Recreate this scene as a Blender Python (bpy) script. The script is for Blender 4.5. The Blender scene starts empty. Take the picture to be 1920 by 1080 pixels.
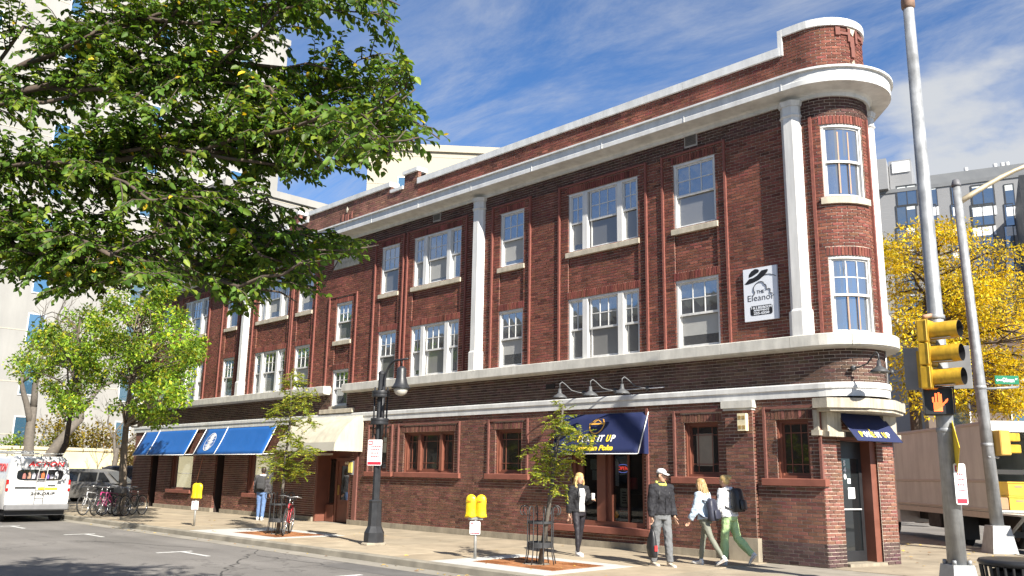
import bpy, bmesh, math, random
import numpy as np
from mathutils import Vector, Matrix
random.seed(7); RS = np.random.RandomState(11)
SC = bpy.context.scene
COL = SC.collection
PI = math.pi
rad = math.radians

# ------------------------------------------------------------------ camera
CAM = np.array([0.0, -16.5, 1.65]); FPX = 1620.0
CR = np.array([[0.7058, 0.7082, 0.0165], [0.1380, -0.1602, 0.9774], [-0.6949, 0.6876, 0.2108]])
for _i in range(3): CR[_i] /= np.linalg.norm(CR[_i])
cam = bpy.data.cameras.new('camera'); co = bpy.data.objects.new('camera', cam); COL.objects.link(co)
cam.sensor_width = 36.0; cam.lens = 36.0 * FPX / 1920.0; cam.clip_start = 0.05; cam.clip_end = 2000
_m = Matrix.Identity(4)
for _i in range(3):
    _m[_i][0] = CR[0][_i]; _m[_i][1] = CR[1][_i]; _m[_i][2] = -CR[2][_i]; _m[_i][3] = CAM[_i]
co.matrix_world = _m
SC.camera = co

# ------------------------------------------------------------------ sun and sky
SUN_TRAVEL = Vector((-1.0, 0.28, -0.79)).normalized()
SUN_EL = math.asin(-SUN_TRAVEL.z); SUN_AZ = math.atan2(-SUN_TRAVEL.x, -SUN_TRAVEL.y)
sl = bpy.data.lights.new('sun', 'SUN'); sl.energy = 5.0; sl.angle = rad(0.55); sl.color = (1.0, 0.94, 0.84)
so = bpy.data.objects.new('sun', sl); COL.objects.link(so)
so.rotation_euler = SUN_TRAVEL.to_track_quat('-Z', 'Y').to_euler(); so.location = (10, -30, 30)
W = bpy.data.worlds.new('World'); SC.world = W; W.use_nodes = True
_n = W.node_tree.nodes; _l = W.node_tree.links
_bg = _n['Background']; _bg.inputs[1].default_value = 0.050
_sky = _n.new('ShaderNodeTexSky'); _sky.sky_type = 'NISHITA'; _sky.sun_disc = False
_sky.sun_elevation = SUN_EL; _sky.sun_rotation = SUN_AZ; _sky.air_density = 1.0; _sky.dust_density = 0.05; _sky.ozone_density = 5.0
_tc = _n.new('ShaderNodeTexCoord'); _sep = _n.new('ShaderNodeSeparateXYZ'); _l.new(_tc.outputs['Generated'], _sep.inputs[0])
_add = _n.new('ShaderNodeMath'); _add.operation = 'ADD'; _add.inputs[1].default_value = 0.12; _l.new(_sep.outputs[2], _add.inputs[0])
_mx = _n.new('ShaderNodeMath'); _mx.operation = 'MAXIMUM'; _mx.inputs[1].default_value = 0.06; _l.new(_add.outputs[0], _mx.inputs[0])
_dx = _n.new('ShaderNodeMath'); _dx.operation = 'DIVIDE'; _l.new(_sep.outputs[0], _dx.inputs[0]); _l.new(_mx.outputs[0], _dx.inputs[1])
_dy = _n.new('ShaderNodeMath'); _dy.operation = 'DIVIDE'; _l.new(_sep.outputs[1], _dy.inputs[0]); _l.new(_mx.outputs[0], _dy.inputs[1])
_cmb = _n.new('ShaderNodeCombineXYZ'); _l.new(_dx.outputs[0], _cmb.inputs[0]); _l.new(_dy.outputs[0], _cmb.inputs[1])
def _cloud(scale, rot, stretch, detail, lo, hi, gain, off=(0, 0, 0), rough=0.55, dist=0.3):
    mp = _n.new('ShaderNodeMapping'); mp.inputs['Rotation'].default_value[2] = rot; mp.inputs['Scale'].default_value = (stretch, 1, 1); mp.inputs['Location'].default_value = off
    _l.new(_cmb.outputs[0], mp.inputs[0])
    nz = _n.new('ShaderNodeTexNoise'); nz.inputs['Scale'].default_value = scale; nz.inputs['Detail'].default_value = detail
    nz.inputs['Roughness'].default_value = rough; nz.inputs['Distortion'].default_value = dist; _l.new(mp.outputs[0], nz.inputs[0])
    r = _n.new('ShaderNodeMapRange'); r.interpolation_type = 'SMOOTHSTEP'; r.inputs[1].default_value = lo; r.inputs[2].default_value = hi; r.inputs[4].default_value = gain
    _l.new(nz.outputs[0], r.inputs[0]); return r.outputs[0]
_c1 = _cloud(2.1, 0.75, 0.34, 13, 0.34, 0.74, 0.66, (0.3, 1.7, 0), 0.68, 1.0)
_c2 = _cloud(0.8, 0.2, 1.0, 10, 0.55, 0.64, 0.97, (-3.5580, -6.3584, -4.0766), 0.55, 0.15)
_cm = _n.new('ShaderNodeMath'); _cm.operation = 'MAXIMUM'; _l.new(_c1, _cm.inputs[0]); _l.new(_c2, _cm.inputs[1])
_mixc = _n.new('ShaderNodeMix'); _mixc.data_type = 'RGBA'; _l.new(_cm.outputs[0], _mixc.inputs[0]); _tint = _n.new('ShaderNodeVectorMath'); _tint.operation = 'MULTIPLY'; _tint.inputs[1].default_value = (0.82, 1.10, 1.36); _l.new(_sky.outputs[0], _tint.inputs[0]); _l.new(_tint.outputs[0], _mixc.inputs[6])
_mixc.inputs[7].default_value = (5.6, 5.8, 6.1, 1); _l.new(_mixc.outputs[2], _bg.inputs[0])
SC.view_settings.view_transform = 'Standard'; SC.view_settings.look = 'None'; SC.view_settings.gamma = 1; SC.view_settings.exposure = 1.3
SC.view_settings.use_curve_mapping = False
SC.cycles.max_bounces = 6; SC.cycles.diffuse_bounces = 3; SC.cycles.glossy_bounces = 3; SC.cycles.transmission_bounces = 4; SC.cycles.transparent_max_bounces = 8
SC.cycles.use_denoising = True

# ------------------------------------------------------------------ helpers
def ray(px, py):
    return ((px - 960) / FPX) * CR[0] - ((py - 540) / FPX) * CR[1] + CR[2]
def atY(px, py, Y=0.0):
    d = ray(px, py); return CAM + d * ((Y - CAM[1]) / d[1])
def atG(px, py, z=0.0):
    d = ray(px, py); return CAM + d * ((z - CAM[2]) / d[2])
def atD(px, py, D):
    d = ray(px, py); return CAM + d / np.linalg.norm(d) * D

_mats = {}
def M(name, col, rough=0.6, var=0.12, scale=6.0, bump=0.0, bscale=60.0, metal=0.0, spec=0.5, emit=None, estr=1.0, coat=0.0):
    if name in _mats: return _mats[name]
    m = bpy.data.materials.new(name); m.use_nodes = True; nt = m.node_tree; n = nt.nodes; l = nt.links
    p = n['Principled BSDF']; p.inputs['Roughness'].default_value = rough; p.inputs['Metallic'].default_value = metal
    p.inputs['Specular IOR Level'].default_value = spec; p.inputs['Coat Weight'].default_value = coat
    c = (col[0], col[1], col[2], 1)
    tc = n.new('ShaderNodeTexCoord')
    if var > 0:
        nz = n.new('ShaderNodeTexNoise'); nz.inputs['Scale'].default_value = scale; nz.inputs['Detail'].default_value = 6; l.new(tc.outputs['Object'], nz.inputs[0])
        mr = n.new('ShaderNodeMapRange'); mr.inputs[1].default_value = 0.3; mr.inputs[2].default_value = 0.7; mr.inputs[3].default_value = 1 - var; mr.inputs[4].default_value = 1 + var; l.new(nz.outputs[0], mr.inputs[0])
        vm = n.new('ShaderNodeVectorMath'); vm.operation = 'SCALE'; vm.inputs[0].default_value = col[:3]; l.new(mr.outputs[0], vm.inputs['Scale']); l.new(vm.outputs[0], p.inputs['Base Color'])
        rr = n.new('ShaderNodeMapRange'); rr.inputs[1].default_value = 0.3; rr.inputs[2].default_value = 0.7; rr.inputs[3].default_value = max(0.02, rough * 0.85); rr.inputs[4].default_value = min(1, rough * 1.12); l.new(nz.outputs[0], rr.inputs[0]); l.new(rr.outputs[0], p.inputs['Roughness'])
    else:
        p.inputs['Base Color'].default_value = c
    if bump > 0:
        nb = n.new('ShaderNodeTexNoise'); nb.inputs['Scale'].default_value = bscale; nb.inputs['Detail'].default_value = 5; l.new(tc.outputs['Object'], nb.inputs[0])
        b = n.new('ShaderNodeBump'); b.inputs['Strength'].default_value = bump; b.inputs['Distance'].default_value = 0.01; l.new(nb.outputs[0], b.inputs['Height']); l.new(b.outputs[0], p.inputs['Normal'])
    if emit:
        p.inputs['Emission Color'].default_value = (*emit, 1); p.inputs['Emission Strength'].default_value = estr
    _mats[name] = m; return m

def streaks(m, amt=.25, sc=(5, 5, .35), hi=1.04):
    """rain streaks and grime: vertical noise over the base colour"""
    nt = m.node_tree; n = nt.nodes; l = nt.links; p = n['Principled BSDF']; lk = p.inputs['Base Color'].links; g = n.new('ShaderNodeNewGeometry'); mp = n.new('ShaderNodeMapping'); mp.inputs['Scale'].default_value = sc; l.new(g.outputs['Position'], mp.inputs[0])
    nz = n.new('ShaderNodeTexNoise'); nz.inputs['Scale'].default_value = 1.0; nz.inputs['Detail'].default_value = 7; nz.inputs['Roughness'].default_value = .65; l.new(mp.outputs[0], nz.inputs[0])
    r = n.new('ShaderNodeMapRange'); r.inputs[1].default_value = .35; r.inputs[2].default_value = .62; r.inputs[3].default_value = 1 - amt; r.inputs[4].default_value = hi; l.new(nz.outputs[0], r.inputs[0])
    v = n.new('ShaderNodeVectorMath'); v.operation = 'SCALE'; l.new(r.outputs[0], v.inputs['Scale'])
    if lk: l.new(lk[0].from_socket, v.inputs[0])
    else: v.inputs[0].default_value = p.inputs['Base Color'].default_value[:3]
    l.new(v.outputs[0], p.inputs['Base Color']); return m

def spots(m, scale=2.2, size=.10, amt=.3):
    """gum and oil spots"""
    nt = m.node_tree; n = nt.nodes; l = nt.links; p = n['Principled BSDF']; src = p.inputs['Base Color'].links[0].from_socket; g = n.new('ShaderNodeNewGeometry'); vo = n.new('ShaderNodeTexVoronoi'); vo.inputs['Scale'].default_value = scale; l.new(g.outputs['Position'], vo.inputs[0])
    wn = n.new('ShaderNodeTexWhiteNoise'); l.new(vo.outputs['Position'], wn.inputs[0]); th = n.new('ShaderNodeMath'); th.operation = 'MULTIPLY'; th.inputs[1].default_value = size; l.new(wn.outputs[0], th.inputs[0])
    lt = n.new('ShaderNodeMath'); lt.operation = 'LESS_THAN'; l.new(vo.outputs[0], lt.inputs[0]); l.new(th.outputs[0], lt.inputs[1])
    r = n.new('ShaderNodeMapRange'); r.inputs[3].default_value = 1; r.inputs[4].default_value = 1 - amt; l.new(lt.outputs[0], r.inputs[0]); v = n.new('ShaderNodeVectorMath'); v.operation = 'SCALE'; l.new(src, v.inputs[0]); l.new(r.outputs[0], v.inputs['Scale']); l.new(v.outputs[0], p.inputs['Base Color']); return m

def glassmat(name, dark=(0.03, 0.035, 0.04), refl=0.3, rough=0.03, tint=(0.9, 0.95, 1.0)):
    if name in _mats: return _mats[name]
    m = bpy.data.materials.new(name); m.use_nodes = True; nt = m.node_tree; n = nt.nodes; l = nt.links
    p = n['Principled BSDF']; p.inputs['Base Color'].default_value = (*dark, 1); p.inputs['Roughness'].default_value = 0.15; p.inputs['Specular IOR Level'].default_value = 0.3
    g = n.new('ShaderNodeBsdfGlossy'); g.inputs['Roughness'].default_value = rough; g.inputs['Color'].default_value = (*tint, 1)
    nb = n.new('ShaderNodeTexNoise'); nb.inputs['Scale'].default_value = 2.2; nb.inputs['Detail'].default_value = 1; tc = n.new('ShaderNodeTexCoord'); l.new(tc.outputs['Object'], nb.inputs[0])
    b = n.new('ShaderNodeBump'); b.inputs['Strength'].default_value = 0.12; b.inputs['Distance'].default_value = 0.02; l.new(nb.outputs[0], b.inputs['Height']); l.new(b.outputs[0], g.inputs['Normal'])
    mx = n.new('ShaderNodeMixShader'); mx.inputs[0].default_value = refl; l.new(p.outputs[0], mx.inputs[1]); l.new(g.outputs[0], mx.inputs[2])
    l.new(mx.outputs[0], n['Material Output'].inputs[0]); _mats[name] = m; return m

def clearglass(name, refl=0.12, tint=(0.75, 0.8, 0.8)):
    if name in _mats: return _mats[name]
    m = bpy.data.materials.new(name); m.use_nodes = True; nt = m.node_tree; n = nt.nodes; l = nt.links
    t = n.new('ShaderNodeBsdfTransparent'); t.inputs[0].default_value = (*tint, 1)
    g = n.new('ShaderNodeBsdfGlossy'); g.inputs['Roughness'].default_value = 0.02
    mx = n.new('ShaderNodeMixShader'); mx.inputs[0].default_value = refl; l.new(t.outputs[0], mx.inputs[1]); l.new(g.outputs[0], mx.inputs[2])
    l.new(mx.outputs[0], n['Material Output'].inputs[0]); _mats[name] = m; return m

def thing(name, label, cat, loc=(0, 0, 0), rotz=0.0, group=None):
    o = bpy.data.objects.new(name, None); COL.objects.link(o); o.empty_display_size = 0.2
    o.location = tuple(float(v) for v in loc); o.rotation_euler = (0, 0, rotz); o['label'] = label; o['category'] = cat
    if group: o['group'] = group
    return o
def tag(o, label, cat, group=None):
    o['label'] = label; o['category'] = cat
    if group: o['group'] = group
    return o
def struct(o): o['kind'] = 'structure'; return o

class MB:
    """collects verts and faces; build() links ONE mesh object"""
    def __init__(s): s.v = []; s.f = []; s.mi = []; s.cur = 0
    def add(s, vs, fs):
        b = len(s.v); s.v.extend([tuple(map(float, q)) for q in vs]); s.f.extend([tuple(b + i for i in f) for f in fs]); s.mi.extend([s.cur] * len(fs)); return s
    def box(s, x0, x1, y0, y1, z0, z1, bev=0.0):
        if x0 > x1: x0, x1 = x1, x0
        if y0 > y1: y0, y1 = y1, y0
        if z0 > z1: z0, z1 = z1, z0
        if bev <= 0:
            return s.add([(x0, y0, z0), (x1, y0, z0), (x1, y1, z0), (x0, y1, z0), (x0, y0, z1), (x1, y0, z1), (x1, y1, z1), (x0, y1, z1)],
                     [(0, 3, 2, 1), (4, 5, 6, 7), (0, 1, 5, 4), (1, 2, 6, 5), (2, 3, 7, 6), (3, 0, 4, 7)])
        b = min(bev, (x1 - x0) * .45, (y1 - y0) * .45, (z1 - z0) * .45)
        vs = []; idx = {}
        for i, X in enumerate((x0, x1)):
            for j, Y in enumerate((y0, y1)):
                for k, Z in enumerate((z0, z1)):
                    sx, sy, sz = (1, -1)[i], (1, -1)[j], (1, -1)[k]
                    idx[i, j, k, 0] = len(vs); vs.append((X, Y + sy * b, Z + sz * b))
                    idx[i, j, k, 1] = len(vs); vs.append((X + sx * b, Y, Z + sz * b))
                    idx[i, j, k, 2] = len(vs); vs.append((X + sx * b, Y + sy * b, Z))
        fs = []
        for a in (0, 1):
            fs.append((idx[a, 0, 0, 0], idx[a, 1, 0, 0], idx[a, 1, 1, 0], idx[a, 0, 1, 0]))
            fs.append((idx[0, a, 0, 1], idx[1, a, 0, 1], idx[1, a, 1, 1], idx[0, a, 1, 1]))
            fs.append((idx[0, 0, a, 2], idx[1, 0, a, 2], idx[1, 1, a, 2], idx[0, 1, a, 2]))
        for a in (0, 1):
            for c in (0, 1):
                fs.append((idx[a, c, 0, 0], idx[a, c, 1, 0], idx[a, c, 1, 1], idx[a, c, 0, 1]))
                fs.append((idx[a, 0, c, 0], idx[a, 1, c, 0], idx[a, 1, c, 2], idx[a, 0, c, 2]))
                fs.append((idx[0, a, c, 1], idx[1, a, c, 1], idx[1, a, c, 2], idx[0, a, c, 2]))
        for i in (0, 1):
            for j in (0, 1):
                for k in (0, 1): fs.append((idx[i, j, k, 0], idx[i, j, k, 1], idx[i, j, k, 2]))
        return s.add(vs, fs)
    def prism(s, poly, z0, z1):
        n = len(poly); vs = [(p[0], p[1], z0) for p in poly] + [(p[0], p[1], z1) for p in poly]
        return s.add(vs, [tuple(range(n))[::-1], tuple(range(n, 2 * n))] + [(i, (i + 1) % n, n + (i + 1) % n, n + i) for i in range(n)])
    def prismx(s, poly, x0, x1):   # poly in (y,z) swept along x
        n = len(poly); vs = [(x0, p[0], p[1]) for p in poly] + [(x1, p[0], p[1]) for p in poly]
        return s.add(vs, [tuple(range(n)), tuple(range(n, 2 * n))[::-1]] + [(i, n + i, n + (i + 1) % n, (i + 1) % n) for i in range(n)])
    def prismy(s, poly, y0, y1):   # poly in (x,z)
        n = len(poly); vs = [(p[0], y0, p[1]) for p in poly] + [(p[0], y1, p[1]) for p in poly]
        return s.add(vs, [tuple(range(n)), tuple(range(n, 2 * n))[::-1]] + [(i, n + i, n + (i + 1) % n, (i + 1) % n) for i in range(n)])
    def rings(s, rings, cap=True):
        n = len(rings[0]); vs = [p for r in rings for p in r]; fs = []
        for a in range(len(rings) - 1):
            for i in range(n): fs.append((a * n + i, a * n + (i + 1) % n, (a + 1) * n + (i + 1) % n, (a + 1) * n + i))
        if cap: fs.append(tuple(range(n))[::-1]); fs.append(tuple(range((len(rings) - 1) * n, len(rings) * n)))
        return s.add(vs, fs)
    def tube(s, path, r, n=8, cap=True):
        path = [Vector(tuple(map(float, p))) for p in path]; k = len(path); rr = r if hasattr(r, '__len__') else [r] * k
        t0 = (path[1] - path[0]).normalized(); up = Vector((0, 0, 1)) if abs(t0.z) < 0.9 else Vector((1, 0, 0)); a = t0.cross(up).normalized()
        out = []
        for i in range(k):
            t = (path[min(i + 1, k - 1)] - path[max(i - 1, 0)]).normalized()
            a = (a - t * a.dot(t)); a = a.normalized() if a.length > 1e-6 else t.orthogonal().normalized(); b = t.cross(a)
            out.append([tuple(path[i] + (a * math.cos(2 * PI * j / n) + b * math.sin(2 * PI * j / n)) * rr[i]) for j in range(n)])
        return s.rings(out, cap)
    def lathe(s, prof, n=16, c=(0, 0, 0), axis='z'):
        out = []
        for (r, h) in prof:
            r = max(r, 1e-4); ring = []
            for j in range(n):
                a = 2 * PI * j / n; p = (r * math.cos(a), r * math.sin(a), h)
                if axis == 'x': p = (h, p[0], p[1])
                if axis == 'y': p = (p[0], h, p[1])
                ring.append((p[0] + c[0], p[1] + c[1], p[2] + c[2]))
            out.append(ring)
        return s.rings(out)
    def ell(s, c, r, n=12, m=8, rot=None):
        out = []
        for i in range(1, m):
            t = PI * i / m; ring = []
            for j in range(n):
                a = 2 * PI * j / n; v = Vector((r[0] * math.sin(t) * math.cos(a), r[1] * math.sin(t) * math.sin(a), -r[2] * math.cos(t)))
                if rot: v = rot @ v
                ring.append((c[0] + v.x, c[1] + v.y, c[2] + v.z))
            out.append(ring)
        return s.rings(out)
    def build(s, name, mat, parent=None, smooth=False, off=None, autos=None):
        me = bpy.data.meshes.new(name); v = s.v
        if off is not None: v = [(a - off[0], b - off[1], c - off[2]) for a, b, c in v]
        me.from_pydata(v, [], s.f)
        for m in (mat if isinstance(mat, (list, tuple)) else [mat]): me.materials.append(m)
        if any(s.mi): me.polygons.foreach_set('material_index', s.mi)
        bm = bmesh.new(); bm.from_mesh(me); bmesh.ops.recalc_face_normals(bm, faces=bm.faces); bm.to_mesh(me); bm.free()
        if smooth:
            me.polygons.foreach_set('use_smooth', [True] * len(me.polygons))
            if autos is not None: me.set_sharp_from_angle(angle=rad(autos))
        o = bpy.data.objects.new(name, me); COL.objects.link(o)
        if parent: o.parent = parent
        me.update(); return o

def obj_of(name, me, parent=None, loc=None):
    o = bpy.data.objects.new(name, me); COL.objects.link(o)
    if parent: o.parent = parent
    if loc is not None: o.location = tuple(float(q) for q in loc)
    return o
def copy_tree(o, parent=None):
    c = o.copy(); COL.objects.link(c)
    if parent: c.parent = parent
    for ch in list(o.children): copy_tree(ch, c)
    return c

_fontcache = {}
def text(name, body, size, mat, parent, origin, xdir, ydir, bold=0.0, shear=0.0, align='CENTER', extrude=0.003, width=None, spacing=1.0):
    """flat lettering as a thin mesh, placed on a plane spanned by xdir and ydir"""
    cu = bpy.data.curves.new(name, 'FONT'); cu.body = body; cu.size = size; cu.extrude = extrude; cu.offset = bold; cu.shear = shear; cu.align_x = align; cu.align_y = 'CENTER'; cu.resolution_u = 3; cu.space_character = spacing
    o = bpy.data.objects.new(name, cu); COL.objects.link(o); bpy.context.view_layer.update()
    me = bpy.data.meshes.new_from_object(o.evaluated_get(bpy.context.evaluated_depsgraph_get()))
    bpy.data.objects.remove(o); me.name = name
    xs = [v.co.x for v in me.vertices]; w = max(xs) - min(xs); k = (width / w) if width else 1.0
    x = Vector(xdir).normalized(); y = Vector(ydir).normalized(); z = x.cross(y)
    mat4 = Matrix(((x.x * k, y.x, z.x, origin[0]), (x.y * k, y.y, z.y, origin[1]), (x.z * k, y.z, z.z, origin[2]), (0, 0, 0, 1)))
    me.transform(mat4); me.materials.clear(); me.materials.append(mat)
    return obj_of(name, me, parent)
# ------------------------------------------------------------------ ground, road, sidewalk
GD = np.array([-0.66, 0.75]); GD = GD / np.linalg.norm(GD)          # direction of the cross street
GN = np.array([GD[1], -GD[0]])                                       # across it, towards +x
def asphalt_mat():
    m = M('asphalt', (0.165, 0.154, 0.142), 0.9, 0.17, 0.45, 0.5, 90)
    nt = m.node_tree; n = nt.nodes; l = nt.links; p = n['Principled BSDF']; tc = n['Texture Coordinate']
    src = p.inputs['Base Color'].links[0].from_socket
    nz = n.new('ShaderNodeTexNoise'); nz.inputs['Scale'].default_value = 45; nz.inputs['Detail'].default_value = 4; l.new(tc.outputs['Object'], nz.inputs[0])
    mr = n.new('ShaderNodeMapRange'); mr.inputs[1].default_value = .35; mr.inputs[2].default_value = .65; mr.inputs[3].default_value = .86; mr.inputs[4].default_value = 1.1; l.new(nz.outputs[0], mr.inputs[0])
    vo = n.new('ShaderNodeTexVoronoi'); vo.feature = 'DISTANCE_TO_EDGE'; vo.inputs['Scale'].default_value = 0.16; vo.inputs['Randomness'].default_value = 1
    wn = n.new('ShaderNodeTexNoise'); wn.inputs['Scale'].default_value = 1.3; wn.inputs['Detail'].default_value = 5; l.new(tc.outputs['Object'], wn.inputs[0])
    ad = n.new('ShaderNodeMixRGB'); ad.blend_type = 'ADD'; ad.inputs[0].default_value = 1.0; l.new(tc.outputs['Object'], ad.inputs[1]); l.new(wn.outputs[1], ad.inputs[2]); l.new(ad.outputs[0], vo.inputs[0])
    cr = n.new('ShaderNodeMapRange'); cr.inputs[1].default_value = 0.0; cr.inputs[2].default_value = 0.0045; cr.inputs[3].default_value = .62; cr.inputs[4].default_value = 1; l.new(vo.outputs[0], cr.inputs[0])
    mu = n.new('ShaderNodeMath'); mu.operation = 'MULTIPLY'; l.new(mr.outputs[0], mu.inputs[0]); l.new(cr.outputs[0], mu.inputs[1])
    sc = n.new('ShaderNodeVectorMath'); sc.operation = 'SCALE'; l.new(src, sc.inputs[0]); l.new(mu.outputs[0], sc.inputs['Scale']); l.new(sc.outputs[0], p.inputs['Base Color'])
    return m
ASPH = spots(streaks(asphalt_mat(), .16, (.12, 1.1, 1), 1.06), .9, .14, .22)
b = MB(); b.add([(-700, -300, -.14), (300, -300, -.14), (300, 900, -.14), (-700, 900, -.14)], [(0, 1, 2, 3)])
struct(b.build('road', ASPH))
CONC = M('concrete_base', (0.24, 0.215, 0.175), 0.9, .15, 3, .2, 80)
YC = -5.55
corner = []                                                          # rounded kerb corner
g0 = np.array([-7.0, 7.2]) + GN * 0.25
c_end = g0 - GD * 9.5                                                # on the cross-street kerb line, near the corner
p_a = np.array([c_end[0] + .8, YC])
for i in range(13):                                                  # quadratic bend from the main kerb to the cross-street kerb
    t = i / 12; q = (1 - t) ** 2 * np.array([-1.5, YC]) + 2 * t * (1 - t) * np.array([c_end[0] + 3.2, YC]) + t * t * c_end; corner.append(tuple(q))
far = g0 + GD * 70
kerb_line = [(-90, YC)] + corner + [tuple(far)]
poly = kerb_line + [(-90, far[1])]
b = MB(); b.prism(poly, -.135, -.012); sidewalk = struct(b.build('sidewalk', CONC))
# kerb: a rounded concrete stone along the edge
KERB = M('kerb_concrete', (0.22, 0.20, 0.16), .9, .28, 2.2, .35, 40)
def strip_along(line, prof, name, mat, z0=0):
    pts = [np.array(p, float) for p in line]; rings = []
    for i, p in enumerate(pts):
        t = pts[min(i + 1, len(pts) - 1)] - pts[max(i - 1, 0)]; t = t / np.linalg.norm(t); nrm = np.array([t[1], -t[0]])
        rings.append([(p[0] + nrm[0] * o, p[1] + nrm[1] * o, z0 + z) for o, z in prof])
    bb = MB(); bb.rings(rings); return bb.build(name, mat, None, True, autos=40)
dense = []
for a, c in zip(kerb_line[:-1], kerb_line[1:]):
    k = max(1, int(math.dist(a, c) / 6)) if math.dist(a, c) > 6 else 1
    for i in range(k): dense.append((a[0] + (c[0] - a[0]) * i / k, a[1] + (c[1] - a[1]) * i / k))
dense.append(kerb_line[-1])
struct(strip_along(dense, [(-.17, -.136), (-.17, .0), (-.02, .0), (.012, -.02), (.03, -.136)], 'kerb', KERB))
struct(strip_along(dense, [(.034, -.139), (.034, -.128), (.48, -.133), (.48, -.139)], 'gutter', M('gutter_concrete', (.24, .22, .185), .9, .14, 1.5, .2, 60)))
# far side of the cross street and the near sidewalk across the road
fs = [g0 + GN * 9.5 - GD * 6, g0 + GN * 9.5 + GD * 80, g0 + GN * 80 + GD * 80, g0 + GN * 80 - GD * 6]
b = MB(); b.prism([tuple(q) for q in fs], -.135, .0); struct(b.build('pavement', CONC))
b = MB(); b.prism([(-90, -13.9), (20, -13.9), (20, -40), (-90, -40)], -.135, .0); struct(b.build('pavement', CONC))
# paving slabs of the sidewalk, one object each
SLABM = []
for i, c in enumerate([(.34, .275, .19), (.365, .30, .21), (.32, .262, .185), (.30, .25, .178)]):
    SLABM.append(spots(streaks(M('slab_concrete_%s' % 'abcd'[i], c, .88, .10, 1.6, .25, 120), .22, (1.3, 1.3, 1), 1.05), 2.6, .11, .32))
SLABW = M('new_concrete', (.42, .42, .40), .85, .05, 2, .15, 120)
slabcache = {}
def slab(x0, x1, y0, y1, mat, h=0.0):
    k = (round(x1 - x0, 3), round(y1 - y0, 3), mat.name)
    if k not in slabcache:
        bb = MB(); w, d = (x1 - x0) / 2, (y1 - y0) / 2; g = .005; bb.box(-w + g, w - g, -d + g, d - g, -.05, 0, .006); o = bb.build('paving_slab', mat); slabcache[k] = o.data
        bpy.data.objects.remove(o)
    return obj_of('paving_slab', slabcache[k], sidewalk, ((x0 + x1) / 2, (y0 + y1) / 2, h + random.uniform(-.002, .002)))
PITS = [(-12.95, -10.75, -4.75, -3.25), (-22.55, -20.2, -4.75, -3.25)]
rows = [(-5.38, -3.62), (-3.62, -1.84), (-1.84, -.06)]
xs = [-45.6 + 1.82 * i for i in range(24)]
def hits(x0, x1, y0, y1):
    for p in PITS:
        if x0 < p[1] + .30 and x1 > p[0] - .30 and y0 < p[3] + .25 and y1 > p[1 + 1] - .25: return True
    return False
for (y0, y1) in rows:
    for x0 in xs:
        x1 = x0 + 1.82
        if x1 > -3.0: continue
        if hits(x0, x1, y0, y1): continue
        if y1 > -.1 and x1 > -7.9: continue
        slab(x0, x1, y0, y1, random.choice(SLABM))
# pale new concrete round the tree pits and the rusted grates in them
RUST = M('rusted_iron', (.30, .125, .045), .85, .3, 9, .4, 50)
def make_pit(p, wide):
    cells = [x for x in xs if x < p[1] + .3 and x + 1.82 > p[0] - .3]; X0, X1 = cells[0], cells[-1] + 1.82
    ya, yb = -5.38, -1.84
    parts = [(X0, p[0], ya, yb), (p[1], X1, ya, yb), (p[0], p[1], ya, p[2]), (p[0], p[1], p[3], yb)]
    for i, (a, c, d, e) in enumerate(parts):
        if i < 2:                                                    # side strips: white next to the pit, ordinary beyond it
            w = .38 if i == 1 else wide
            if i == 0: slab(max(a, c - w), c, d, -2.9, SLABW); slab(max(a, c - w), c, -2.9, e, SLABM[1]); (c - w - a > .1) and slab(a, c - w, d, e, SLABM[0])
            else: slab(a, min(c, a + w), d, -2.9, SLABW); slab(a, min(c, a + w), -2.9, e, SLABM[1]); (c - a - w > .1) and slab(a + w, c, d, e, SLABM[0])
        else:
            if e - d > 1.0: slab(a, c, d, d + .38, SLABW); slab(a, c, d + .38, e, SLABM[1])
            else: slab(a, c, d, e, SLABW)
    t = thing('tree_grate', '', 'grate', ((p[0] + p[1]) / 2, (p[2] + p[3]) / 2, 0))
    L, Wd = p[1] - p[0], p[3] - p[2]; bb = MB()
    bb.box(-L / 2 + .01, L / 2 - .01, -Wd / 2 + .01, Wd / 2 - .01, -.045, -.03)
    bb.build('grate_base', M('pit_soil', (.09, .045, .02), .95, .2, 12), t)
    for s in (-1, 1):
        for r_ in (-1, 1):                                           # four cast quarter plates with a round tree hole
            pl = []; hole = .27
            for i in range(7):
                a = PI / 2 * i / 6; pl.append((s * hole * math.cos(a), r_ * hole * math.sin(a)))
            pl += [(0.012 * s, r_ * (Wd / 2 - .015)), (s * (L / 2 - .015), r_ * (Wd / 2 - .015)), (s * (L / 2 - .015), r_ * .012)]
            pl[0] = (s * hole, r_ * .012); pl[6] = (s * .012, r_ * hole)
            q = MB(); q.prism(pl, -.03, -.006)
            for j in range(7):                                       # raised ribs
                y = r_ * (.33 + j * (Wd / 2 - .36) / 6.0); q.box(s * .30, s * (L / 2 - .05), y - .008, y + .008, -.008, .001)
            q.build('grate_plate', RUST, t)
    return t
gr1 = make_pit(PITS[0], .45); tag(gr1, 'rusty square tree grate nearest the blonde woman with the coffee cup', 'grate', 'tree grates')
gr2 = make_pit(PITS[1], 2.2); tag(gr2, 'rusty square tree grate under the locked red bicycle', 'grate', 'tree grates')
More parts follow.
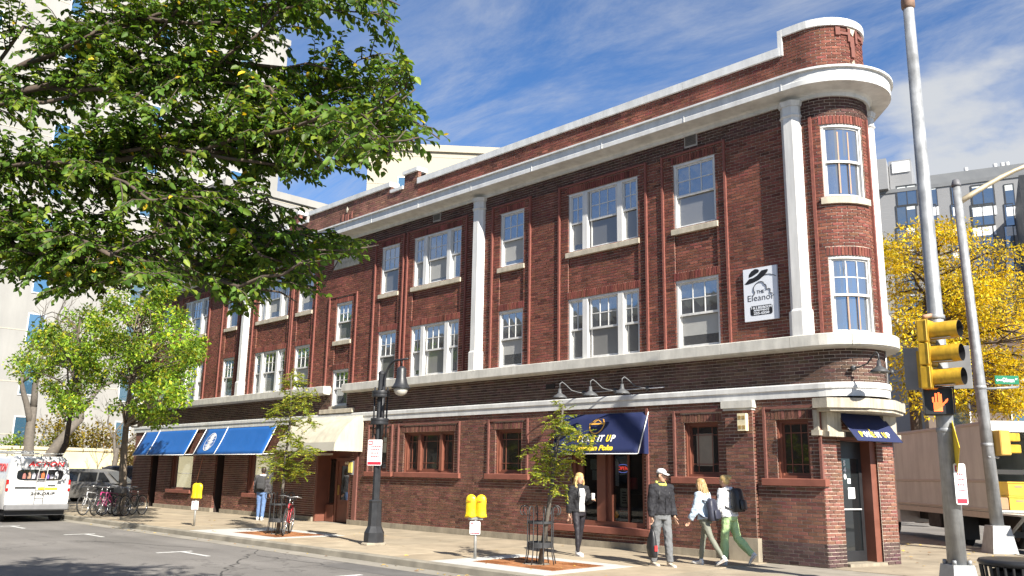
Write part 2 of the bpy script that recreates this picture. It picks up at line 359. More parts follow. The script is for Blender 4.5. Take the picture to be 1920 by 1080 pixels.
# corner paving between the facade slabs and the cross-street kerb
cp = [(-3.77, -.06), (-3.77, -5.38)] + [(x, y + .2) for x, y in corner[3:9]] + [(c_end[0] - .35, c_end[1] - .3)] + [tuple(g0 - GN * .2 + GD * 2), tuple(g0 - GN * .2 + GD * 40), tuple(g0 - GN * 4.6 + GD * 40), (-7.8, 2.6), (-7.85, -.06)]
b = MB(); b.prism(cp, -.05, -.002); b.build('corner_paving', SLABM[3], sidewalk)
for k in range(10):                                                  # saw-cut joints of the cross-street walk
    o_ = g0 + GD * (k * 1.9 - 3); b = MB(); a_ = o_ - GN * .25; e_ = o_ - GN * 3.4; n_ = GD * .012
    b.add([(a_[0] - n_[0], a_[1] - n_[1], .003), (a_[0] + n_[0], a_[1] + n_[1], .003), (e_[0] + n_[0], e_[1] + n_[1], .003), (e_[0] - n_[0], e_[1] - n_[1], .003)], [(0, 1, 2, 3)])
    b.build('paving_joint', M('joint_dirt', (.13, .11, .085), .95, 0), sidewalk)
# parking ticks painted on the road
PAINT = M('road_paint', (.55, .55, .53), .7, .25, 14)
for (px, py) in ((160, 1001), (340, 1034), (655, 1079), (20, 986)):
    q = atG(px, py, -.133); b = MB()
    b.box(q[0] - .06, q[0] + .06, q[1] - .55, q[1] + .25, -.136, -.1345); b.box(q[0] + .06, q[0] + 1.3, q[1] - .05, q[1] + .05, -.136, -.1345)
    struct(b.build('parking_marking', PAINT))
# sealed cracks wandering over the road
for pts in ([(405, 1090), (430, 1062), (455, 1048), (470, 1040), (486, 1030)], [(900, 1110), (700, 1072), (560, 1052), (470, 1040)], [(60, 1012), (200, 1016), (420, 1030)]):
    wp = [atG(x, y, -.139) for x, y in pts]; ln = []
    for a, c in zip(wp[:-1], wp[1:]):
        for f in np.linspace(0, 1, 9)[:-1]: ln.append(a + (c - a) * f + np.array([RS.normal(0, .05), RS.normal(0, .05), 0]))
    b = MB(); vs = []; 
    for i, q in enumerate(ln):
        d = ln[min(i + 1, len(ln) - 1)] - ln[max(0, i - 1)]; nn_ = np.array([d[1], -d[0], 0]) / np.linalg.norm(d) * RS.uniform(.008, .024); vs += [q + nn_, q - nn_]
    b.add([(v[0], v[1], -.1372) for v in vs], [(2 * i, 2 * i + 1, 2 * i + 3, 2 * i + 2) for i in range(len(ln) - 1)]); struct(b.build('road_crack', M('crack_tar', (.045, .043, .04), .8, .2, 9)))
b = MB(); q = atG(760, 1068, -.139); b.add([(q[0] - 1.6, q[1] - .9, -.1365), (q[0] + 2.6, q[1] - .8, -.1365), (q[0] + 2.5, q[1] + .75, -.1365), (q[0] - 1.7, q[1] + .7, -.1365)], [(0, 1, 2, 3)]); struct(b.build('road_patch', M('asphalt_patch', (.105, .10, .095), .9, .15, 3, .4, 80)))
# fallen leaves on the corner paving and in the gutter
def scatter_leaves(n, fn, name, cols):
    for ci, c in enumerate(cols):
        bb = MB()
        for i in range(n // len(cols)):
            x, y, z = fn(); a = random.uniform(0, 6.3); s = random.uniform(.025, .06)
            dx, dy = math.cos(a) * s, math.sin(a) * s
            bb.add([(x - dx, y - dy, z + .004), (x + dy * .5, y - dx * .5, z + random.uniform(.004, .02)), (x + dx, y + dy, z + .006), (x - dy * .5, y + dx * .5, z + random.uniform(.004, .02))], [(0, 1, 2, 3)])
        o = bb.build(name, M('fallen_leaf_%s' % 'abc'[ci], c, .8, .2, 30)); o['kind'] = 'stuff'; o['label'] = 'fallen %s leaves lying on the paving' % ('yellow', 'tan', 'brown')[ci]; o['category'] = 'leaves'
def _sp():
    r_ = random.random()
    if r_ < .6:
        q = g0 - GN * random.uniform(.1, 3.8) + GD * random.uniform(-7, 6); return q[0], q[1], .003
    if r_ < .85: return random.uniform(-30, -4), YC - random.uniform(.05, .45), -.131
    return random.uniform(-30, -5), random.uniform(-5.3, -.3), .003
scatter_leaves(260, _sp, 'fallen_leaves', [(.62, .42, .05), (.42, .28, .08), (.22, .12, .05)])
# ------------------------------------------------------------------ the brick corner building
NR = 0.90; NX = -7.9; TH_END = rad(131.5); U_NE = NX + NR * TH_END; XL = -41.6
NE = np.array([NX + NR * math.sin(TH_END), NR - NR * math.cos(TH_END)])
ON = np.array([math.sin(TH_END), -math.cos(TH_END)]); OD = np.array([-ON[1], ON[0]])   # outward normal / direction of the far face
def FM(u, d, z):
    """facade coordinate u, outward offset d, height -> world"""
    if u <= NX: return (u, -d, z)
    if u <= U_NE:
        t = (u - NX) / NR; return (NX + (NR + d) * math.sin(t), NR - (NR + d) * math.cos(t), z)
    s = u - U_NE; return (NE[0] + OD[0] * s + ON[0] * d, NE[1] + OD[1] * s + ON[1] * d, z)
CP0 = np.array([-7.93, 0.0]); CP1 = np.array([-7.37, 2.04]); CL = np.linalg.norm(CP1 - CP0); CD = (CP1 - CP0) / CL; CN = np.array([CD[1], -CD[0]])
def CM(s, d, z): q = CP0 + CD * s + CN * d; return (q[0], q[1], z)      # the ground-floor entrance face
B0 = (-25.0, 0.0, 0.0)
bld = thing('brick_apartment_building', 'three-storey red brick corner building with rounded end, white cornice and white pilasters', 'building', B0)
class UB(MB):
    """MB whose vertices are (u, d, z) and are mapped on build"""
    def __init__(s, mp=None): MB.__init__(s); s.mp = mp or FM
    def ubox(s, u0, u1, d0, d1, z0, z1, n=1):
        return s.rings([[(u0 + (u1 - u0) * i / n, d0, z0), (u0 + (u1 - u0) * i / n, d1, z0), (u0 + (u1 - u0) * i / n, d1, z1), (u0 + (u1 - u0) * i / n, d0, z1)] for i in range(n + 1)])
    def sweep(s, prof, us): return s.rings([[(u, d, z) for d, z in prof] for u in us])
    def fin(s, name, mat, parent=None, smooth=False, autos=35):
        s.v = [s.mp(*q) for q in s.v]; return s.build(name, mat, parent or bld, smooth, B0, autos if smooth else None)
def us_range(a, c, step=.12):
    out = [a]
    if a < NX < c: out.append(NX)
    lo, hi = max(a, NX), min(c, U_NE); k = 1
    while lo + k * step < hi: out.append(lo + k * step); k += 1
    if a < U_NE < c: out.append(U_NE)
    out.append(c); return out
# ---- materials
def brick_mat(name, objcol):
    m = bpy.data.materials.new(name); m.use_nodes = True; nt = m.node_tree; n = nt.nodes; l = nt.links; p = n['Principled BSDF']; p.inputs['Roughness'].default_value = .85; p.inputs['Specular IOR Level'].default_value = .3
    if objcol: a = n.new('ShaderNodeObjectInfo'); src = a.outputs['Color']
    else: a = n.new('ShaderNodeVertexColor'); a.layer_name = 'tone'; src = a.outputs['Color']
    g = n.new('ShaderNodeNewGeometry'); nz = n.new('ShaderNodeTexNoise'); nz.inputs['Scale'].default_value = 34; nz.inputs['Detail'].default_value = 6; l.new(g.outputs['Position'], nz.inputs[0])
    n2 = n.new('ShaderNodeTexNoise'); n2.inputs['Scale'].default_value = .9; n2.inputs['Detail'].default_value = 5; l.new(g.outputs['Position'], n2.inputs[0])
    m1 = n.new('ShaderNodeMapRange'); m1.inputs[1].default_value = .3; m1.inputs[2].default_value = .7; m1.inputs[3].default_value = .72; m1.inputs[4].default_value = 1.25; l.new(nz.outputs[0], m1.inputs[0])
    m2 = n.new('ShaderNodeMapRange'); m2.inputs[1].default_value = .3; m2.inputs[2].default_value = .7; m2.inputs[3].default_value = .80; m2.inputs[4].default_value = 1.18; l.new(n2.outputs[0], m2.inputs[0])
    mu = n.new('ShaderNodeMath'); mu.operation = 'MULTIPLY'; l.new(m1.outputs[0], mu.inputs[0]); l.new(m2.outputs[0], mu.inputs[1])
    sc = n.new('ShaderNodeVectorMath'); sc.operation = 'SCALE'; l.new(src, sc.inputs[0]); l.new(mu.outputs[0], sc.inputs['Scale']); l.new(sc.outputs[0], p.inputs['Base Color'])
    streaks(m, .32, (1.7, 1.7, .32), 1.12)
    nb = n.new('ShaderNodeTexNoise'); nb.inputs['Scale'].default_value = 55; nb.inputs['Detail'].default_value = 4; l.new(g.outputs['Position'], nb.inputs[0])
    bp = n.new('ShaderNodeBump'); bp.inputs['Strength'].default_value = .55; bp.inputs['Distance'].default_value = .008; l.new(nb.outputs[0], bp.inputs['Height']); l.new(bp.outputs[0], p.inputs['Normal'])
    return m
BRICK = brick_mat('brick', False); BRICK1 = brick_mat('brick_single', True)
MORTAR = M('mortar', (.52, .43, .35), .95, .18, 3, .3, 60)
WHITE = streaks(M('white_paint', (.60, .595, .575), .55, .05, 2.5, .08, 30), .16, (9, 9, .8))
WHITE2 = streaks(M('white_sheet_metal', (.60, .60, .585), .45, .05, 1.2, .16, 4), .20, (4, 4, 1.2))
STONE = streaks(M('belt_limestone', (.53, .515, .465), .8, .08, 2.5, .25, 45), .22, (5, 5, 1.5))
SILLS = streaks(M('sill_limestone', (.46, .41, .32), .85, .10, 5, .25, 60), .25, (8, 8, 2))
BROWN = M('brown_painted_trim', (.165, .058, .036), .55, .12, 5, .1, 40)
BSILL = M('brown_stone_sill', (.20, .068, .045), .75, .15, 4, .2, 50)
PLINTH = streaks(M('plinth_concrete', (.30, .26, .195), .9, .14, 2, .3, 50), .3, (4, 4, 1.5))
GUP = glassmat('upper_sash_glass', (.075, .085, .10), .36)
GDN = glassmat('lower_sash_screen', (.115, .115, .113), .10, .12)
GDNS = [GDN, glassmat('lower_sash_pale', (.18, .18, .175), .14, .10), glassmat('lower_sash_dark', (.065, .067, .07), .16, .08), glassmat('lower_sash_blue', (.10, .11, .125), .26, .06)]
GDARK = glassmat('dark_window_glass', (.014, .013, .012), .07, .04)
BLIND = M('pale_blind', (.33, .33, .315), .8, .05)
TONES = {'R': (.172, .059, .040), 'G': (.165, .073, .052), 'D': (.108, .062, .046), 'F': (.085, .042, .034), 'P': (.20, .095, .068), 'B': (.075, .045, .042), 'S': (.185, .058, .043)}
def tone(k):
    c = np.array(TONES[k]); f = random.gauss(1, .13); q = random.random()
    if q < .07: f *= .62
    elif q > .95: f *= 1.3
    c = c * max(.4, f); c[1] *= random.gauss(1, .08); return tuple(np.clip(c, .01, .9))
# ---- openings
W3 = (7.34, 8.95); W2 = (4.50, 6.10)
COLS = [('single', -11.27, -10.13), ('triple', -14.60, -12.33), ('single', -17.19, -16.25), ('triple', -21.13, -18.88), ('single', -22.84, -21.90),
        ('single', -27.95, -26.95), ('triple', -30.90, -28.63), ('single', -33.52, -32.57), ('triple', -37.55, -35.32), ('single', -39.85, -38.75)]
NT0, NT1 = NX + NR * rad(20), NX + NR * rad(80)
HOLES = []; SOLD = []; SPAN = []; BEADS = []
for k, a, c in COLS:
    HOLES += [(a, c, *W3), (a, c, *W2)]; SOLD += [(a - .05, c + .05, W3[1], W3[1] + .2), (a - .05, c + .05, W2[1], W2[1] + .2)]; SPAN.append((a, c, W2[1] + .2, W3[0] - .13))
    BEADS.append((a - .30, c + .27, 4.48, W3[1] + .24))
HOLES += [(-25.36, -24.43, 6.03, 7.37), (-25.36, -24.43, 3.80, 5.04)]; SOLD += [(-25.40, -24.39, 7.37, 7.57), (-25.40, -24.39, 5.04, 5.24)]; SPAN.append((-25.36, -24.43, 5.24, 5.9)); BEADS.append((-25.77, -24.12, 4.48, 7.62))
HOLES += [(NT0, NT1, *W3), (NT0, NT1, *W2)]; SOLD += [(NT0 - .04, NT1 + .04, W3[1], W3[1] + .2), (NT0 - .04, NT1 + .04, W2[1], W2[1] + .2)]
GW = [(-22.79, -22.07), (-21.25, -18.94), (-17.22, -16.24), (-11.13, -10.27), (-8.90, -8.20)]
for a, c in GW:
    HOLES.append((a, c, 1.66, 2.84)); SOLD.append((a - .1, c + .1, 2.84, 3.03))
    BEADS.append((a - .25, c + .25, 1.66, 3.08))
STORE = (-14.48, -12.26, .48, 2.62); ENTR = (-26.05, -23.98, 0.0, 2.45)
SHOPW = [(-37.45, -35.42), (-30.75, -28.8)]; SHOPD = [(-39.65, -38.85), (-33.42, -32.65)]
HOLES += [STORE, ENTR] + [(a, c, .80, 2.3) for a, c in SHOPW] + [(a, c, 0, 2.35) for a, c in SHOPD]
def inr(r, u, z): return r[0] < u < r[1] and r[2] < z < r[3]
def parapet_top(u):
    if u > -8.35: return 11.20
    if -21.8 < u < -21.07 or -28.95 < u < -28.25: return 11.22
    if -27.55 < u < -22.5: return 11.0
    return 10.77
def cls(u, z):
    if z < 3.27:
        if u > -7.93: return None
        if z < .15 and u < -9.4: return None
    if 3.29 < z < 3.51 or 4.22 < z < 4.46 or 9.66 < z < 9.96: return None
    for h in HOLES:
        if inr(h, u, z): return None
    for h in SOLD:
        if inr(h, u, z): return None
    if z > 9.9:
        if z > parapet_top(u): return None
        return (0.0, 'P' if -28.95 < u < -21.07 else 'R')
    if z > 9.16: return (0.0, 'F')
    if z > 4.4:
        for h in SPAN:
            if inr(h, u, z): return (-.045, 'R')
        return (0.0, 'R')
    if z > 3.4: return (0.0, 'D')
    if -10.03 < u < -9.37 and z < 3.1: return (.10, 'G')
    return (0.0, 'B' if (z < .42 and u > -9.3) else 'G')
UBR = sorted(set([XL, NX, U_NE, U_NE + 1.5, -10.03, -9.37, -9.4, -8.35, -21.8, -21.07, -22.5, -27.55, -28.95, -28.25, -7.93] + [q for h in HOLES + SOLD + SPAN for q in h[:2]]))
CH = .0711; BLN = .2135; JT = .015
ALL = []                                                            # (mapf, u0,u1,z0,z1,d,color)
def lay(mapf, ubr, z0, z1, fn):
    r = 0; z = z0
    while z + CH * .6 < z1:
        zm = z + CH / 2; off = (r % 2) * BLN / 2; runs = []
        for a, c in zip(ubr[:-1], ubr[1:]):
            if c - a < 1e-6: continue
            k = fn((a + c) / 2, zm)
            if k is None: runs.append((a, c, None)); continue
            if runs and runs[-1][2] is not None and runs[-1][2][0] == k[0] and runs[-1][2][1] == k[1] and abs(runs[-1][1] - a) < 1e-6: runs[-1] = (runs[-1][0], c, k)
            else: runs.append((a, c, k))
        for a, c, k in runs:
            if k is None: continue
            i = math.floor((a - off) / BLN) + 1; cuts = [a]
            while i * BLN + off < c - .045:
                if i * BLN + off > a + .045: cuts.append(i * BLN + off)
                i += 1
            cuts.append(c)
            for p, q in zip(cuts[:-1], cuts[1:]): ALL.append((mapf, p + JT / 2, q - JT / 2, z + JT / 2, z + CH - JT / 2, k[0], tone(k[1])))
        z += CH; r += 1
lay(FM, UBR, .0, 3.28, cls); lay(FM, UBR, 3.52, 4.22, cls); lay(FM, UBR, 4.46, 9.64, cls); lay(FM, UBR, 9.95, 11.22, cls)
for (a, c, z0, z1) in SOLD:                                          # soldier courses over the windows
    n = max(1, int((c - a) / CH)); w = (c - a) / n; zt = z1 if z1 - z0 > .19 else z1
    for i in range(n): ALL.append((FM, a + i * w + JT / 2, a + (i + 1) * w - JT / 2, z0 + JT / 2, zt - JT / 2, 0.006, tone('S' if z0 > 4 else 'G')))
def ccls(s, z):
    if .53 < s < CL - .5 and z < 2.6: return None
    return (0.0, 'B' if z < .45 else 'G')
lay(CM, [0, .27, .53, CL - .5, CL - .25, CL], 0.0, 3.28, ccls)
# far-side return of the right pier
def RM(s, d, z): q = CP1 + (-CN) * s + CD * d; return (q[0], q[1], z)
lay(RM, [0, .9], 0, 3.28, lambda s, z: (0.0, 'G'))
def brick_verts(t, jit=True):
    mp, u0, u1, z0, z1, d, c = t
    j = [d + random.gauss(0, .0022) + random.uniform(-.0022, .0022) for _ in range(4)] if jit else [d] * 4
    f = [mp(u0, j[0], z0), mp(u1, j[1], z0), mp(u1, j[2], z1), mp(u0, j[3], z1)]
    k = [mp(u0, d - .12, z0), mp(u1, d - .12, z0), mp(u1, d - .12, z1), mp(u0, d - .12, z1)]
    return f, k
def pxarea(t):
    f, k = brick_verts(t, False); c = np.mean(f, 0); e1 = np.subtract(f[1], f[0]); e2 = np.subtract(f[3], f[0]); n = np.cross(e1, e2); v = CAM - c; D = np.linalg.norm(v); return np.dot(n, v) / D ** 3
areas = np.array([pxarea(t) if t[1] > -9.3 or t[0] is CM else -1 for t in ALL])
single = set(np.argsort(-areas)[:290].tolist())
vs = []; fs = []; cols = []
for i, t in enumerate(ALL):
    if i in single: continue
    f, k = brick_verts(t); b_ = len(vs); vs += f + k
    fs += [(b_, b_ + 1, b_ + 2, b_ + 3), (b_ + 1, b_, b_ + 4, b_ + 5), (b_ + 2, b_ + 1, b_ + 5, b_ + 6), (b_ + 3, b_ + 2, b_ + 6, b_ + 7), (b_, b_ + 3, b_ + 7, b_ + 4)]
    cols += [(*t[6], 1.0)] * 8
me = bpy.data.meshes.new('brickwork'); me.from_pydata([(a - B0[0], c - B0[1], d) for a, c, d in vs], [], fs)
ca = me.color_attributes.new('tone', 'FLOAT_COLOR', 'POINT'); ca.data.foreach_set('color', np.array(cols, dtype=np.float32).ravel())
me.materials.append(BRICK); me.update(); bw = obj_of('brickwork', me, bld); bw['kind'] = 'stuff'
ub = MB(); ub.box(-.5, .5, -.5, .5, -.5, .5, 0); _o = ub.build('brick', BRICK1); unit = _o.data; bpy.data.objects.remove(_o)
bm = bmesh.new(); bm.from_mesh(unit); bmesh.ops.bevel(bm, geom=bm.edges, offset=.025, segments=1, affect='EDGES'); bm.to_mesh(unit); bm.free()
for i in single:
    t = ALL[i]; f, k = brick_verts(t, False); c = np.mean(f + k, 0); e = np.subtract(f[1], f[0]); w = np.linalg.norm(e)
    o = obj_of('brick', unit, bld, (c[0] - B0[0], c[1] - B0[1], c[2])); o.scale = (w, .12, t[4] - t[3]); o.rotation_euler = (random.gauss(0, .008), random.gauss(0, .008), math.atan2(e[1], e[0]) + random.gauss(0, .012)); o.color = (*t[6], 1)
# mortar bed behind the bricks
mb = UB()
zbr = sorted(set([0, .15, 3.28, 3.52, 4.22, 4.46, 9.64, 9.95, 10.77, 11.0, 11.2, 11.22, 3.1, 9.16] + [q for h in HOLES + SOLD + SPAN for q in h[2:]]))
ubr2 = sorted(set(UBR + [NX + NR * rad(a) for a in range(5, 131, 6)]))
for a, c in zip(ubr2[:-1], ubr2[1:]):
    if c - a < 1e-6: continue
    for z0, z1 in zip(zbr[:-1], zbr[1:]):
        um, zm = (a + c) / 2, (z0 + z1) / 2
        if any(inr(h, um, zm) for h in HOLES): continue
        if zm > 9.9 and zm > parapet_top(um): continue
        if zm < 3.27 and um > -7.93: continue
        sp = any(inr(h, um, zm) for h in SPAN); d = -.015 - (.045 if sp else 0)
        if -10.03 < um < -9.37 and zm < 3.1: d = .087
        mb.add([(a, d, z0), (c, d, z0), (c, d, z1), (a, d, z1)], [(0, 1, 2, 3)])
mb.fin('wall', MORTAR)
mb = UB(CM)
for a, c in ((0, .53), (CL - .5, CL)): mb.add([(a, -.013, 0), (c, -.013, 0), (c, -.013, 3.28), (a, -.013, 3.28)], [(0, 1, 2, 3)])
mb.add([(.53, -.013, 2.6), (CL - .5, -.013, 2.6), (CL - .5, -.013, 3.28), (.53, -.013, 3.28)], [(0, 1, 2, 3)]); mb.fin('wall', MORTAR)
mb = UB(RM); mb.add([(0, -.013, 0), (.9, -.013, 0), (.9, -.013, 3.28), (0, -.013, 3.28)], [(0, 1, 2, 3)]); mb.fin('wall', MORTAR)
# far face, left end, roof and back: plain brick-coloured walls
def btex():
    m = bpy.data.materials.new('plain_brick'); m.use_nodes = True; n = m.node_tree.nodes; l = m.node_tree.links
    t = n.new('ShaderNodeTexBrick'); t.inputs['Color1'].default_value = (.15, .06, .045, 1); t.inputs['Color2'].default_value = (.12, .05, .038, 1); t.inputs['Mortar'].default_value = (.36, .27, .21, 1)
    t.inputs['Scale'].default_value = 1; t.inputs['Brick Width'].default_value = .2135; t.inputs['Row Height'].default_value = .0711; t.inputs['Mortar Size'].default_value = .006
    tc = n.new('ShaderNodeTexCoord'); sp = n.new('ShaderNodeSeparateXYZ'); cb = n.new('ShaderNodeCombineXYZ'); ad = n.new('ShaderNodeMath'); l.new(tc.outputs['Object'], sp.inputs[0]); l.new(sp.outputs[0], ad.inputs[0]); l.new(sp.outputs[1], ad.inputs[1]); l.new(ad.outputs[0], cb.inputs[0]); l.new(sp.outputs[2], cb.inputs[1]); l.new(cb.outputs[0], t.inputs[0])
    l.new(t.outputs[0], n['Principled BSDF'].inputs['Base Color']); n['Principled BSDF'].inputs['Roughness'].default_value = .9; return m
PB = btex(); BK = NE + OD * 30
b = MB(); q0 = FM(U_NE + 1.5, -.01, 0); b.add([(q0[0], q0[1], 0), (BK[0], BK[1], 0), (BK[0], BK[1], 10.8), (q0[0], q0[1], 10.8)], [(0, 1, 2, 3)])
b.add([(XL, .02, 0), (XL, BK[1], 0), (XL, BK[1], 10.8), (XL, .02, 10.8)], [(0, 1, 2, 3)]); b.add([(XL, BK[1], 0), (BK[0], BK[1], 0), (BK[0], BK[1], 10.8), (XL, BK[1], 10.8)], [(0, 1, 2, 3)])
b.build('side_wall', PB, bld, False, B0)
b = MB(); b.add([(XL, .2, 10.3), (-8, .2, 10.3), (NE[0], NE[1], 10.3), (BK[0], BK[1], 10.3), (XL, BK[1], 10.3)], [(0, 1, 2, 3, 4)])
b.build('roof', M('roof_felt', (.1, .1, .1), .9), bld, False, B0)
# parapet back side so that it has thickness
mb = UB()
for a, c in zip(ubr2[:-1], ubr2[1:]):
    if c - a > 1e-6: mb.add([(a, -.3, 10.2), (c, -.3, 10.2), (c, -.3, parapet_top((a + c) / 2)), (a, -.3, parapet_top((a + c) / 2))], [(0, 1, 2, 3)])
mb.fin('parapet_back', PB)
# ---- parapet copings (white sheet metal), in separate lengths
def coping(u0, u1, z, front=.06, h=.19, name='coping'):
    us = us_range(u0, u1)
    mb = UB(); mb.sweep([(front, z), (front, z + h), (front - .02, z + h + .01), (-.34, z + h + .03), (-.34, z)], us); return mb.fin(name, WHITE2)
for k in range(5): coping(-21.06 + k * 2.54, -21.06 + (k + 1) * 2.54 - .008, 10.77)
nb = [NX - .45 + .02, -7.75, -7.5, -7.25, -7.0, -6.75, -6.5, -6.25, -6.0, U_NE]
for a, c in zip(nb[:-1], nb[1:]): coping(a, c - .006, 11.20, .05, .17)
mb = UB(); mb.ubox(-8.40, -8.30, -.34, .055, 10.76, 11.36); mb.fin('coping', WHITE2)
coping(-21.82, -21.05, 11.22, .09, .12); coping(-28.97, -28.23, 11.22, .09, .12); coping(-22.5, -21.83, 10.77, .06, .1); coping(-28.22, -27.56, 10.77, .06, .1)
coping(-25.0, -22.51, 11.0, .07, .16); coping(-27.54, -25.01, 11.0, .07, .16)
for k in range(4): coping(-41.6 + k * 3.155, -41.6 + (k + 1) * 3.155 - .008, 10.77)
for u in (-25.02,):                                                  # pale diamond stones and brick ornament of the gable
    for zz, s in ((10.72, .09),):
        mb = UB(); mb.add([(u - s, .02, zz), (u, .03, zz - s * 1.3), (u + s, .02, zz), (u, .03, zz + s * 1.3), (u, .05, zz)], [(0, 1, 4), (1, 2, 4), (2, 3, 4), (3, 0, 4)]); mb.fin('diamond_stone', SILLS)
    for du, z0, z1 in ((-.28, 10.35, 10.6), (.28, 10.35, 10.6), (-.06, 10.1, 10.55), (.06, 10.1, 10.55)):
        mb = UB(); mb.ubox(u + du - .04, u + du + .04, -.02, .035, z0, z1); mb.fin('ornament_brick', M('ornament_brick', (.16, .058, .043), .85, .2, 20))
un = NX + NR * rad(72)                                               # same ornament on the rounded end
mb = UB(); mb.add([(un - .12, .02, 11.18), (un, .05, 10.98), (un + .12, .02, 11.18)], [(0, 1, 2)]); mb.fin('diamond_stone', SILLS)
mb = UB(); mb.add([(un - .05, .02, 10.37), (un, .05, 10.31), (un + .05, .02, 10.37), (un, .05, 10.43)], [(0, 1, 2, 3)]); mb.fin('diamond_stone', SILLS)
for du, z0, z1, w in ((-.34, 10.98, 11.16, .05), (-.2, 11.0, 11.06, .09), (-.08, 10.85, 11.15, .035), (.0, 10.5, 10.97, .05), (-.03, 10.72, 10.98, .035), (.13, 10.85, 11.15, .035), (.27, 11.0, 11.06, .09), (.4, 10.95, 11.12, .05)):
    mb = UB(); mb.ubox(un + du - w, un + du + w, -.02, .035, z0, z1); mb.fin('ornament_brick', M('ornament_brick', (.16, .058, .043), .85, .2, 20))
# ---- cornice
UE = U_NE + 6
us = us_range(XL - .1, UE)
mb = UB(); mb.sweep([(-.05, 9.56), (.05, 9.56), (.07, 9.64), (.12, 9.67), (.46, 9.70), (.50, 9.70), (.505, 9.80), (.495, 9.82), (.50, 9.98), (.56, 9.985), (.56, 10.03), (.50, 10.05), (-.05, 10.14)], us)
mb.fin('cornice', WHITE2, None, True, 25)
for u in [XL + 1.6 + 2.45 * k for k in range(14)]:                   # standing seams where the sheets overlap
    mb = UB(); mb.ubox(u, u + .02, .49, .512, 9.70, 9.985); mb.fin('cornice_seam', WHITE2)
# ---- belt course at the first-floor sills, cut stones
BELT = [(.02, 4.20), (.24, 4.215), (.29, 4.25), (.29, 4.47), (.27, 4.485), (-.06, 4.50)]
def stones(u0, u1, n):
    for k in range(n):
        a = u0 + (u1 - u0) * k / n; c = u0 + (u1 - u0) * (k + 1) / n - .008
        mb = UB(); mb.sweep(BELT, us_range(a, c)); mb.fin('belt_stone', STONE)
stones(-41.7, -25.42, 9); stones(-24.34, -8.35, 10); stones(-8.35, -7.3, 1); stones(-7.3, U_NE, 2); stones(U_NE, U_NE + 4, 2)
# ---- white band over the ground floor
BAND = [(.0, 3.26), (.05, 3.26), (.05, 3.40), (.075, 3.42), (.075, 3.51), (.06, 3.535), (.0, 3.54)]
mb = UB(); mb.sweep(BAND, us_range(-41.75, U_NE + 3)); mb.fin('white_band', WHITE2)
# ---- plinth
for a, c in ((-41.65, -39.66), (-38.84, -33.43), (-32.64, -26.06), (-23.97, -20.0), (-20.0, -16.6), (-16.6, -13.2), (-13.2, -10.05)):
    mb = UB(); mb.ubox(a, c - .006, -.1, .055, -.02, .15); mb.fin('plinth_stone', PLINTH)
mb = UB(); mb.ubox(-10.0, -9.33, -.05, .16, -.02, .46); mb.fin('pier_base', PLINTH)
mb = UB(); mb.ubox(-10.08, -9.33, -.02, .17, 3.10, 3.255); mb.ubox(-10.05, -9.36, -.02, .14, 3.05, 3.10); mb.fin('pier_cap', STONE)
# ---- pilasters
def pilaster(u):
    mb = UB()
    def sec(w, p, z0, z1, t=None):
        t = t or w; f = lambda W, P, z: [(u - W, -.02, z), (u - W, P * .45, z), (u - W * .48, P, z), (u + W * .48, P, z), (u + W, P * .45, z), (u + W, -.02, z)]
        mb.rings([f(w, p, z0), f(t, p * t / w, z1)])
    sec(.205, .20, 5.04, 9.2); o = mb.fin('pilaster', WHITE)
    mb = UB(); sec(.24, .24, 4.485, 5.0); sec(.24, .24, 5.0, 5.05, .205); mb.fin('pilaster_base', WHITE)
    mb = UB(); sec(.205, .2, 9.2, 9.24, .235); sec(.235, .23, 9.24, 9.29, .21); sec(.21, .205, 9.29, 9.46); sec(.23, .225, 9.46, 9.57, .26); mb.fin('capital', WHITE)
for u in (-8.19, -18.03, -31.72, -41.35, U_NE + .15): pilaster(u)
# ---- raised brick beads framing the window bays
BEADM = M('bead_brick', (.19, .062, .045), .8, .22, 18, .4, 60); BEADG = M('bead_brick_ground', (.155, .060, .046), .8, .22, 18, .4, 60)
for a, c, z0, z1 in BEADS:
    m_ = BEADM if z0 > 4 else BEADG
    mb = UB(); mb.ubox(a - .026, a + .026, -.02, .05, z0, z1 + .026); mb.fin('brick_bead', m_)
    mb = UB(); mb.ubox(c - .026, c + .026, -.02, .05, z0, z1 + .026); mb.fin('brick_bead', m_)
    mb = UB(); mb.ubox(a + .027, c - .027, -.02, .03, z1 - .025, z1 + .025); mb.fin('brick_bead', m_)
for uu in (NT0 - .2, NT1 + .2):
    mb = UB(); mb.ubox(uu - .03, uu + .03, -.02, .04, 4.48, 9.16); mb.fin('brick_bead', BEADM)
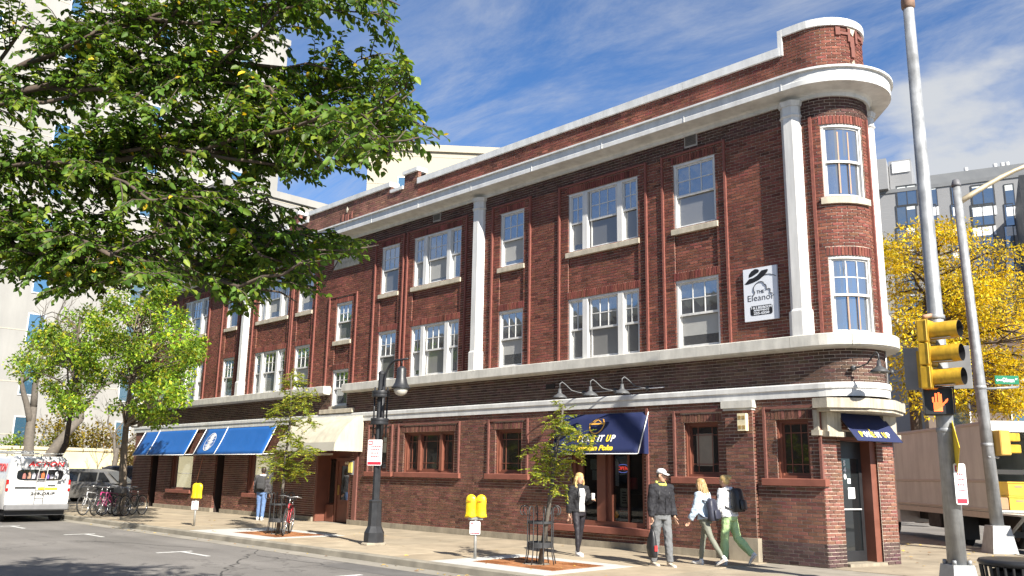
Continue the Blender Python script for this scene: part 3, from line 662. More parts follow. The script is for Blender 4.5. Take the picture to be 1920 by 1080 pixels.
# ---- sash windows of the upper floors
def sash_window(u0, u1, z0, z1, kind, n=1, style=0):
    """one sash window: outer frame, sashes with glazing bars, panes, lower screen"""
    mb = UB(); fw = .055; d1 = -.035
    lights = [(u0, u1, 3)]
    if kind == 'triple':
        w = u1 - u0; s = w * .215; m2 = .155; lights = [(u0, u0 + s + fw, 2), (u0 + s + m2, u1 - s - m2, 3), (u1 - s - fw, u1, 2)]
        mb.ubox(u0 + s, u0 + s + m2, -.15, -.004, z0, z1 - .05); mb.ubox(u1 - s - m2, u1 - s, -.15, -.004, z0, z1 - .05)
    mb.ubox(u0, u1, -.15, d1 + .012, z1 - fw, z1, n); mb.ubox(u0, u1, -.15, d1, z0, z0 + fw * .8, n)
    mb.ubox(u0, u0 + fw, -.15, d1, z0 + fw * .8, z1 - fw); mb.ubox(u1 - fw, u1, -.15, d1, z0 + fw * .8, z1 - fw)
    win = mb.fin('window', WHITE)
    for (a, c, nc) in lights:
        a += fw * .9; c -= fw * .9; zb, zt = z0 + fw * .8, z1 - fw; zm = zb + (zt - zb) * (.50 + random.uniform(-.012, .012)); sw = .04
        if kind == 'nose': nc = 3 if style else 1
        s = UB(); dA, dB = -.105, -.065                               # upper sash
        s.ubox(a, c, dA, dB, zt - sw, zt, n); s.ubox(a, c, dA, dB + .006, zm - .025, zm + .025, n); s.ubox(a, a + sw, dA, dB, zm + .025, zt - sw); s.ubox(c - sw, c, dA, dB, zm + .025, zt - sw)
        pa, pc, pz0, pz1 = a + sw, c - sw, zm + .025, zt - sw; nr = 2 if nc > 1 else 1
        for i in range(1, nc):
            u = pa + (pc - pa) * i / nc; s.ubox(u - .011, u + .011, dA + .002, dB - .006, pz0, pz1)
        if nr == 2: s.ubox(pa, pc, dA + .004, dB - .009, (pz0 + pz1) / 2 - .011, (pz0 + pz1) / 2 + .011, n)
        s.ubox(a, c, dA - .04, dB - .04, zb, zb + .05, n); s.ubox(a, a + sw, dA - .04, dB - .04, zb + .05, zm - .026); s.ubox(c - sw, c, dA - .04, dB - .04, zb + .05, zm - .026)
        s.fin('sash', WHITE, win)
        for i in range(nc):
            for j in range(nr):
                g = UB(); x0 = pa + (pc - pa) * i / nc; x1 = pa + (pc - pa) * (i + 1) / nc; y0 = pz0 + (pz1 - pz0) * j / nr; y1 = pz0 + (pz1 - pz0) * (j + 1) / nr
                e = random.gauss(0, .0012); k = max(1, n // nc); g.rings([[(x0 + (x1 - x0) * q / k, -.084 + (e if q == k else -e), y0), (x0 + (x1 - x0) * q / k, -.090, y0), (x0 + (x1 - x0) * q / k, -.090, y1), (x0 + (x1 - x0) * q / k, -.084 + e, y1)] for q in range(k + 1)])
                g.fin('pane', GUP, win)
        g = UB(); g.ubox(a + sw, c - sw, -.128, -.122, zb + .05, zm - .026, n); g.fin('screen' if kind != 'nose' else 'pane', random.choice(GDNS) if kind != 'nose' else GUP, win)
        if random.random() < .33 and kind != 'nose':
            g = UB(); g.ubox(a + sw + .01, c - sw - .01, -.121, -.118, zb + .05 + random.uniform(.05, .3), zm - .03, n); g.fin('blind', BLIND, win)
    return win
def sill(u0, u1, z0, z1, d, mat, n=1):
    mb = UB(); mb.sweep([(-.12, z0), (d, z0), (d, z1 - .01), (d - .01, z1), (-.12, z1 + .01)], [u0 + (u1 - u0) * i / n for i in range(n + 1)]); return mb.fin('sill', mat)
for k, a, c in COLS:
    sash_window(a, c, *W3, k); sash_window(a, c, *W2, k); sill(a - .06, c + .05, W3[0] - .13, W3[0] - .001, .05, SILLS)
sash_window(-25.36, -24.43, 6.03, 7.37, 'single'); sill(-25.42, -24.37, 5.89, 6.029, .05, SILLS)
sash_window(-25.36, -24.43, 3.80, 5.04, 'single'); sill(-25.9, -23.95, 3.56, 3.70, .10, SILLS); sill(-25.42, -24.37, 3.71, 3.799, .04, SILLS)
sash_window(NT0, NT1, *W3, 'nose', 12, 0); sash_window(NT0, NT1, *W2, 'nose', 12, 1); sill(NT0 - .06, NT1 + .06, W3[0] - .14, W3[0] - .001, .06, SILLS, 12)
# curtains seen inside the rounded windows
for zz in (7.45, 4.6):
    for k, fr in enumerate((.36, .62)):
        u = NT0 + (NT1 - NT0) * fr; mb = UB(); mb.ubox(u, u + .03, -.083, -.078, zz, zz + 1.35); mb.fin('blind_cord', M('curtain_pole', (.36, .22, .14), .6), bld)
# ---- brown ground-floor windows with leaded bars
def leaded(u0, u1, z0, z1, parts):
    mb = UB(); fw = .07; d = -.10
    mb.ubox(u0, u1, -.26, d, z1 - fw, z1); mb.ubox(u0, u1, -.26, d, z0, z0 + .06); mb.ubox(u0, u0 + fw, -.26, d, z0 + .06, z1 - fw); mb.ubox(u1 - fw, u1, -.26, d, z0 + .06, z1 - fw)
    mb.ubox(u0 - .012, u0 + .02, -.2, -.06, z0, z1); mb.ubox(u1 - .02, u1 + .012, -.2, -.06, z0, z1); mb.ubox(u0 - .012, u1 + .012, -.2, -.062, z1 - .02, z1 + .012)
    ls = [(u0 + fw, u1 - fw)]
    if parts == 3:
        w = u1 - u0; a = u0 + w * .285; c = u1 - w * .285; mb.ubox(a - .06, a + .06, -.25, d + .02, z0 + .06, z1 - fw); mb.ubox(c - .06, c + .06, -.25, d + .02, z0 + .06, z1 - fw); ls = [(u0 + fw, a - .06), (a + .06, c - .06), (c + .06, u1 - fw)]
    win = mb.fin('window', BROWN)
    for a, c in ls:
        s = UB(); zb, zt = z0 + .06, z1 - fw; e = .03; s.ubox(a, c, -.2, -.16, zt - e, zt); s.ubox(a, c, -.2, -.16, zb, zb + .05); s.ubox(a, a + e, -.2, -.16, zb + .05, zt - e); s.ubox(c - e, c, -.2, -.16, zb + .05, zt - e)
        a2, c2, b2, t2 = a + e, c - e, zb + .05, zt - e; w = c2 - a2; h = t2 - b2; xs_ = [a2, a2 + min(.15, w * .28), c2 - min(.15, w * .28), c2]; zs_ = [b2, b2 + .17, t2 - .17, t2]
        for u in xs_[1:3]: s.ubox(u - .009, u + .009, -.195, -.165, b2, t2)
        for z in zs_[1:3]: s.ubox(a2, c2, -.193, -.168, z - .009, z + .009)
        s.fin('sash', BROWN, win)
        for i in range(3):
            for j in range(3):
                g = UB(); g.ubox(xs_[i], xs_[i + 1], -.184, -.178, zs_[j], zs_[j + 1]); g.fin('pane', GDARK, win)
    return win
for a, c in GW:
    leaded(a, c, 1.66, 2.84, 3 if c - a > 1.5 else 1); sill(a - .33, c + .33, 1.52, 1.658, .085, BSILL)
# paper taped inside one window
mb = UB(); mb.ubox(-10.93, -10.5, -.176, -.174, 1.9, 2.6); mb.fin('paper', M('brown_paper', (.24, .21, .16), .9)); 
# ---- shop windows and dark doors under the blue awnings
for i, (a, c) in enumerate(SHOPW):
    mb = UB(); mb.ubox(a, c, -.25, -.05, 2.22, 2.3); mb.ubox(a, c, -.25, -.05, .80, .88); mb.ubox(a, a + .08, -.25, -.05, .88, 2.22); mb.ubox(c - .08, c, -.25, -.05, .88, 2.22); mb.ubox(a + .08, a + .3, -.25, -.12, .88, 2.22)
    w = mb.fin('shop_window', BROWN); g = UB(); g.ubox(a + .3, c - .08, -.16, -.15, .88, 2.22); g.fin('pane', glassmat('shop_glass', (.20, .22, .22), .25), w)
    g = UB(); g.ubox(a + .3, c - .08, -.149, -.14, 1.45, 1.47); g.fin('glazing_bar', M('alu', (.6, .6, .6), .4, 0), w); sill(a - .15, c + .1, .66, .799, .1, BSILL)
for a, c in SHOPD:
    mb = UB(); mb.ubox(a, c, -.9, -.88, 0, 2.35); mb.ubox(a - .05, a, -.9, -.1, 0, 2.35); mb.ubox(c, c + .05, -.9, -.1, 0, 2.35); mb.ubox(a, c, -.9, -.1, 2.3, 2.35); dr = mb.fin('doorway', M('dark_doorway', (.03, .018, .015), .6))
    g = UB(); g.ubox(a + .1, c - .1, -.87, -.865, .3, 2.1); g.fin('door_pane', GDARK, dr)
# ---- street entrance with number
a, c = ENTR[0], ENTR[1]
mb = UB(); mb.ubox(a, c, -.55, -.5, 0, 2.45); mb.ubox(a, a + .1, -.5, -.02, 0, 2.45); mb.ubox(c - .1, c, -.5, -.02, 0, 2.45); mb.ubox(a + .1, c - .1, -.5, -.02, 2.35, 2.45)
en = mb.fin('entrance', BROWN)
mb = UB(); mb.ubox(-25.42, -24.25, -.5, -.40, 2.0, 2.1); mb.ubox(-25.42, -25.3, -.5, -.40, 0, 2.0); mb.ubox(-24.37, -24.25, -.5, -.40, 0, 2.0); mb.ubox(-25.9, -25.42, -.5, -.38, 0, .55); mb.fin('door_frame', BROWN, en)
mb = UB(); mb.ubox(-25.30, -25.14, -.48, -.43, .02, 2.0); mb.ubox(-24.53, -24.37, -.48, -.43, .02, 2.0); mb.ubox(-25.14, -24.53, -.48, -.43, 1.83, 2.0); mb.ubox(-25.14, -24.53, -.48, -.43, .02, .72); mb.ubox(-25.08, -24.59, -.43, -.415, .12, .60)
dr = mb.fin('door', BROWN)
g = UB(); g.ubox(-25.14, -24.53, -.465, -.455, .72, 1.83); g.fin('door_pane', glassmat('door_glass', (.03, .032, .03), .22), dr)
g = UB(); g.ubox(-25.25, -25.19, -.43, -.40, .88, 1.2); g.fin('door_handle', M('brass', (.55, .38, .12), .35, .1, 5, 0, 1, .9), dr)
g = UB(); g.ubox(-25.85, -25.5, -.49, -.48, .6, 2.05); g.fin('side_light', GDARK, en)
text('house_number', '448', .15, M('number_paint', (.75, .68, .5), .5, 0), bld, (-24.83 - B0[0], .426, 1.915), (1, 0, 0), (0, 0, 1), .004)
g = UB(); g.ubox(-23.86, -23.72, 0, .12, 1.55, 2.0); g.fin('wall_light', M('wall_light_metal', (.12, .12, .12), .5), bld); g = UB(); g.ubox(-23.88, -23.70, .12, .16, 1.62, 1.94); g.fin('light_lens', M('amber_lens', (.62, .50, .12), .3))
mb = UB(); mb.ubox(-23.75, -23.55, -.02, .05, 0, 2.45); mb.fin('entrance_jamb', BEADG)
# ---- restaurant storefront
a, c, z0, z1 = STORE
mb = UB(); mb.ubox(a, c, -.3, -.05, z1 - .12, z1); mb.ubox(a, a + .1, -.3, -.05, z0, z1 - .12); mb.ubox(c - .08, c, -.3, -.05, z0, z1 - .12); mb.ubox(a + .1, c - .08, -.3, -.05, z0, z0 + .12)
mb.ubox(-13.68, -13.42, -.3, -.03, z0 + .12, z1 - .12); mb.ubox(a + .1, a + .28, -.3, -.12, z0 + .12, z1 - .12); mb.ubox(-13.42, -13.3, -.3, -.1, z0 + .12, z1 - .12); mb.ubox(-12.84, -12.80, -.2, -.14, z0 + .12, z1 - .12)
st = mb.fin('storefront', BROWN)
SG = clearglass('storefront_glass', .06, (.5, .52, .52))
for (p, q) in ((a + .28, -13.68), (-13.3, -12.84), (-12.80, c - .08)):
    g = UB(); g.ubox(p, q, -.19, -.182, z0 + .12, z1 - .12); g.fin('pane', SG, st)
sill(-14.98, -12.05, .33, .478, .12, BSILL)
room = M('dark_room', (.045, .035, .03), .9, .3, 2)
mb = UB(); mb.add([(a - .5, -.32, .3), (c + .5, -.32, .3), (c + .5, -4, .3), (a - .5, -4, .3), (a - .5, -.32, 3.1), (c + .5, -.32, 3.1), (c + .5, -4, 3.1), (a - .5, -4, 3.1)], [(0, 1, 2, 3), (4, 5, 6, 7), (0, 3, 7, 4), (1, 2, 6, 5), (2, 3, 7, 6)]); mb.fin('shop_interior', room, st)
for (u, w, z, h) in ((-13.9, .5, .3, .9), (-12.9, .7, .3, .75)): mb = UB(); mb.ubox(u - w / 2, u + w / 2, -2.4, -1.6, z, z + h); mb.fin('counter', M('counter_wood', (.12, .07, .04), .5), st)
# ---- corner entrance
DS0, DS1 = .53, CL - .5
mb = UB(CM); mb.ubox(DS0, DS0 + .06, -.45, -.10, .02, 2.6); mb.ubox(DS1 - .16, DS1, -.45, -.06, .02, 2.6); mb.ubox(DS0, DS1, -.45, -.08, 2.42, 2.6); fr = mb.fin('corner_door_frame', BROWN)
DK = M('black_door_frame', (.018, .018, .02), .4, .1, 8)
mb = UB(CM); p, q = DS0 + .06, DS1 - .16; mb.ubox(p, p + .09, -.34, -.29, .06, 2.42); mb.ubox(q - .09, q, -.34, -.29, .06, 2.42); mb.ubox(p + .09, q - .09, -.34, -.29, 2.08, 2.42); mb.ubox(p + .09, q - .09, -.34, -.29, .06, .26)
cd = mb.fin('corner_door', DK)
g = UB(CM); g.ubox(p + .09, q - .09, -.325, -.315, .26, 2.08); g.fin('door_pane', glassmat('corner_door_glass', (.012, .014, .015), .10), cd)
g = UB(CM); g.ubox(p + .09, q - .09, -.30, -.27, 1.06, 1.085); g.fin('push_bar', M('alu', (.6, .6, .6), .4, 0), cd)
g = UB(CM); g.ubox(DS0, DS1, -.45, .06, -.01, .055); g.fin('threshold', PLINTH)
PAPER = M('white_paper', (.78, .78, .76), .7, .05)
for (s, z, w, h) in ((p + .45, 1.28, .2, .22), (p + .13, 1.5, .1, .2), (p + .45, 1.58, .09, .1)):
    g = UB(CM); g.ubox(s, s + w, -.313, -.311, z, z + h); g.fin('notice', PAPER, cd)
for i, ch in enumerate('540'):
    q_ = CM(p + .38, -.309, 1.98 - i * .135); text('door_number', ch, .14, PAPER, cd, (q_[0] - B0[0], q_[1], q_[2]), (CD[0], CD[1], 0), (0, 0, 1), .006)
# concrete canopy slab over the corner entrance and its brackets
CONC2 = streaks(M('canopy_concrete', (.42, .38, .305), .9, .22, 3, .35, 35), .35, (9, 9, 1))
sp = [(-7.94, .05), (-7.94, -.30), (-7.62, -.34), (-7.05, .25), (-6.85, 1.0), (-7.02, 1.95), (-7.35, 2.35), (-7.7, 2.3)]
mb = MB(); mb.prism(sp, 3.02, 3.21); mb.build('canopy_slab', CONC2, bld, False, B0)
mb = MB(); sp2 = [(x * .93 + -7.4 * .07, y * .93 + 1.0 * .07) for x, y in sp]; mb.prism(sp2, 2.96, 3.018); mb.build('canopy_moulding', CONC2, bld, False, B0)
for s0 in (.02, CL - .42):
    mb = UB(CM); mb.ubox(s0, s0 + .40, -.02, .14, 2.58, 2.955); mb.ubox(s0 - .03, s0 + .44, -.02, .20, 2.48, 2.575); mb.fin('canopy_bracket', CONC2)
mb = UB(); mb.ubox(-8.03, -7.93, -.02, .12, 2.6, 3.0); mb.ubox(-8.06, -7.90, -.02, .16, 2.5, 2.6); mb.fin('canopy_bracket', CONC2)
g = UB(CM); g.ubox(DS0 + .02, DS1 - .02, -.06, -.04, 2.5, 2.95); g.fin('transom_panel', M('dark_louver', (.05, .045, .04), .6))
# ---- roof-level vents, date stone, small wall fittings
def vent(u0, u1, z0, z1):
    mb = UB(); mb.ubox(u0, u1, -.02, .015, z0, z1); v = mb.fin('wall_vent', M('vent_metal', (.33, .30, .27), .6))
    for k in range(6):
        z = z0 + .04 + (z1 - z0 - .08) * (k + .5) / 6; s = UB(); s.add([(u0 + .03, .018, z - .018), (u1 - .03, .018, z - .018), (u1 - .03, .034, z + .012), (u0 + .03, .034, z + .012)], [(0, 1, 2, 3)]); s.fin('slat', M('vent_slat', (.09, .08, .075), .6), v)
vent(-10.92, -10.56, 9.28, 9.6); vent(-20.22, -19.86, 9.3, 9.56); vent(-29.6, -29.25, 9.3, 9.56)
g = UB(); g.ubox(-25.63, -24.12, -.02, .03, 8.6, 8.97); pl_ = g.fin('name_stone', SILLS)
CARV = M('carved_stone', (.33, .295, .235), .9)
for uc_ in (-25.40, -24.35):                                         # two carved shields and a low scroll between them
    mb = UB(); mb.rings([[(uc_ + x, d, 8.785 + z) for x, z in ((-.10, .11), (.10, .11), (.10, .0), (0, -.13), (-.10, .0))] for d in (.03, .036)]); mb.fin('carved_shield', CARV, pl_)
for k in range(7):
    mb = UB(); u_ = -25.17 + k * .1; mb.ubox(u_, u_ + .06, .03, .036, 8.74 + .03 * math.sin(k * 2.1), 8.80 + .05 * abs(math.sin(k * 1.3))); mb.fin('carved_scroll', CARV, pl_)
g = UB(); g.ubox(-15.35, -15.05, -.04, .012, 3.83, 3.95); g.fin('air_brick', M('air_brick_hole', (.02, .018, .016), .9))
g = UB(); g.ubox(-9.66, -9.47, .1, .22, 2.62, 2.98); spk = g.fin('alarm_box', M('cream_box', (.62, .55, .36), .6))
for z in (2.66, 2.86):
    for u in (-9.65, -9.555):
        for k in range(4): g = UB(); g.ubox(u + .008, u + .08, .221, .226, z + k * .02, z + k * .02 + .009); g.fin('grille_slot', M('amber_slot', (.40, .25, .06), .5), spk)
mb = UB(); mb.ubox(-12.16, -12.10, -.02, .05, .5, 3.2); mb.fin('downpipe', BEADG)
q = [FM(NX + NR * rad(96), .04, z) for z in (3.55, 4.2)]; mb = MB(); mb.tube(q, .018, 6); mb.build('conduit', M('galvanised', (.5, .5, .5), .45, .1, 6, 0, 1, .7), bld, True, B0)
# ------------------------------------------------------------------ awnings
def blue_mat(name, c, r=.75): return M(name, c, r, .06, 3, .15, 25)
BLUE = blue_mat('blue_canvas', (.006, .088, .32)); NAVY = blue_mat('navy_canvas', (.009, .016, .070)); CREAM = streaks(blue_mat('cream_canvas', (.48, .445, .35), .8), .2, (4, 4, 1))
ALU = M('white_aluminium', (.72, .72, .70), .4, .04); PAINTW = M('white_print', (.80, .80, .80), .6, 0); YEL = M('yellow_print', (.85, .62, .04), .6, 0)
def slope_awning(name, label, x0, x1, zt, zb, dep, mat, group=None, split=None):
    t = thing(name, label, 'awning', ((x0 + x1) / 2, -.02, zb), 0, group); w = (x1 - x0) / 2; h = zt - zb
    rows = 7; bb = MB(); n = 16; vs = []; fs = []
    for j in range(rows + 1):
        for i in range(n + 1):
            f = j / rows; u = -w + 2 * w * i / n; sag = .02 * math.sin(PI * f) + .004 * math.sin(i * 2.1) * f
            vs.append((u, -dep * f + sag * .8, h * (1 - f) - sag))
    for j in range(rows):
        for i in range(n): a = j * (n + 1) + i; fs.append((a, a + 1, a + n + 2, a + n + 1))
    bb.add(vs, fs); o = bb.build('canvas', mat, t, True)
    md = o.modifiers.new('thick', 'SOLIDIFY'); md.thickness = .006
    return t, w, h
def awn_frame(t, w, h, dep, mat=None):
    mat = mat or ALU
    for s in (-1, 1):
        b = MB(); b.tube([(s * (w + .012), 0, h), (s * (w + .012), -dep, 0)], .018, 6); b.build('frame_bar', mat, t, True)
    b = MB(); b.tube([(-w, -dep, -.01), (w, -dep, -.01)], .016, 6); b.build('front_bar', mat, t, True)
    b = MB(); b.tube([(-w, 0, h + .01), (w, 0, h + .01)], .022, 6); b.build('wall_bar', mat, t, True)
    for s in (-1, 1):
        b = MB(); b.tube([(s * (w - .05), -dep + .02, 0), (s * (w - .05), .0, .03)], .015, 6); b.build('brace', mat, t, True)
def seam(t, x, h, dep, mat=None):
    b = MB(); b.tube([(x, -dep * k / 6 + .02 * math.sin(PI * k / 6) * .8 - .018, h * (1 - k / 6) - .02 * math.sin(PI * k / 6) + .012) for k in range(7)], .016, 6); b.build('seam_bar', mat or ALU, t, True)
t, w, h = slope_awning('window_awning', 'bright blue canvas awning farthest left on the brick building, dappled by tree shadow', -40.4, -35.13, 3.32, 2.22, .52, BLUE, 'blue shop awnings'); awn_frame(t, w, h, .52); seam(t, -38.84 + 37.765, h, .52)
t, w, h = slope_awning('window_awning', 'bright blue canvas awning with white round logo next to the cream awning', -34.31, -28.75, 3.30, 2.22, .52, BLUE, 'blue shop awnings'); awn_frame(t, w, h, .52); seam(t, -32.47 + 31.53, h, .52)
# white logo: an oval made of brush-like swashes
lx = -33.42 + 31.53; sd = Vector((0, -.52, -h)).normalized(); nd = Vector((0, -h, .52)).normalized(); b = MB()
def onaw(x, f, e=.02): s_ = .02 * math.sin(PI * f); return Vector((x, -.52 * f + s_ * .8, h * (1 - f) - s_)) + nd * e
for k in range(24):
    a0 = 2 * PI * k / 24; a1 = a0 + 2 * PI / 24 * .95; ro, ri = 1.0, .93
    b.add([onaw(lx + .40 * ro * math.cos(a0), .53 + .33 * ro * math.sin(a0)), onaw(lx + .40 * ro * math.cos(a1), .53 + .33 * ro * math.sin(a1)), onaw(lx + .40 * ri * math.cos(a1), .53 + .33 * ri * math.sin(a1)), onaw(lx + .40 * ri * math.cos(a0), .53 + .33 * ri * math.sin(a0))], [(0, 1, 2, 3)])
rnd = random.Random(5)
for k in range(13):
    f = .27 + .52 * k / 12; ww = .40 * math.sqrt(max(0, 1 - ((f - .53) / .33) ** 2)) * rnd.uniform(.6, .95); c_ = lx + rnd.uniform(-.06, .06); hh = rnd.uniform(.010, .022)
    b.add([onaw(c_ - ww, f + hh), onaw(c_ + ww * .2, f - hh * 1.5), onaw(c_ + ww, f - hh * .2), onaw(c_ + ww * .1, f + hh * 1.4)], [(0, 1, 2, 3)])
b.build('logo', PAINTW, t)
# crank rod leaning on the wall below
b = MB(); b.tube([(-33.55, -.45, 2.2), (-35.0, -.06, .55)], .016, 6); tag(b.build('awning_crank', M('rusty_rod', (.30, .11, .06), .6), None, True), 'thin rusty awning crank rod leaning below the logo awning', 'rod')
# cream entrance awning
t = thing('entrance_awning', 'cream canvas awning with rounded top over the brown entrance door', 'awning', (-25.1, -.02, 2.28)); x0, x1 = -1.72, 1.75
prof = [(0, 1.17), (.18, 1.13), (.40, 1.02), (.62, .84), (.80, .64), (.94, .44), (1.04, .26), (1.06, .24), (1.08, 0)]
b = MB(); n = 10; vs = [(x0 + (x1 - x0) * i / n, -p[0], p[1]) for p in prof[:7] for i in range(n + 1)]; b.add(vs, [(j * (n + 1) + i, j * (n + 1) + i + 1, (j + 1) * (n + 1) + i + 1, (j + 1) * (n + 1) + i) for j in range(6) for i in range(n)]); b.build('canvas', CREAM, t, True)
b = MB(); b.add([(x0, -1.045, .27), (x1, -1.045, .27), (x1, -1.08, .0), (x0, -1.08, .0)], [(0, 1, 2, 3)]); b.build('valance', blue_mat('cream_valance', (.42, .40, .34), .8), t)
for x in (x0, x1):
    b = MB(); b.add([(x, -p[0], p[1]) for p in prof] + [(x, 0, 0)], [tuple(range(len(prof) + 1))]); b.build('side_panel', CREAM, t)
b = MB(); b.box(x0 + .2, x1 - .9, -.9, -.5, -.12, -.06); b.build('light_strip', M('strip_light', (.45, .40, .32), .5), t)
# navy restaurant awning with its lettering
t, w, h = slope_awning('restaurant_awning', 'navy blue awning lettered POKE IT UP over the restaurant storefront', -14.78, -12.10, 3.12, 2.16, .42, NAVY); dep = .42
b = MB(); b.add([(w, 0, h), (w, -dep, 0), (w, 0, 0)], [(0, 1, 2)]); b.build('side_panel', NAVY, t); b = MB(); b.add([(-w, 0, h), (-w, -dep, 0), (-w, 0, 0)], [(0, 1, 2)]); b.build('side_panel', NAVY, t)
b = MB(); b.tube([(w + .012, 0, h), (w + .012, -dep, 0)], .012, 6); b.build('frame_bar', ALU, t, True); b = MB(); b.tube([(-w, -dep, -.005), (w, -dep, -.005)], .012, 6); b.build('front_bar', ALU, t, True)
up = Vector((0, dep, h)).normalized(); nn = Vector((0, -h, dep)).normalized()
def paw(x, f): s_ = .02 * math.sin(PI * f); return Vector((x, -dep * f + s_ * .8, h * (1 - f) - s_)) + nn * .012
q = paw(.0, .62)
for (s_, m_, dx) in (('P', YEL, -.56), ('O', PAINTW, -.42), ('K', PAINTW, -.28), ('E', YEL, -.14), ('I', PAINTW, .03), ('T', PAINTW, .13), ('U', YEL, .33), ('P', PAINTW, .47)):
    o = paw(dx + .02, .62); text('lettering', s_, .235, m_, t, o, (1, 0, 0), up, .008, .15, 'CENTER', .004, .055 if s_ == 'I' else .118)
o = paw(-.04, .86); text('lettering', 'Hawaiian Poke', .185, YEL, t, o, (1, 0, 0), up, .006, .15, 'CENTER', .004, 1.22)
for k in range(4): p0, p1 = paw(-1.03 + k * .035, .745), paw(-1.015 + k * .035, .70 + .008 * (k % 2)); q_ = MB(); q_.tube([p0, p1], .004, 4); q_.build('fine_print', PAINTW, t)
b = MB()
def arc(cx, cf, rx, rf, a0, a1, th, n=18):
    for k in range(n):
        p0 = a0 + (a1 - a0) * k / n; p1 = a0 + (a1 - a0) * (k + 1) / n
        b.add([paw(cx + (rx + th) * math.cos(p0), cf + (rf + th) * math.sin(p0)), paw(cx + (rx + th) * math.cos(p1), cf + (rf + th) * math.sin(p1)), paw(cx + (rx - th) * math.cos(p1), cf + (rf - th) * math.sin(p1)), paw(cx + (rx - th) * math.cos(p0), cf + (rf - th) * math.sin(p0))], [(0, 1, 2, 3)])
arc(-.10, .24, .22, .24, 0, PI, .018)
b.add([paw(-.34, .225), paw(.14, .225), paw(.14, .26), paw(-.34, .26)], [(0, 1, 2, 3)])
for xa, xb, f0, f1 in ((-.30, -.14, .225, .12), (-.14, .06, .12, .13), (.06, .12, .13, .225), (-.20, -.10, .21, .14), (-.10, 0.02, .14, .21)):
    b.add([paw(xa - .018, f0), paw(xa + .018, f0), paw(xb + .018, f1), paw(xb - .018, f1)], [(0, 1, 2, 3)])
b.build('bowl_emblem', M('orange_print', (.72, .38, .06), .6, 0), t)
# small navy awning over the corner door
cq = CP0 + CD * .42; t = thing('corner_awning', 'small navy awning lettered POKE IT UP over the corner door', 'awning', (cq[0] + CN[0] * .02, cq[1] + CN[1] * .02, 2.40), math.atan2(CD[1], CD[0])); W_ = 1.35; dep = .48; h = .58
b = MB(); b.add([(0, 0, h), (W_, 0, h), (W_, -dep, 0), (0, -dep, 0)], [(0, 1, 2, 3)]); o_ = b.build('canvas', NAVY, t); md = o_.modifiers.new('t', 'SOLIDIFY'); md.thickness = .008
for x in (0, W_): b = MB(); b.tube([(x, 0, h), (x, -dep, 0), (x, 0, 0)], .012, 6); b.build('frame_bar', DK, t, True)
up = Vector((0, dep, h)).normalized(); nn = Vector((0, -h, dep)).normalized()
for (s_, m_, dx) in (('P', YEL, .25), ('O', PAINTW, .37), ('K', PAINTW, .485), ('E', YEL, .585), ('I', PAINTW, .70), ('T', PAINTW, .775), ('U', YEL, .93), ('P', PAINTW, 1.05)):
    o = Vector((dx, 0, h)) + Vector((0, -dep, -h)) * .78 + nn * .012; text('lettering', s_, .19, m_, t, o, (1, 0, 0), up, .006, 0, 'CENTER', .003, .04 if s_ == 'I' else .095)
o = Vector((.60, 0, h)) + Vector((0, -dep, -h)) * .66 + nn * .012; text('lettering', "'", .14, YEL, t, o, (1, 0, 0), up, .006, -.3, 'CENTER', .003)

# ------------------------------------------------------------------ hanging apartment sign with a lady's hat
t = thing('apartment_sign', 'white wall sign THE Eleanor with a black hat drawing', 'sign', (-9.08, -.03, 4.93)); BLK = M('black_print', (.012, .012, .014), .5, 0); SW = M('sign_white', (.66, .69, .74), .5, .02)
b = MB(); b.box(-.395, .395, -.03, 0.02, 0, 1.15); b.build('panel', SW, t)
def P2(pts): return [((x - .5) * .79, (1 - y) * 1.15) for x, y in pts]
def flat(name, pts, mat, y=-.033, parent=t):
    b = MB(); q = P2(pts); b.add([(x, y, z) for x, z in q], [tuple(range(len(q)))]); return b.build(name, mat, parent)
flat('hat_crown', [(.17, .17), (.18, .11), (.25, .055), (.36, .02), (.45, .03), (.49, .055), (.47, .09), (.38, .12), (.27, .155)], BLK)
flat('hat_brim', [(.03, .285), (.10, .245), (.18, .195), (.30, .185), (.42, .15), (.50, .10), (.56, .065), (.72, .055), (.76, .07), (.72, .115), (.62, .175), (.48, .235), (.30, .275), (.12, .295)], BLK)
def line(name, pts, w, mat=BLK):
    q = P2(pts); b = MB(); b.tube([(x, -.034, z) for x, z in q], w, 5); return b.build(name, mat, t)
line('hat_feather', [(.54, .20), (.60, .165), (.70, .15), (.80, .155), (.90, .18), (.985, .215)], .006)
line('face_profile', [(.30, .52), (.34, .465), (.30, .42), (.31, .36), (.37, .31), (.46, .275), (.54, .275), (.60, .29), (.62, .325), (.68, .355), (.69, .40), (.68, .435), (.75, .425), (.80, .44), (.79, .48), (.78, .505), (.86, .525)], .009)
text('lettering', 'THE', .10, BLK, t, (0.0, -.032, .615), (1, 0, 0), (0, 0, 1), 0, 0, 'CENTER', .002, .17)
text('lettering', 'Eleanor', .19, BLK, t, (0.0, -.032, .49), (1, 0, 0), (0, 0, 1), -.002, 0, 'CENTER', .002, .62)
flat('badge', [(.18, .745), (.215, .72), (.80, .72), (.835, .745), (.835, .87), (.80, .90), (.215, .90), (.18, .87)], BLK)
for s_, sz, z, wd in (('1 & 2 BEDROOM', .075, .275, .47), ('APARTMENTS', .05, .218, .36), ('255-6550', .075, .155, .36)): text('lettering', s_, sz, SW, t, (.005, -.035, z), (1, 0, 0), (0, 0, 1), .002, 0, 'CENTER', .002, wd)

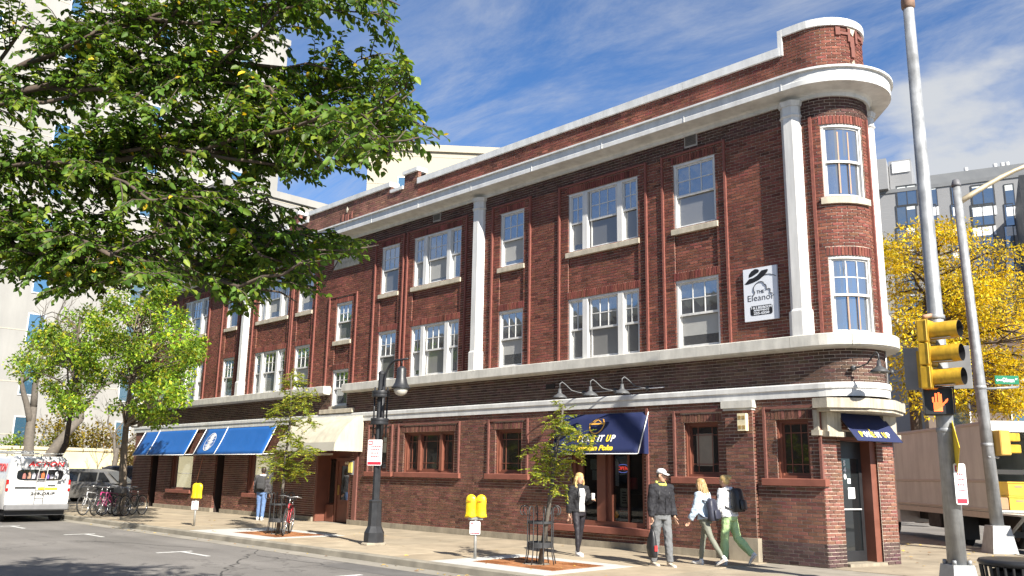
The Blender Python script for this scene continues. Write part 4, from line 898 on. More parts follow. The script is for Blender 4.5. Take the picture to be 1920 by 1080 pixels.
# ------------------------------------------------------------------ gooseneck barn lamps
GREY = M('grey_enamel', (.085, .088, .092), .5, .08); DKG = M('dark_enamel', (.05, .05, .052), .5, .08); IRON = M('grey_pipe', (.33, .33, .34), .5, .08)
def gooseneck(label, base, out, side, mat, drop=.0):
    """base on the wall, out = outward unit, side = along-wall offset of the lamp head"""
    o = Vector(out); s = Vector((-o.y, o.x, 0)); t = thing('gooseneck_lamp', label, 'lamp', base, 0, 'gooseneck lamps')
    b = MB(); b.lathe([(0, -.02), (.055, -.02), (.055, .05), (.03, .07), (0, .07)], 10, (0, 0, 0), 'y'); mtx = Matrix.Rotation(math.atan2(o.y, o.x) + PI / 2, 3, 'Z'); b.v = [tuple(mtx @ Vector((q[0], -q[1], q[2]))) for q in b.v]; b.build('wall_box', DKG, t, True)
    H = s * side + o * .48
    pts = [o * .05, o * .10 + s * side * .25 + Vector((0, 0, .01)), o * .22 + s * side * .6 + Vector((0, 0, .06)), o * .33 + s * side * .85 + Vector((0, 0, .20)), o * .41 + s * side * .97 + Vector((0, 0, .26)), H + Vector((0, 0, .21)), H + Vector((0, 0, .08))]
    b = MB(); b.tube(pts, .016, 7); b.build('pipe', mat, t, True)
    c = tuple(H + Vector((0, 0, -.14))); b = MB(); b.lathe([(.0, .23), (.035, .23), (.045, .13), (.07, .10), (.15, .05), (.19, .0), (.18, -.005), (.14, .03), (.05, .07), (.0, .08)], 18, c); b.build('shade', mat, t, True)
    b = MB(); b.lathe([(0, .0), (.025, .01), (.035, .04), (.025, .08), (0, .085)], 10, c); b.build('bulb', M('frosted_bulb', (.7, .68, .62), .3), t, True)
for i, (x, nm) in enumerate(((-14.47, 'leftmost'), (-13.48, 'middle'), (-12.52, 'rightmost'))): gooseneck('%s of three grey gooseneck lamps above the restaurant awning' % nm, (x + .42, -.01, 3.66), (0, -1, 0), -.38, GREY)
b = MB(); b.tube([(-14.1, -.05, 3.66), (-11.6, -.05, 3.66)], .014, 6); tag(b.build('lamp_conduit', IRON, None, True), 'horizontal conduit pipe feeding the three restaurant lamps', 'pipe')
for th, nm in ((40, 'grey gooseneck lamp directly above the corner awning'), (112, 'grey gooseneck lamp sticking out past the building corner')):
    q = FM(NX + NR * rad(th), .07, 3.80); o = (math.sin(rad(th)), -math.cos(rad(th)), 0); gooseneck(nm, q, o, .34 if th < 60 else .0, DKG)

# ------------------------------------------------------------------ things in the storefront
NEON = M('red_neon', (.8, .05, .03), .4, 0, emit=(1, .06, .04), estr=2.0); NEONB = M('blue_neon', (.1, .15, .6), .4, 0, emit=(.25, .3, 1), estr=.8)
t = thing('neon_sign', 'red OPEN neon sign in a blue oval behind the storefront glass', 'sign', (-13.06, .25, 1.83))
b = MB(); b.tube([(.2 * math.cos(a), 0, .095 * math.sin(a)) for a in np.linspace(0, 2 * PI, 25)], .007, 5); b.build('oval_tube', NEONB, t); text('lettering', 'OPEN', .12, NEON, t, (0, -.01, 0), (1, 0, 0), (0, 0, 1), -.002, .2, 'CENTER', .004, .29)
t = thing('notice_board', 'white WARNING security notice inside the storefront window', 'sign', (-12.99, .23, .62)); b = MB(); b.box(-.16, .16, -.005, .005, 0, .30); b.build('panel', PAPER, t)
b = MB(); b.box(-.15, .15, -.009, -.006, .205, .285); b.build('red_header', M('red_print', (.55, .03, .03), .5, 0), t); text('lettering', 'WARNING', .07, PAPER, t, (0, -.012, .245), (1, 0, 0), (0, 0, 1), .002, 0, 'CENTER', .002, .25)
for z in (.15, .07):
    for k in range(6): b = MB(); b.box(-.135 + k * .046, -.135 + k * .046 + (.034 if k % 2 else .026), -.009, -.006, z - .018, z + .018); b.build('fine_print', BLK, t)
t = thing('menu_poster', 'pale printed menu poster inside the storefront window', 'poster', (-13.0, .235, .95)); b = MB(); b.box(-.13, .13, -.005, .005, 0, .42); b.build('sheet', M('pale_sheet', (.60, .60, .48), .8), t)
for k in range(5): b = MB(); b.box(-.08 + .02 * (k % 2), .07 - .02 * (k % 3), -.008, -.006, .07 + .06 * k, .10 + .06 * k); b.build('print_line', BLK, t)
b = MB(); b.box(-13.27, -13.17, .225, .23, 1.42, 2.0); tag(b.build('paper_strip', PAPER), 'tall narrow white paper taped beside the brown storefront mullion', 'paper')
b = MB(); b.box(-13.99, -13.82, .225, .23, 1.55, 1.78); b.box(-14.05, -13.8, .226, .229, 1.8, 2.05); tag(b.build('window_flyer', M('teal_paper', (.55, .66, .64), .8)), 'pale flyers taped to the narrow left storefront pane', 'paper')
b = MB(); b.box(-13.13, -12.99, .5, .55, 1.35, 1.62); b.box(-12.97, -12.86, .5, .55, 1.35, 1.62); tag(b.build('menu_display', M('red_print', (.55, .03, .03), .5, 0)), 'dim red menu display hanging inside the restaurant', 'display')
b = MB(); 
for k in range(5): a = 2 * PI * k / 5; b.ell((-13.28 + .05 * math.cos(a), .24, .75 + .05 * math.sin(a)), (.04, .006, .04), 8, 5)
tag(b.build('flower_sticker', M('orange_sticker', (.8, .35, .03), .6)), 'orange flower sticker low on the storefront glass', 'sticker')

# ------------------------------------------------------------------ black street lamp with parking sign
BLKM = M('black_painted_metal', (.022, .023, .026), .45, .15, 8, .1, 40)
t = thing('street_lamp', 'black street lamp post with curved arm and a parking sign', 'street lamp', (-17.0, -4.05, 0))
def octa(r, z): return [(r * math.cos(PI / 8 + PI / 4 * k), r * math.sin(PI / 8 + PI / 4 * k), z) for k in range(8)]
b = MB(); b.rings([octa(.30, 0), octa(.30, .03), octa(.27, .06)]); b.build('concrete_footing', PLINTH, t)
b = MB(); b.rings([octa(.245, .06), octa(.235, .28), octa(.165, .42), octa(.15, .95), octa(.16, .99), octa(.13, 1.02)]); b.build('base', BLKM, t)
b = MB(); b.rings([octa(.092, 1.0), octa(.075, 4.0)]); b.build('post', BLKM, t); b = MB(); b.lathe([(0, 4.05), (.06, 4.03), (.085, 4.0), (.085, 3.96), (0, 3.96)], 8); b.build('post_cap', BLKM, t)
for z in (3.48, 2.83):
    b = MB(); b.lathe([(.09, z - .075), (.21, z - .075), (.215, z - .06), (.21, z - .01), (.2, z), (.21, z + .01), (.215, z + .06), (.21, z + .075), (.09, z + .075)], 14); b.build('collar', BLKM, t, True, autos=30)
for a in (-.3, 1.0, 2.4, 3.6):
    b = MB(); b.tube([(.16 * math.cos(a), .16 * math.sin(a), 2.45), (.16 * math.cos(a), .16 * math.sin(a), 3.65)], .022, 6); b.build('rod', BLKM, t, True)
arm = [(.16, -.02, 2.5), (.16, -.02, 3.5)] + [(.16 + .42 * (1 - math.cos(a)), -.02, 3.75 + .50 * math.sin(a)) for a in np.linspace(0, PI / 2, 8)] + [(1.02, -.02, 4.25)]
b = MB(); b.tube(arm, .026, 8); b.build('arm', BLKM, t, True); b = MB(); b.tube([(.80, -.02, 4.25), (.80, -.02, 4.1)], .02, 6); b.build('hanger', BLKM, t, True)
c = (.80, -.02, 3.6); b = MB(); b.lathe([(0, .5), (.05, .49), (.10, .45), (.115, .42), (.115, .22), (.13, .19), (.15, .10), (.19, .03), (.22, 0), (.22, -.03), (.17, -.03), (.0, -.02)], 18, c); b.build('lamp_housing', BLKM, t, True, autos=30)
b = MB(); b.lathe([(.17, -.03), (.165, -.08), (.13, -.15), (.07, -.19), (0, -.20)], 18, c); b.build('globe', M('milky_glass', (.55, .53, .47), .15), t, True)
def parking_sign(parent, loc, w, h, rz, lines=4):
    sg = MB(); n = 5; r = .03; pts = []
    for cx, cz, a0 in ((w / 2 - r, h / 2 - r, 0), (-w / 2 + r, h / 2 - r, PI / 2), (-w / 2 + r, -h / 2 + r, PI), (w / 2 - r, -h / 2 + r, 1.5 * PI)):
        for k in range(n): a = a0 + PI / 2 * k / (n - 1); pts.append((cx + r * math.cos(a), cz + r * math.sin(a)))
    sg.prismy(pts, -.004, .004); o = sg.build('sign_plate', M('sign_plate_white', (.76, .76, .76), .4, .03), parent); o.location = loc; o.rotation_euler = (0, 0, rz)
    RED = M('sign_red', (.50, .025, .05), .5, 0)
    q = MB(); q.box(-w / 2 + .015, w / 2 - .015, -.007, -.005, -h / 2 + .02, -h / 2 + h * .14); q.build('sign_band', RED, o)
    q = MB(); q.box(-w / 2 + .02, -w / 2 + w * .33, -.007, -.005, h / 2 - h * .2, h / 2 - .03); q.build('sign_symbol', RED, o)
    q = MB(); q.box(-w / 2 + .035, -w / 2 + w * .28, -.009, -.0075, h / 2 - h * .17, h / 2 - .05); q.build('sign_symbol', M('sign_plate_white', (.76, .76, .76)), o)
    rq = random.Random(int(w * 1000))
    for k in range(lines):                                           # print too small to read: short red strokes
        x = -w * .24
        while x < w * .30: lw = rq.uniform(.05, .12) * w; q = MB(); q.box(x, x + lw, -.007, -.005, h * (.22 - .13 * k), h * (.26 - .13 * k)); q.build('fine_print', RED, o); x += lw + w * .05
    return o
parking_sign(t, (.02, -.11, 2.10), .40, .60, .35)

# ------------------------------------------------------------------ bagged parking meters
YBAG = M('yellow_plastic_bag', (.72, .50, .015), .35, .10, 6, .6, 14); STEEL = M('galvanised_steel', (.42, .42, .40), .5, .12, 8, .1, 40, .5)
def meter_head(t, x, rz):
    b = MB(); prof = [(.115, 1.0), (.12, 1.03), (.10, 1.10), (.105, 1.25), (.112, 1.38), (.105, 1.46), (.075, 1.52), (.03, 1.55), (.0, 1.555)]; rings = []
    rn = random.Random(int(x * 100) + 3)
    for r, z in prof:
        ring = []
        for k in range(20):
            a = 2 * PI * k / 20; w = 1 + (.13 * math.sin(a * 5 + z * 3 + x) + .06 * rn.uniform(-1, 1)) * (1.0 if z < 1.2 else .35)
            ring.append((x + r * w * math.cos(a) * 1.0, r * w * math.sin(a) * .62, z + (rn.uniform(-.02, .01) if z < 1.02 else 0)))
        rings.append(ring)
    b.rings(rings); o = b.build('meter_bag', YBAG, t, True)
    return o
def meter(label, loc, double, rz):
    t = thing('parking_meter', label, 'parking meter', loc, rz, 'yellow-bagged parking meters')
    b = MB(); b.tube([(0, 0, 0), (0, 0, .98)], .03, 10); b.build('post', STEEL, t, True)
    if double:
        b = MB(); b.box(-.15, .15, -.04, .04, .93, 1.01, .01); b.build('yoke', STEEL, t)
        for x in (-.105, .105): meter_head(t, x, 0)
        for x, w_ in ((-.12, 1), (.1, 2)):
            o = text('lettering', 'NO', .075, M('bag_print', (.30, .12, .01), .5, 0), t, (x, -.080, 1.38), (1, 0, 0), (0, 0, 1), .001, 0, 'CENTER', .001, .085)
    else: meter_head(t, -.05, 0); meter_head(t, .06, 0)
    parking_sign(t, (0, -.045, .74), .22, .32, 0, 3); t.scale = (1, 1, .80)
    return t
meter('pair of yellow-bagged parking meters on one post near the black tree guard', (-13.2, -4.35, 0), True, .55)
meter('yellow-bagged parking meter in front of the blue awnings', (-25.4, -4.45, 0), False, .6)
# ------------------------------------------------------------------ traffic-signal pole at the corner
GALV = streaks(M('weathered_galvanised', (.30, .31, .32), .55, .22, 5, .15, 30, .35), .3, (9, 9, 1.2)); SIGY = streaks(M('signal_yellow', (.52, .31, .018), .55, .14, 7, .1, 30), .28, (14, 14, 3)); SIGD = M('signal_dark', (.015, .015, .015), .5, 0)
RT = np.array([CR[0][0], CR[0][1], 0]); RT /= np.linalg.norm(RT); TW = np.array([RT[1], -RT[0], 0])     # to the right / towards the viewer's side of the street
def frame2(fwd):
    f = Vector((fwd[0], fwd[1], 0)).normalized(); return math.atan2(f.y, f.x)
t = thing('signal_pole', 'tall grey galvanised signal pole in front of the box truck', 'pole', (-4.82, -2.32, 0))
b = MB(); sq = lambda w, z: [(-w, -w, z), (w, -w, z), (w, w, z), (-w, w, z)]
b.rings([sq(.22, 0), sq(.215, .05), sq(.17, .42), sq(.165, .45)]); o = b.build('transformer_base', M('base_casting', (.34, .35, .35), .6, .2, 6), t); o.rotation_euler = (0, 0, .9)
for k in range(4): a = .9 + PI / 4 + k * PI / 2; b = MB(); b.lathe([(0, .52), (.03, .515), (.035, .45), (0, .45)], 8, (.17 * math.cos(a), .17 * math.sin(a), 0)); b.build('anchor_nut', GALV, t, True)
b = MB(); b.tube([(0, 0, .44), (0, 0, 3), (0, 0, 9.6)], [.135, .12, .085], 20); b.build('shaft', GALV, t, True)
b = MB(); b.lathe([(0, 9.85), (.06, 9.83), (.10, 9.74), (.11, 9.68), (.11, 9.56), (.085, 9.52), (0, 9.52)], 14); b.build('pole_cap', M('rusty_clamp', (.20, .12, .08), .7, .3, 12), t, True)
for z in (2.42, 2.95, 4.18): b = MB(); b.lathe([(.13, z - .03), (.135, z - .025), (.135, z + .025), (.13, z + .03), (.11, z + .03), (.11, z - .03)], 18); b.build('strap', GALV, t, True)
def signal_head(label, loc, rz, name='traffic_signal'):
    t = thing(name, label, 'traffic light', loc, rz)
    for k in range(3):
        z = .72 - k * .36
        b = MB(); b.box(-.06, .10, -.17, .17, z - .175, z + .175, .02); b.build('housing', SIGY, t)
        b = MB(); n = 18; R1 = .135; L = .42; rings = []
        for xx, rr in ((.10, R1), (.10 + L, R1 * .97), (.10 + L, R1 * .93), (.10, R1 * .93)):
            rings.append([(xx - (.10 if (abs(i - n * .75) < 3 and xx > .2) else 0) * 0, rr * math.cos(2 * PI * i / n), z + rr * math.sin(2 * PI * i / n)) for i in range(n)])
        b.rings(rings[:2], False); vz = b.build('visor', SIGY, t, True)
        b = MB(); b.rings(rings[1:], False); b.build('visor_lining', SIGD, vz, True, autos=40)
        b = MB(); b.lathe([(0, .105), (R1 * .92, .105), (R1 * .9, .135), (0, .15)], 18, (0, 0, z), 'x'); b.build('lens', M('lens_dark_%s' % 'ryg'[k], ((.06, .008, .006), (.06, .04, .004), (.004, .04, .02))[k], .2, 0), t, True)
        b = MB(); b.box(.12, .40, -.10, .10, z - .126, z - .120); b.build('visor_floor', M('snow_grey', (.42, .42, .42), .7), t)
    b = MB(); b.box(.11, .125, -.185, -.172, -.18, .9); b.build('hinge_rail', SIGY, t)
    return t
P1 = np.array([-4.82, -2.32, 0]); TW0, RT0 = TW, RT
TW = np.array([.32, -.947, 0]); RT = np.array([.947, .32, 0])
q = P1 + TW * .24 - RT * .17; fwd = RT * .93 + TW * .36
signal_head('yellow three-lens traffic light with long visors on the corner pole', (q[0], q[1], 3.20), frame2(fwd))
b = MB(); b.tube([(P1[0], P1[1], 4.22), (q[0], q[1], 4.16)], .035, 8); tag(b.build('signal_bracket', M('rusty_bracket', (.35, .20, .12), .7, .3, 10), None, True), 'rusty bracket arm on top of the yellow traffic light', 'bracket')
# grey back of a second signal's plate behind the pole
q = P1 - TW * .35 - RT * .04; t = thing('signal_backplate', 'grey square signal backplate seen from behind the corner pole', 'backplate', (q[0], q[1], 3.10), frame2(TW) + PI / 2)
b = MB(); b.box(-.48, .48, -.01, .01, -.02, .66, .005); b.build('plate', M('backplate_grey', (.20, .20, .20), .5, .2, 3), t); b = MB(); b.box(-.3, -.05, -.02, .25, .0, .62, .02); b.build('housing', SIGY, t)
# pedestrian signal with the red hand
q = P1 + TW * .20 - RT * .06; t = thing('pedestrian_signal', 'black pedestrian signal showing a glowing orange hand', 'pedestrian signal', (q[0], q[1], 2.66), frame2(TW + RT * .12) + PI / 2)
b = MB(); b.box(-.205, .205, 0.0, .2, -.02, .39, .015); b.build('housing', SIGD, t); b = MB(); b.box(-.215, .215, -.14, 0, .385, .40); b.box(-.215, -.205, -.10, 0, 0, .39); b.box(.205, .215, -.10, 0, 0, .39); b.build('hood', SIGD, t)
HAND = M('hand_led', (.9, .2, .05), .5, 0, emit=(1.0, .16, .04), estr=2.2); n_ = 0
bb = MB(); hand = [(-.07, .07, .05, .17)]
pts = []
for ix in range(22):
    for iz in range(30):
        x = -.15 + ix * .0138; z = .03 + iz * .0115
        palm = -.075 < x < .05 and .04 < z < .17; f1 = -.085 < x < -.055 and z < .26 and z >= .17; f2 = -.047 < x < -.017 and .17 <= z < .315; f3 = -.01 < x < .02 and .17 <= z < .325; f4 = .026 < x < .056 and .17 <= z < .295; th = .05 < x < .13 and abs(z - (.13 + (x - .05) * 1.1)) < .022
        if palm or f1 or f2 or f3 or f4 or th: pts.append((x, z))
for x, z in pts: bb.box(x - .0045, x + .0045, -.006, .0, z - .004, z + .004)
bb.build('hand_symbol', HAND, t)
# edge-on yellow crossing sign
q = P1 + RT * .10 + TW * .12; t = thing('crossing_sign', 'yellow diamond crossing sign seen almost edge-on', 'sign', (q[0], q[1], 1.72), frame2(RT * .25 + TW) )
b = MB(); b.prismy([(0, 0), (.42, .42), (0, .84), (-.42, .42)], -.004, .004); b.build('plate', M('sign_yellow', (.72, .52, .02), .45, .06), t); t.rotation_euler = (0, 0, frame2(TW) + .16)
b = MB(); b.box(-.03, .03, .005, .03, .1, .75); b.build('bracket', GALV, t)
q = P1 + TW * .16 + RT * .14; t = thing('parking_sign', 'narrow white no-parking sign with red print on corner pole', 'sign', (q[0], q[1], 1.35), frame2(TW) + PI / 2 + .35); parking_sign(t, (0, 0, .27), .17, .60, 0)
TW, RT = TW0, RT0
# ------------------------------------------------------------------ second pole with street lamp arm, street-name sign
P2_ = np.array([-7.0, 7.0, 0]); lean = RT * (-.20)
t = thing('signal_pole', 'slimmer grey pole with curved luminaire arm behind the corner', 'pole', tuple(P2_))
b = MB(); b.rings([sq(.30, 0), sq(.29, .06), sq(.21, .60), sq(.20, .64)]); o = b.build('transformer_base', M('base_casting', (.34, .35, .35), .6, .2, 6), t); o.rotation_euler = (0, 0, .75)
top = lean + np.array([0, 0, 9.25]); b = MB(); b.tube([(0, 0, .6), tuple(lean * .5 + np.array([0, 0, 4.6])), tuple(top)], [.15, .125, .10], 16); b.build('shaft', GALV, t, True)
b = MB(); b.lathe([(0, 9.42), (.08, 9.38), (.12, 9.25), (.12, 9.2), (0, 9.2)], 12, (lean[0], lean[1], 0)); b.build('pole_cap', M('dark_cap', (.12, .12, .13), .6), t, True)
ar = [top + np.array([0, 0, -.5]) + RT * k * 2.9 + TW * k * .3 + np.array([0, 0, 1.25 * math.sin(min(1, k) * PI / 2 * .95)]) for k in np.linspace(0.02, 1, 9)]
b = MB(); b.tube([tuple(a) for a in ar], [.075 - .004 * k for k in range(9)], 8); b.build('luminaire_arm', M('aged_arm', (.45, .38, .26), .55, .25, 4, 0, 1, .3), t, True)
b = MB(); e = ar[-1]; b.ell((e[0] + RT[0] * .35, e[1] + RT[1] * .35, e[2]), (.38, .16, .09), 12, 8, Matrix.Rotation(math.atan2(RT[1], RT[0]), 3, 'Z')); b.build('luminaire', GALV, t, True)
for z in (3.95, 2.55): b = MB(); c_ = lean * z / 9.25; b.lathe([(.12, z - .05), (.145, z - .04), (.145, z + .04), (.12, z + .05), (.10, z + .05), (.10, z - .05)], 14, (c_[0], c_[1], 0)); b.build('strap', GALV, t, True)
s0 = P2_ + lean * .43 + np.array([0, 0, 3.92]); t = thing('street_name_sign', 'green W Gilman St name sign with white arrow', 'sign', tuple(s0), math.atan2(RT[1], RT[0]))
b = MB(); b.tube([(0.1, 0, 0), (.95, 0, .06)], .03, 8); b.build('bracket_arm', GALV, t, True); GRN = M('sign_green', (.005, .16, .075), .4, .04)
b = MB(); b.box(.38, .98, -.012, .012, .12, .34, .01); o = b.build('plate', GRN, t)
text('lettering', 'Gilman', .15, PAINTW, t, (.71, -.016, .225), (1, 0, 0), (0, 0, 1), .002, 0, 'CENTER', .002, .29); text('lettering', 'W', .07, PAINTW, t, (.535, -.016, .22), (1, 0, 0), (0, 0, 1), .001, 0, 'CENTER', .002); text('lettering', 'ST', .06, PAINTW, t, (.91, -.016, .25), (1, 0, 0), (0, 0, 1), .001, 0, 'CENTER', .002)
b = MB(); b.add([(.405, -.016, .225), (.45, -.016, .265), (.45, -.016, .237), (.495, -.016, .237), (.495, -.016, .213), (.45, -.016, .213), (.45, -.016, .185)], [(0, 1, 2, 3, 4, 5, 6)]); b.build('arrow', PAINTW, t)
s0 = P2_ + lean * .28 + RT * .42 + np.array([0, 0, 2.30]); t = thing('pedestrian_signal', 'tan-yellow back of a pedestrian signal on slimmer pole', 'pedestrian signal', tuple(s0), math.atan2(RT[1], RT[0]) + .25)
b = MB(); b.box(-.28, .02, -.2, .2, 0, .60, .02); b.build('housing', M('signal_tan', (.50, .30, .06), .55, .1, 5), t)
for z in (.06, .34): b = MB(); b.box(.02, .34, -.17, .17, z, z + .2, .015); b.build('hood', SIGY, t)
b = MB(); b.tube([(-.2, 0, -.05), (-.5, 0, -.05)], .03, 8); b.build('bracket', GALV, t, True)
# ------------------------------------------------------------------ black slatted litter bin at the lower right edge
q = CAM + ray(1912, 1050) * 8.1; t = thing('litter_bin', 'black slatted metal litter bin at the bottom right corner', 'bin', (q[0], q[1], 0))
BM_ = M('black_bin_metal', (.016, .016, .017), .4, .15, 8)
b = MB(); b.lathe([(.30, .95), (.345, .945), (.36, .92), (.345, .895), (.30, .88), (.28, .90), (.28, .94)], 28); b.build('rim', BM_, t, True)
for k in range(30): a = 2 * PI * k / 30; b = MB(); b.tube([(r_ * math.cos(a), r_ * math.sin(a), z) for r_, z in ((.335, .89), (.325, .80), (.30, .5), (.27, .06))], .014, 5); b.build('slat', BM_, t)
b = MB(); b.lathe([(.0, .04), (.27, .04), (.275, .07), (.25, .09), (.25, .85), (.24, .85), (.24, .06), (0, .06)], 22); b.build('liner', M('bin_liner', (.03, .03, .03), .6), t, True)
# ------------------------------------------------------------------ tree guards
IRONB = M('black_wrought_iron', (.035, .036, .038), .5, .15, 10)
def tree_guard(label, loc, rz):
    t = thing('tree_guard', label, 'tree guard', loc, rz, 'wrought iron tree guards')
    for k in range(8):
        a = 2 * PI * k / 8; c, s = math.cos(a), math.sin(a); R = .25
        pts = [(R * 1.22, 0), (R * 1.06, .18), (R, .35), (R, .95)] + [(R + .075 - .075 * math.cos(q), .98 + .075 * math.sin(q) * 1.2) for q in np.linspace(.15, PI * 1.45, 9)]
        b = MB(); b.tube([(r_ * c, r_ * s, z) for r_, z in pts], .011, 6); b.build('bar', IRONB, t, True)
    for z, h in ((.30, .10), (.74, .045)):
        b = MB(); b.lathe([(.232, z), (.242, z), (.242, z + h), (.232, z + h), (.232, z)], 24); b.build('band', IRONB, t, True, autos=30)
    return t
T1 = np.array([-11.75, -4.0]); T2 = np.array([-21.4, -4.0])
tree_guard('black wrought-iron guard round the slim tree by the blonde woman', (T1[0], T1[1], 0), .2); tree_guard('black wrought-iron guard the red bicycle leans on', (T2[0], T2[1], 0), .5)
# ------------------------------------------------------------------ bicycles
TYRE = M('tyre_rubber', (.02, .02, .02), .8, .1, 20); CHROME = M('bike_chrome', (.5, .5, .5), .3, .05, 6, 0, 1, .9); SAD = M('saddle_black', (.02, .02, .02), .6, .05)
def bike(label, loc, rz, col, lean=0.06, group='bicycles', basket=False):
    t = thing('bicycle', label, 'bicycle', loc, rz, group); t.rotation_euler = (lean, 0, rz)
    fm = M('bike_paint_%d_%d_%d' % tuple(int(c * 100) for c in col), col, .35, .06, 6, 0, 1, 0, .5, None, 1, .5); R = .335
    for x, nm in ((-.52, 'wheel'), (.54, 'wheel')):
        b = MB(); ring = []; 
        for k in range(26): a = 2 * PI * k / 26; ring.append([(x + (R + .022 * math.cos(p)) * math.cos(a), .022 * math.sin(p), R + .022 + (R + .022 * math.cos(p)) * math.sin(a)) for p in np.linspace(0, 2 * PI, 7)[:-1]])
        ring.append(ring[0]); b.rings(ring, False); wv = b.build('wheel', TYRE, t, True)
        b = MB(); b.rings([[(x + rr * math.cos(2 * PI * k / 26), yy, R + .022 + rr * math.sin(2 * PI * k / 26)) for rr, yy in ((R - .03, -.01), (R - .018, -.01), (R - .018, .01), (R - .03, .01))] for k in range(27)], False)
        for k in range(14): a = 2 * PI * k / 14; b.tube([(x, .015 * (-1) ** k, R + .022), (x + (R - .02) * math.cos(a), 0, R + .022 + (R - .02) * math.sin(a))], .0025, 4, False)
        b.lathe([(0, -.04), (.02, -.04), (.02, .04), (0, .04)], 8, (x, 0, R + .022), 'y'); b.build('rim', CHROME, wv, True)
    z = R + .022; b = MB(); BBk = (-.08, 0, .30); ST = (-.22, 0, .74); HT = (.33, 0, .80); HB = (.37, 0, .66)
    for p, q_ in ((BBk, ST), (ST, HT), (BBk, HB)): b.tube([p, q_], .017, 7)
    for s in (-.05, .05): b.tube([(-.52, s, z), (-.08, s * .4, .30)], .010, 6); b.tube([(-.52, s, z), (-.22, s * .3, .72)], .009, 6); b.tube([(.54, s, z), (.39, s * .7, .62), (.37, 0, .66)], .012, 6)
    b.tube([HT, HB], .022, 8); b.build('frame', fm, t, True)
    b = MB(); b.tube([HT, (.31, 0, .95)], .014, 6); b.tube([(.28, -.29, .98), (.34, -.16, 1.0), (.31, 0, .97), (.34, .16, 1.0), (.28, .29, .98)], .012, 7); b.build('handlebar', CHROME, t, True)
    b = MB(); b.tube([ST, (-.25, 0, .88)], .013, 6); b.build('seat_post', CHROME, t, True); b = MB(); b.rings([[(xx, w * math.cos(a), .90 + .03 * math.sin(a) + dz) for a in np.linspace(0, 2 * PI, 9)[:-1]] for xx, w, dz in ((-.39, .04, .01), (-.36, .075, .015), (-.28, .07, .01), (-.18, .03, .0), (-.10, .02, -.005))]); b.build('saddle', SAD, t, True)
    b = MB(); b.lathe([(0, -.03), (.085, -.03), (.09, -.025), (.085, -.02), (0, -.02)], 16, BBk, 'y'); b.tube([(-.08, -.05, .30), (.06, -.06, .22)], .010, 5); b.tube([(-.08, .05, .30), (-.22, .06, .38)], .010, 5); b.box(.02, .10, -.12, -.05, .205, .225); b.box(-.26, -.18, .05, .12, .37, .39); b.build('crank', CHROME, t, True)
    if basket: b = MB(); b.box(.42, .68, -.15, .15, .78, .98, .02); b.build('basket', M('basket_wire', (.08, .08, .08), .6), t)
    return t
bike('red mountain bicycle locked to the black tree guard', (-20.95, -4.0, 0), -.70, (.32, .03, .04), -.10, 'bicycles')
bx = [(-32.3, -5.15, (.45, .45, .46), 'silver bicycle nearest the van in the parked row'), (-32.05, -4.9, (.42, .03, .15), 'pink bicycle second from the van in the parked row'), (-31.8, -4.65, (.25, .04, .12), 'dark red bicycle in the middle of parked row'), (-31.55, -4.35, (.03, .03, .035), 'black bicycle with front basket in the parked row'), (-31.2, -4.05 - .1, (.02, .02, .02), 'black bicycle nearest the tall street tree trunk')]
for i, (x, y, c, lb) in enumerate(bx): bike(lb, (x - .55, y + .45, 0), -.95 + .1 * math.sin(i * 2.3), c, .08 * (-1) ** i, 'bicycles', i == 3)
# ------------------------------------------------------------------ generic vehicle helpers
def wheel(t, x, y, r, w, hub, side):
    b = MB(); b.lathe([(r * .62, -w / 2), (r * .94, -w / 2), (r, -w * .36), (r, w * .36), (r * .94, w / 2), (r * .62, w / 2), (r * .6, 0)], 26, (x, y, r), 'y'); wv = b.build('wheel', TYRE, t, True, autos=35)
    b = MB(); b.lathe([(0, side * w * .30), (r * .2, side * w * .34), (r * .25, side * w * .18), (r * .52, side * w * .12), (r * .62, side * w * .42), (r * .64, side * w * .36), (r * .6, -side * w * .3), (0, -side * w * .3)], 22, (x, y, r), 'y')
    for k in range(5): a = 2 * PI * k / 5; b.tube([(x, y + side * w * .30, r), (x + r * .56 * math.cos(a), y + side * w * .33, r + r * .56 * math.sin(a))], r * .07, 5)
    b.build('rim', hub, wv, True, autos=40)
HUB = M('alloy', (.45, .45, .46), .35, .08, 6, 0, 1, .8); CARGL = glassmat('car_glass', (.012, .014, .016), .14); REDL = M('tail_lamp_red', (.35, .01, .01), .2, 0); BLKP = M('black_plastic', (.03, .03, .032), .6, .1)
# ------------------------------------------------------------------ white work van
VW = M('van_white_paint', (.58, .58, .575), .3, .03, 2, 0, 1, 0, .5, None, 1, .4); VT = thing('work_van', 'white work van lettered ACTION parked at the left edge', 'van', (-34.3, -6.92, -.14))
hw = .99; L0, L1 = 2.62, -3.1
def vsec(x, k=1.0, top=2.12, base=.42):
    w = hw * k; return [(x, -w * .96, base), (x, -w, base + .25), (x, -w, 1.05), (x, -w * .975, 1.3), (x, -w * .90, top - .25), (x, -w * .84, top - .08), (x, -w * .72, top), (x, w * .72, top), (x, w * .84, top - .08), (x, w * .90, top - .25), (x, w * .975, 1.3), (x, w, 1.05), (x, w, base + .25), (x, w * .96, base)]
b = MB(); secs = [vsec(L0 - .02, .97, 2.02), vsec(L0 - .10, .995, 2.10), vsec(L0 - .3, 1, 2.12), vsec(-.9, 1, 2.12), vsec(-1.5, .995, 2.08)]
b.rings(secs); 
def nose(x, k, top): return vsec(x, k, top)
b.rings([vsec(-1.5, .995, 2.08), vsec(-2.05, .97, 1.55), vsec(-2.2, .965, 1.32), vsec(-2.95, .93, 1.12), vsec(L1, .86, .95)]); b.build('body', VW, VT, True, autos=28)
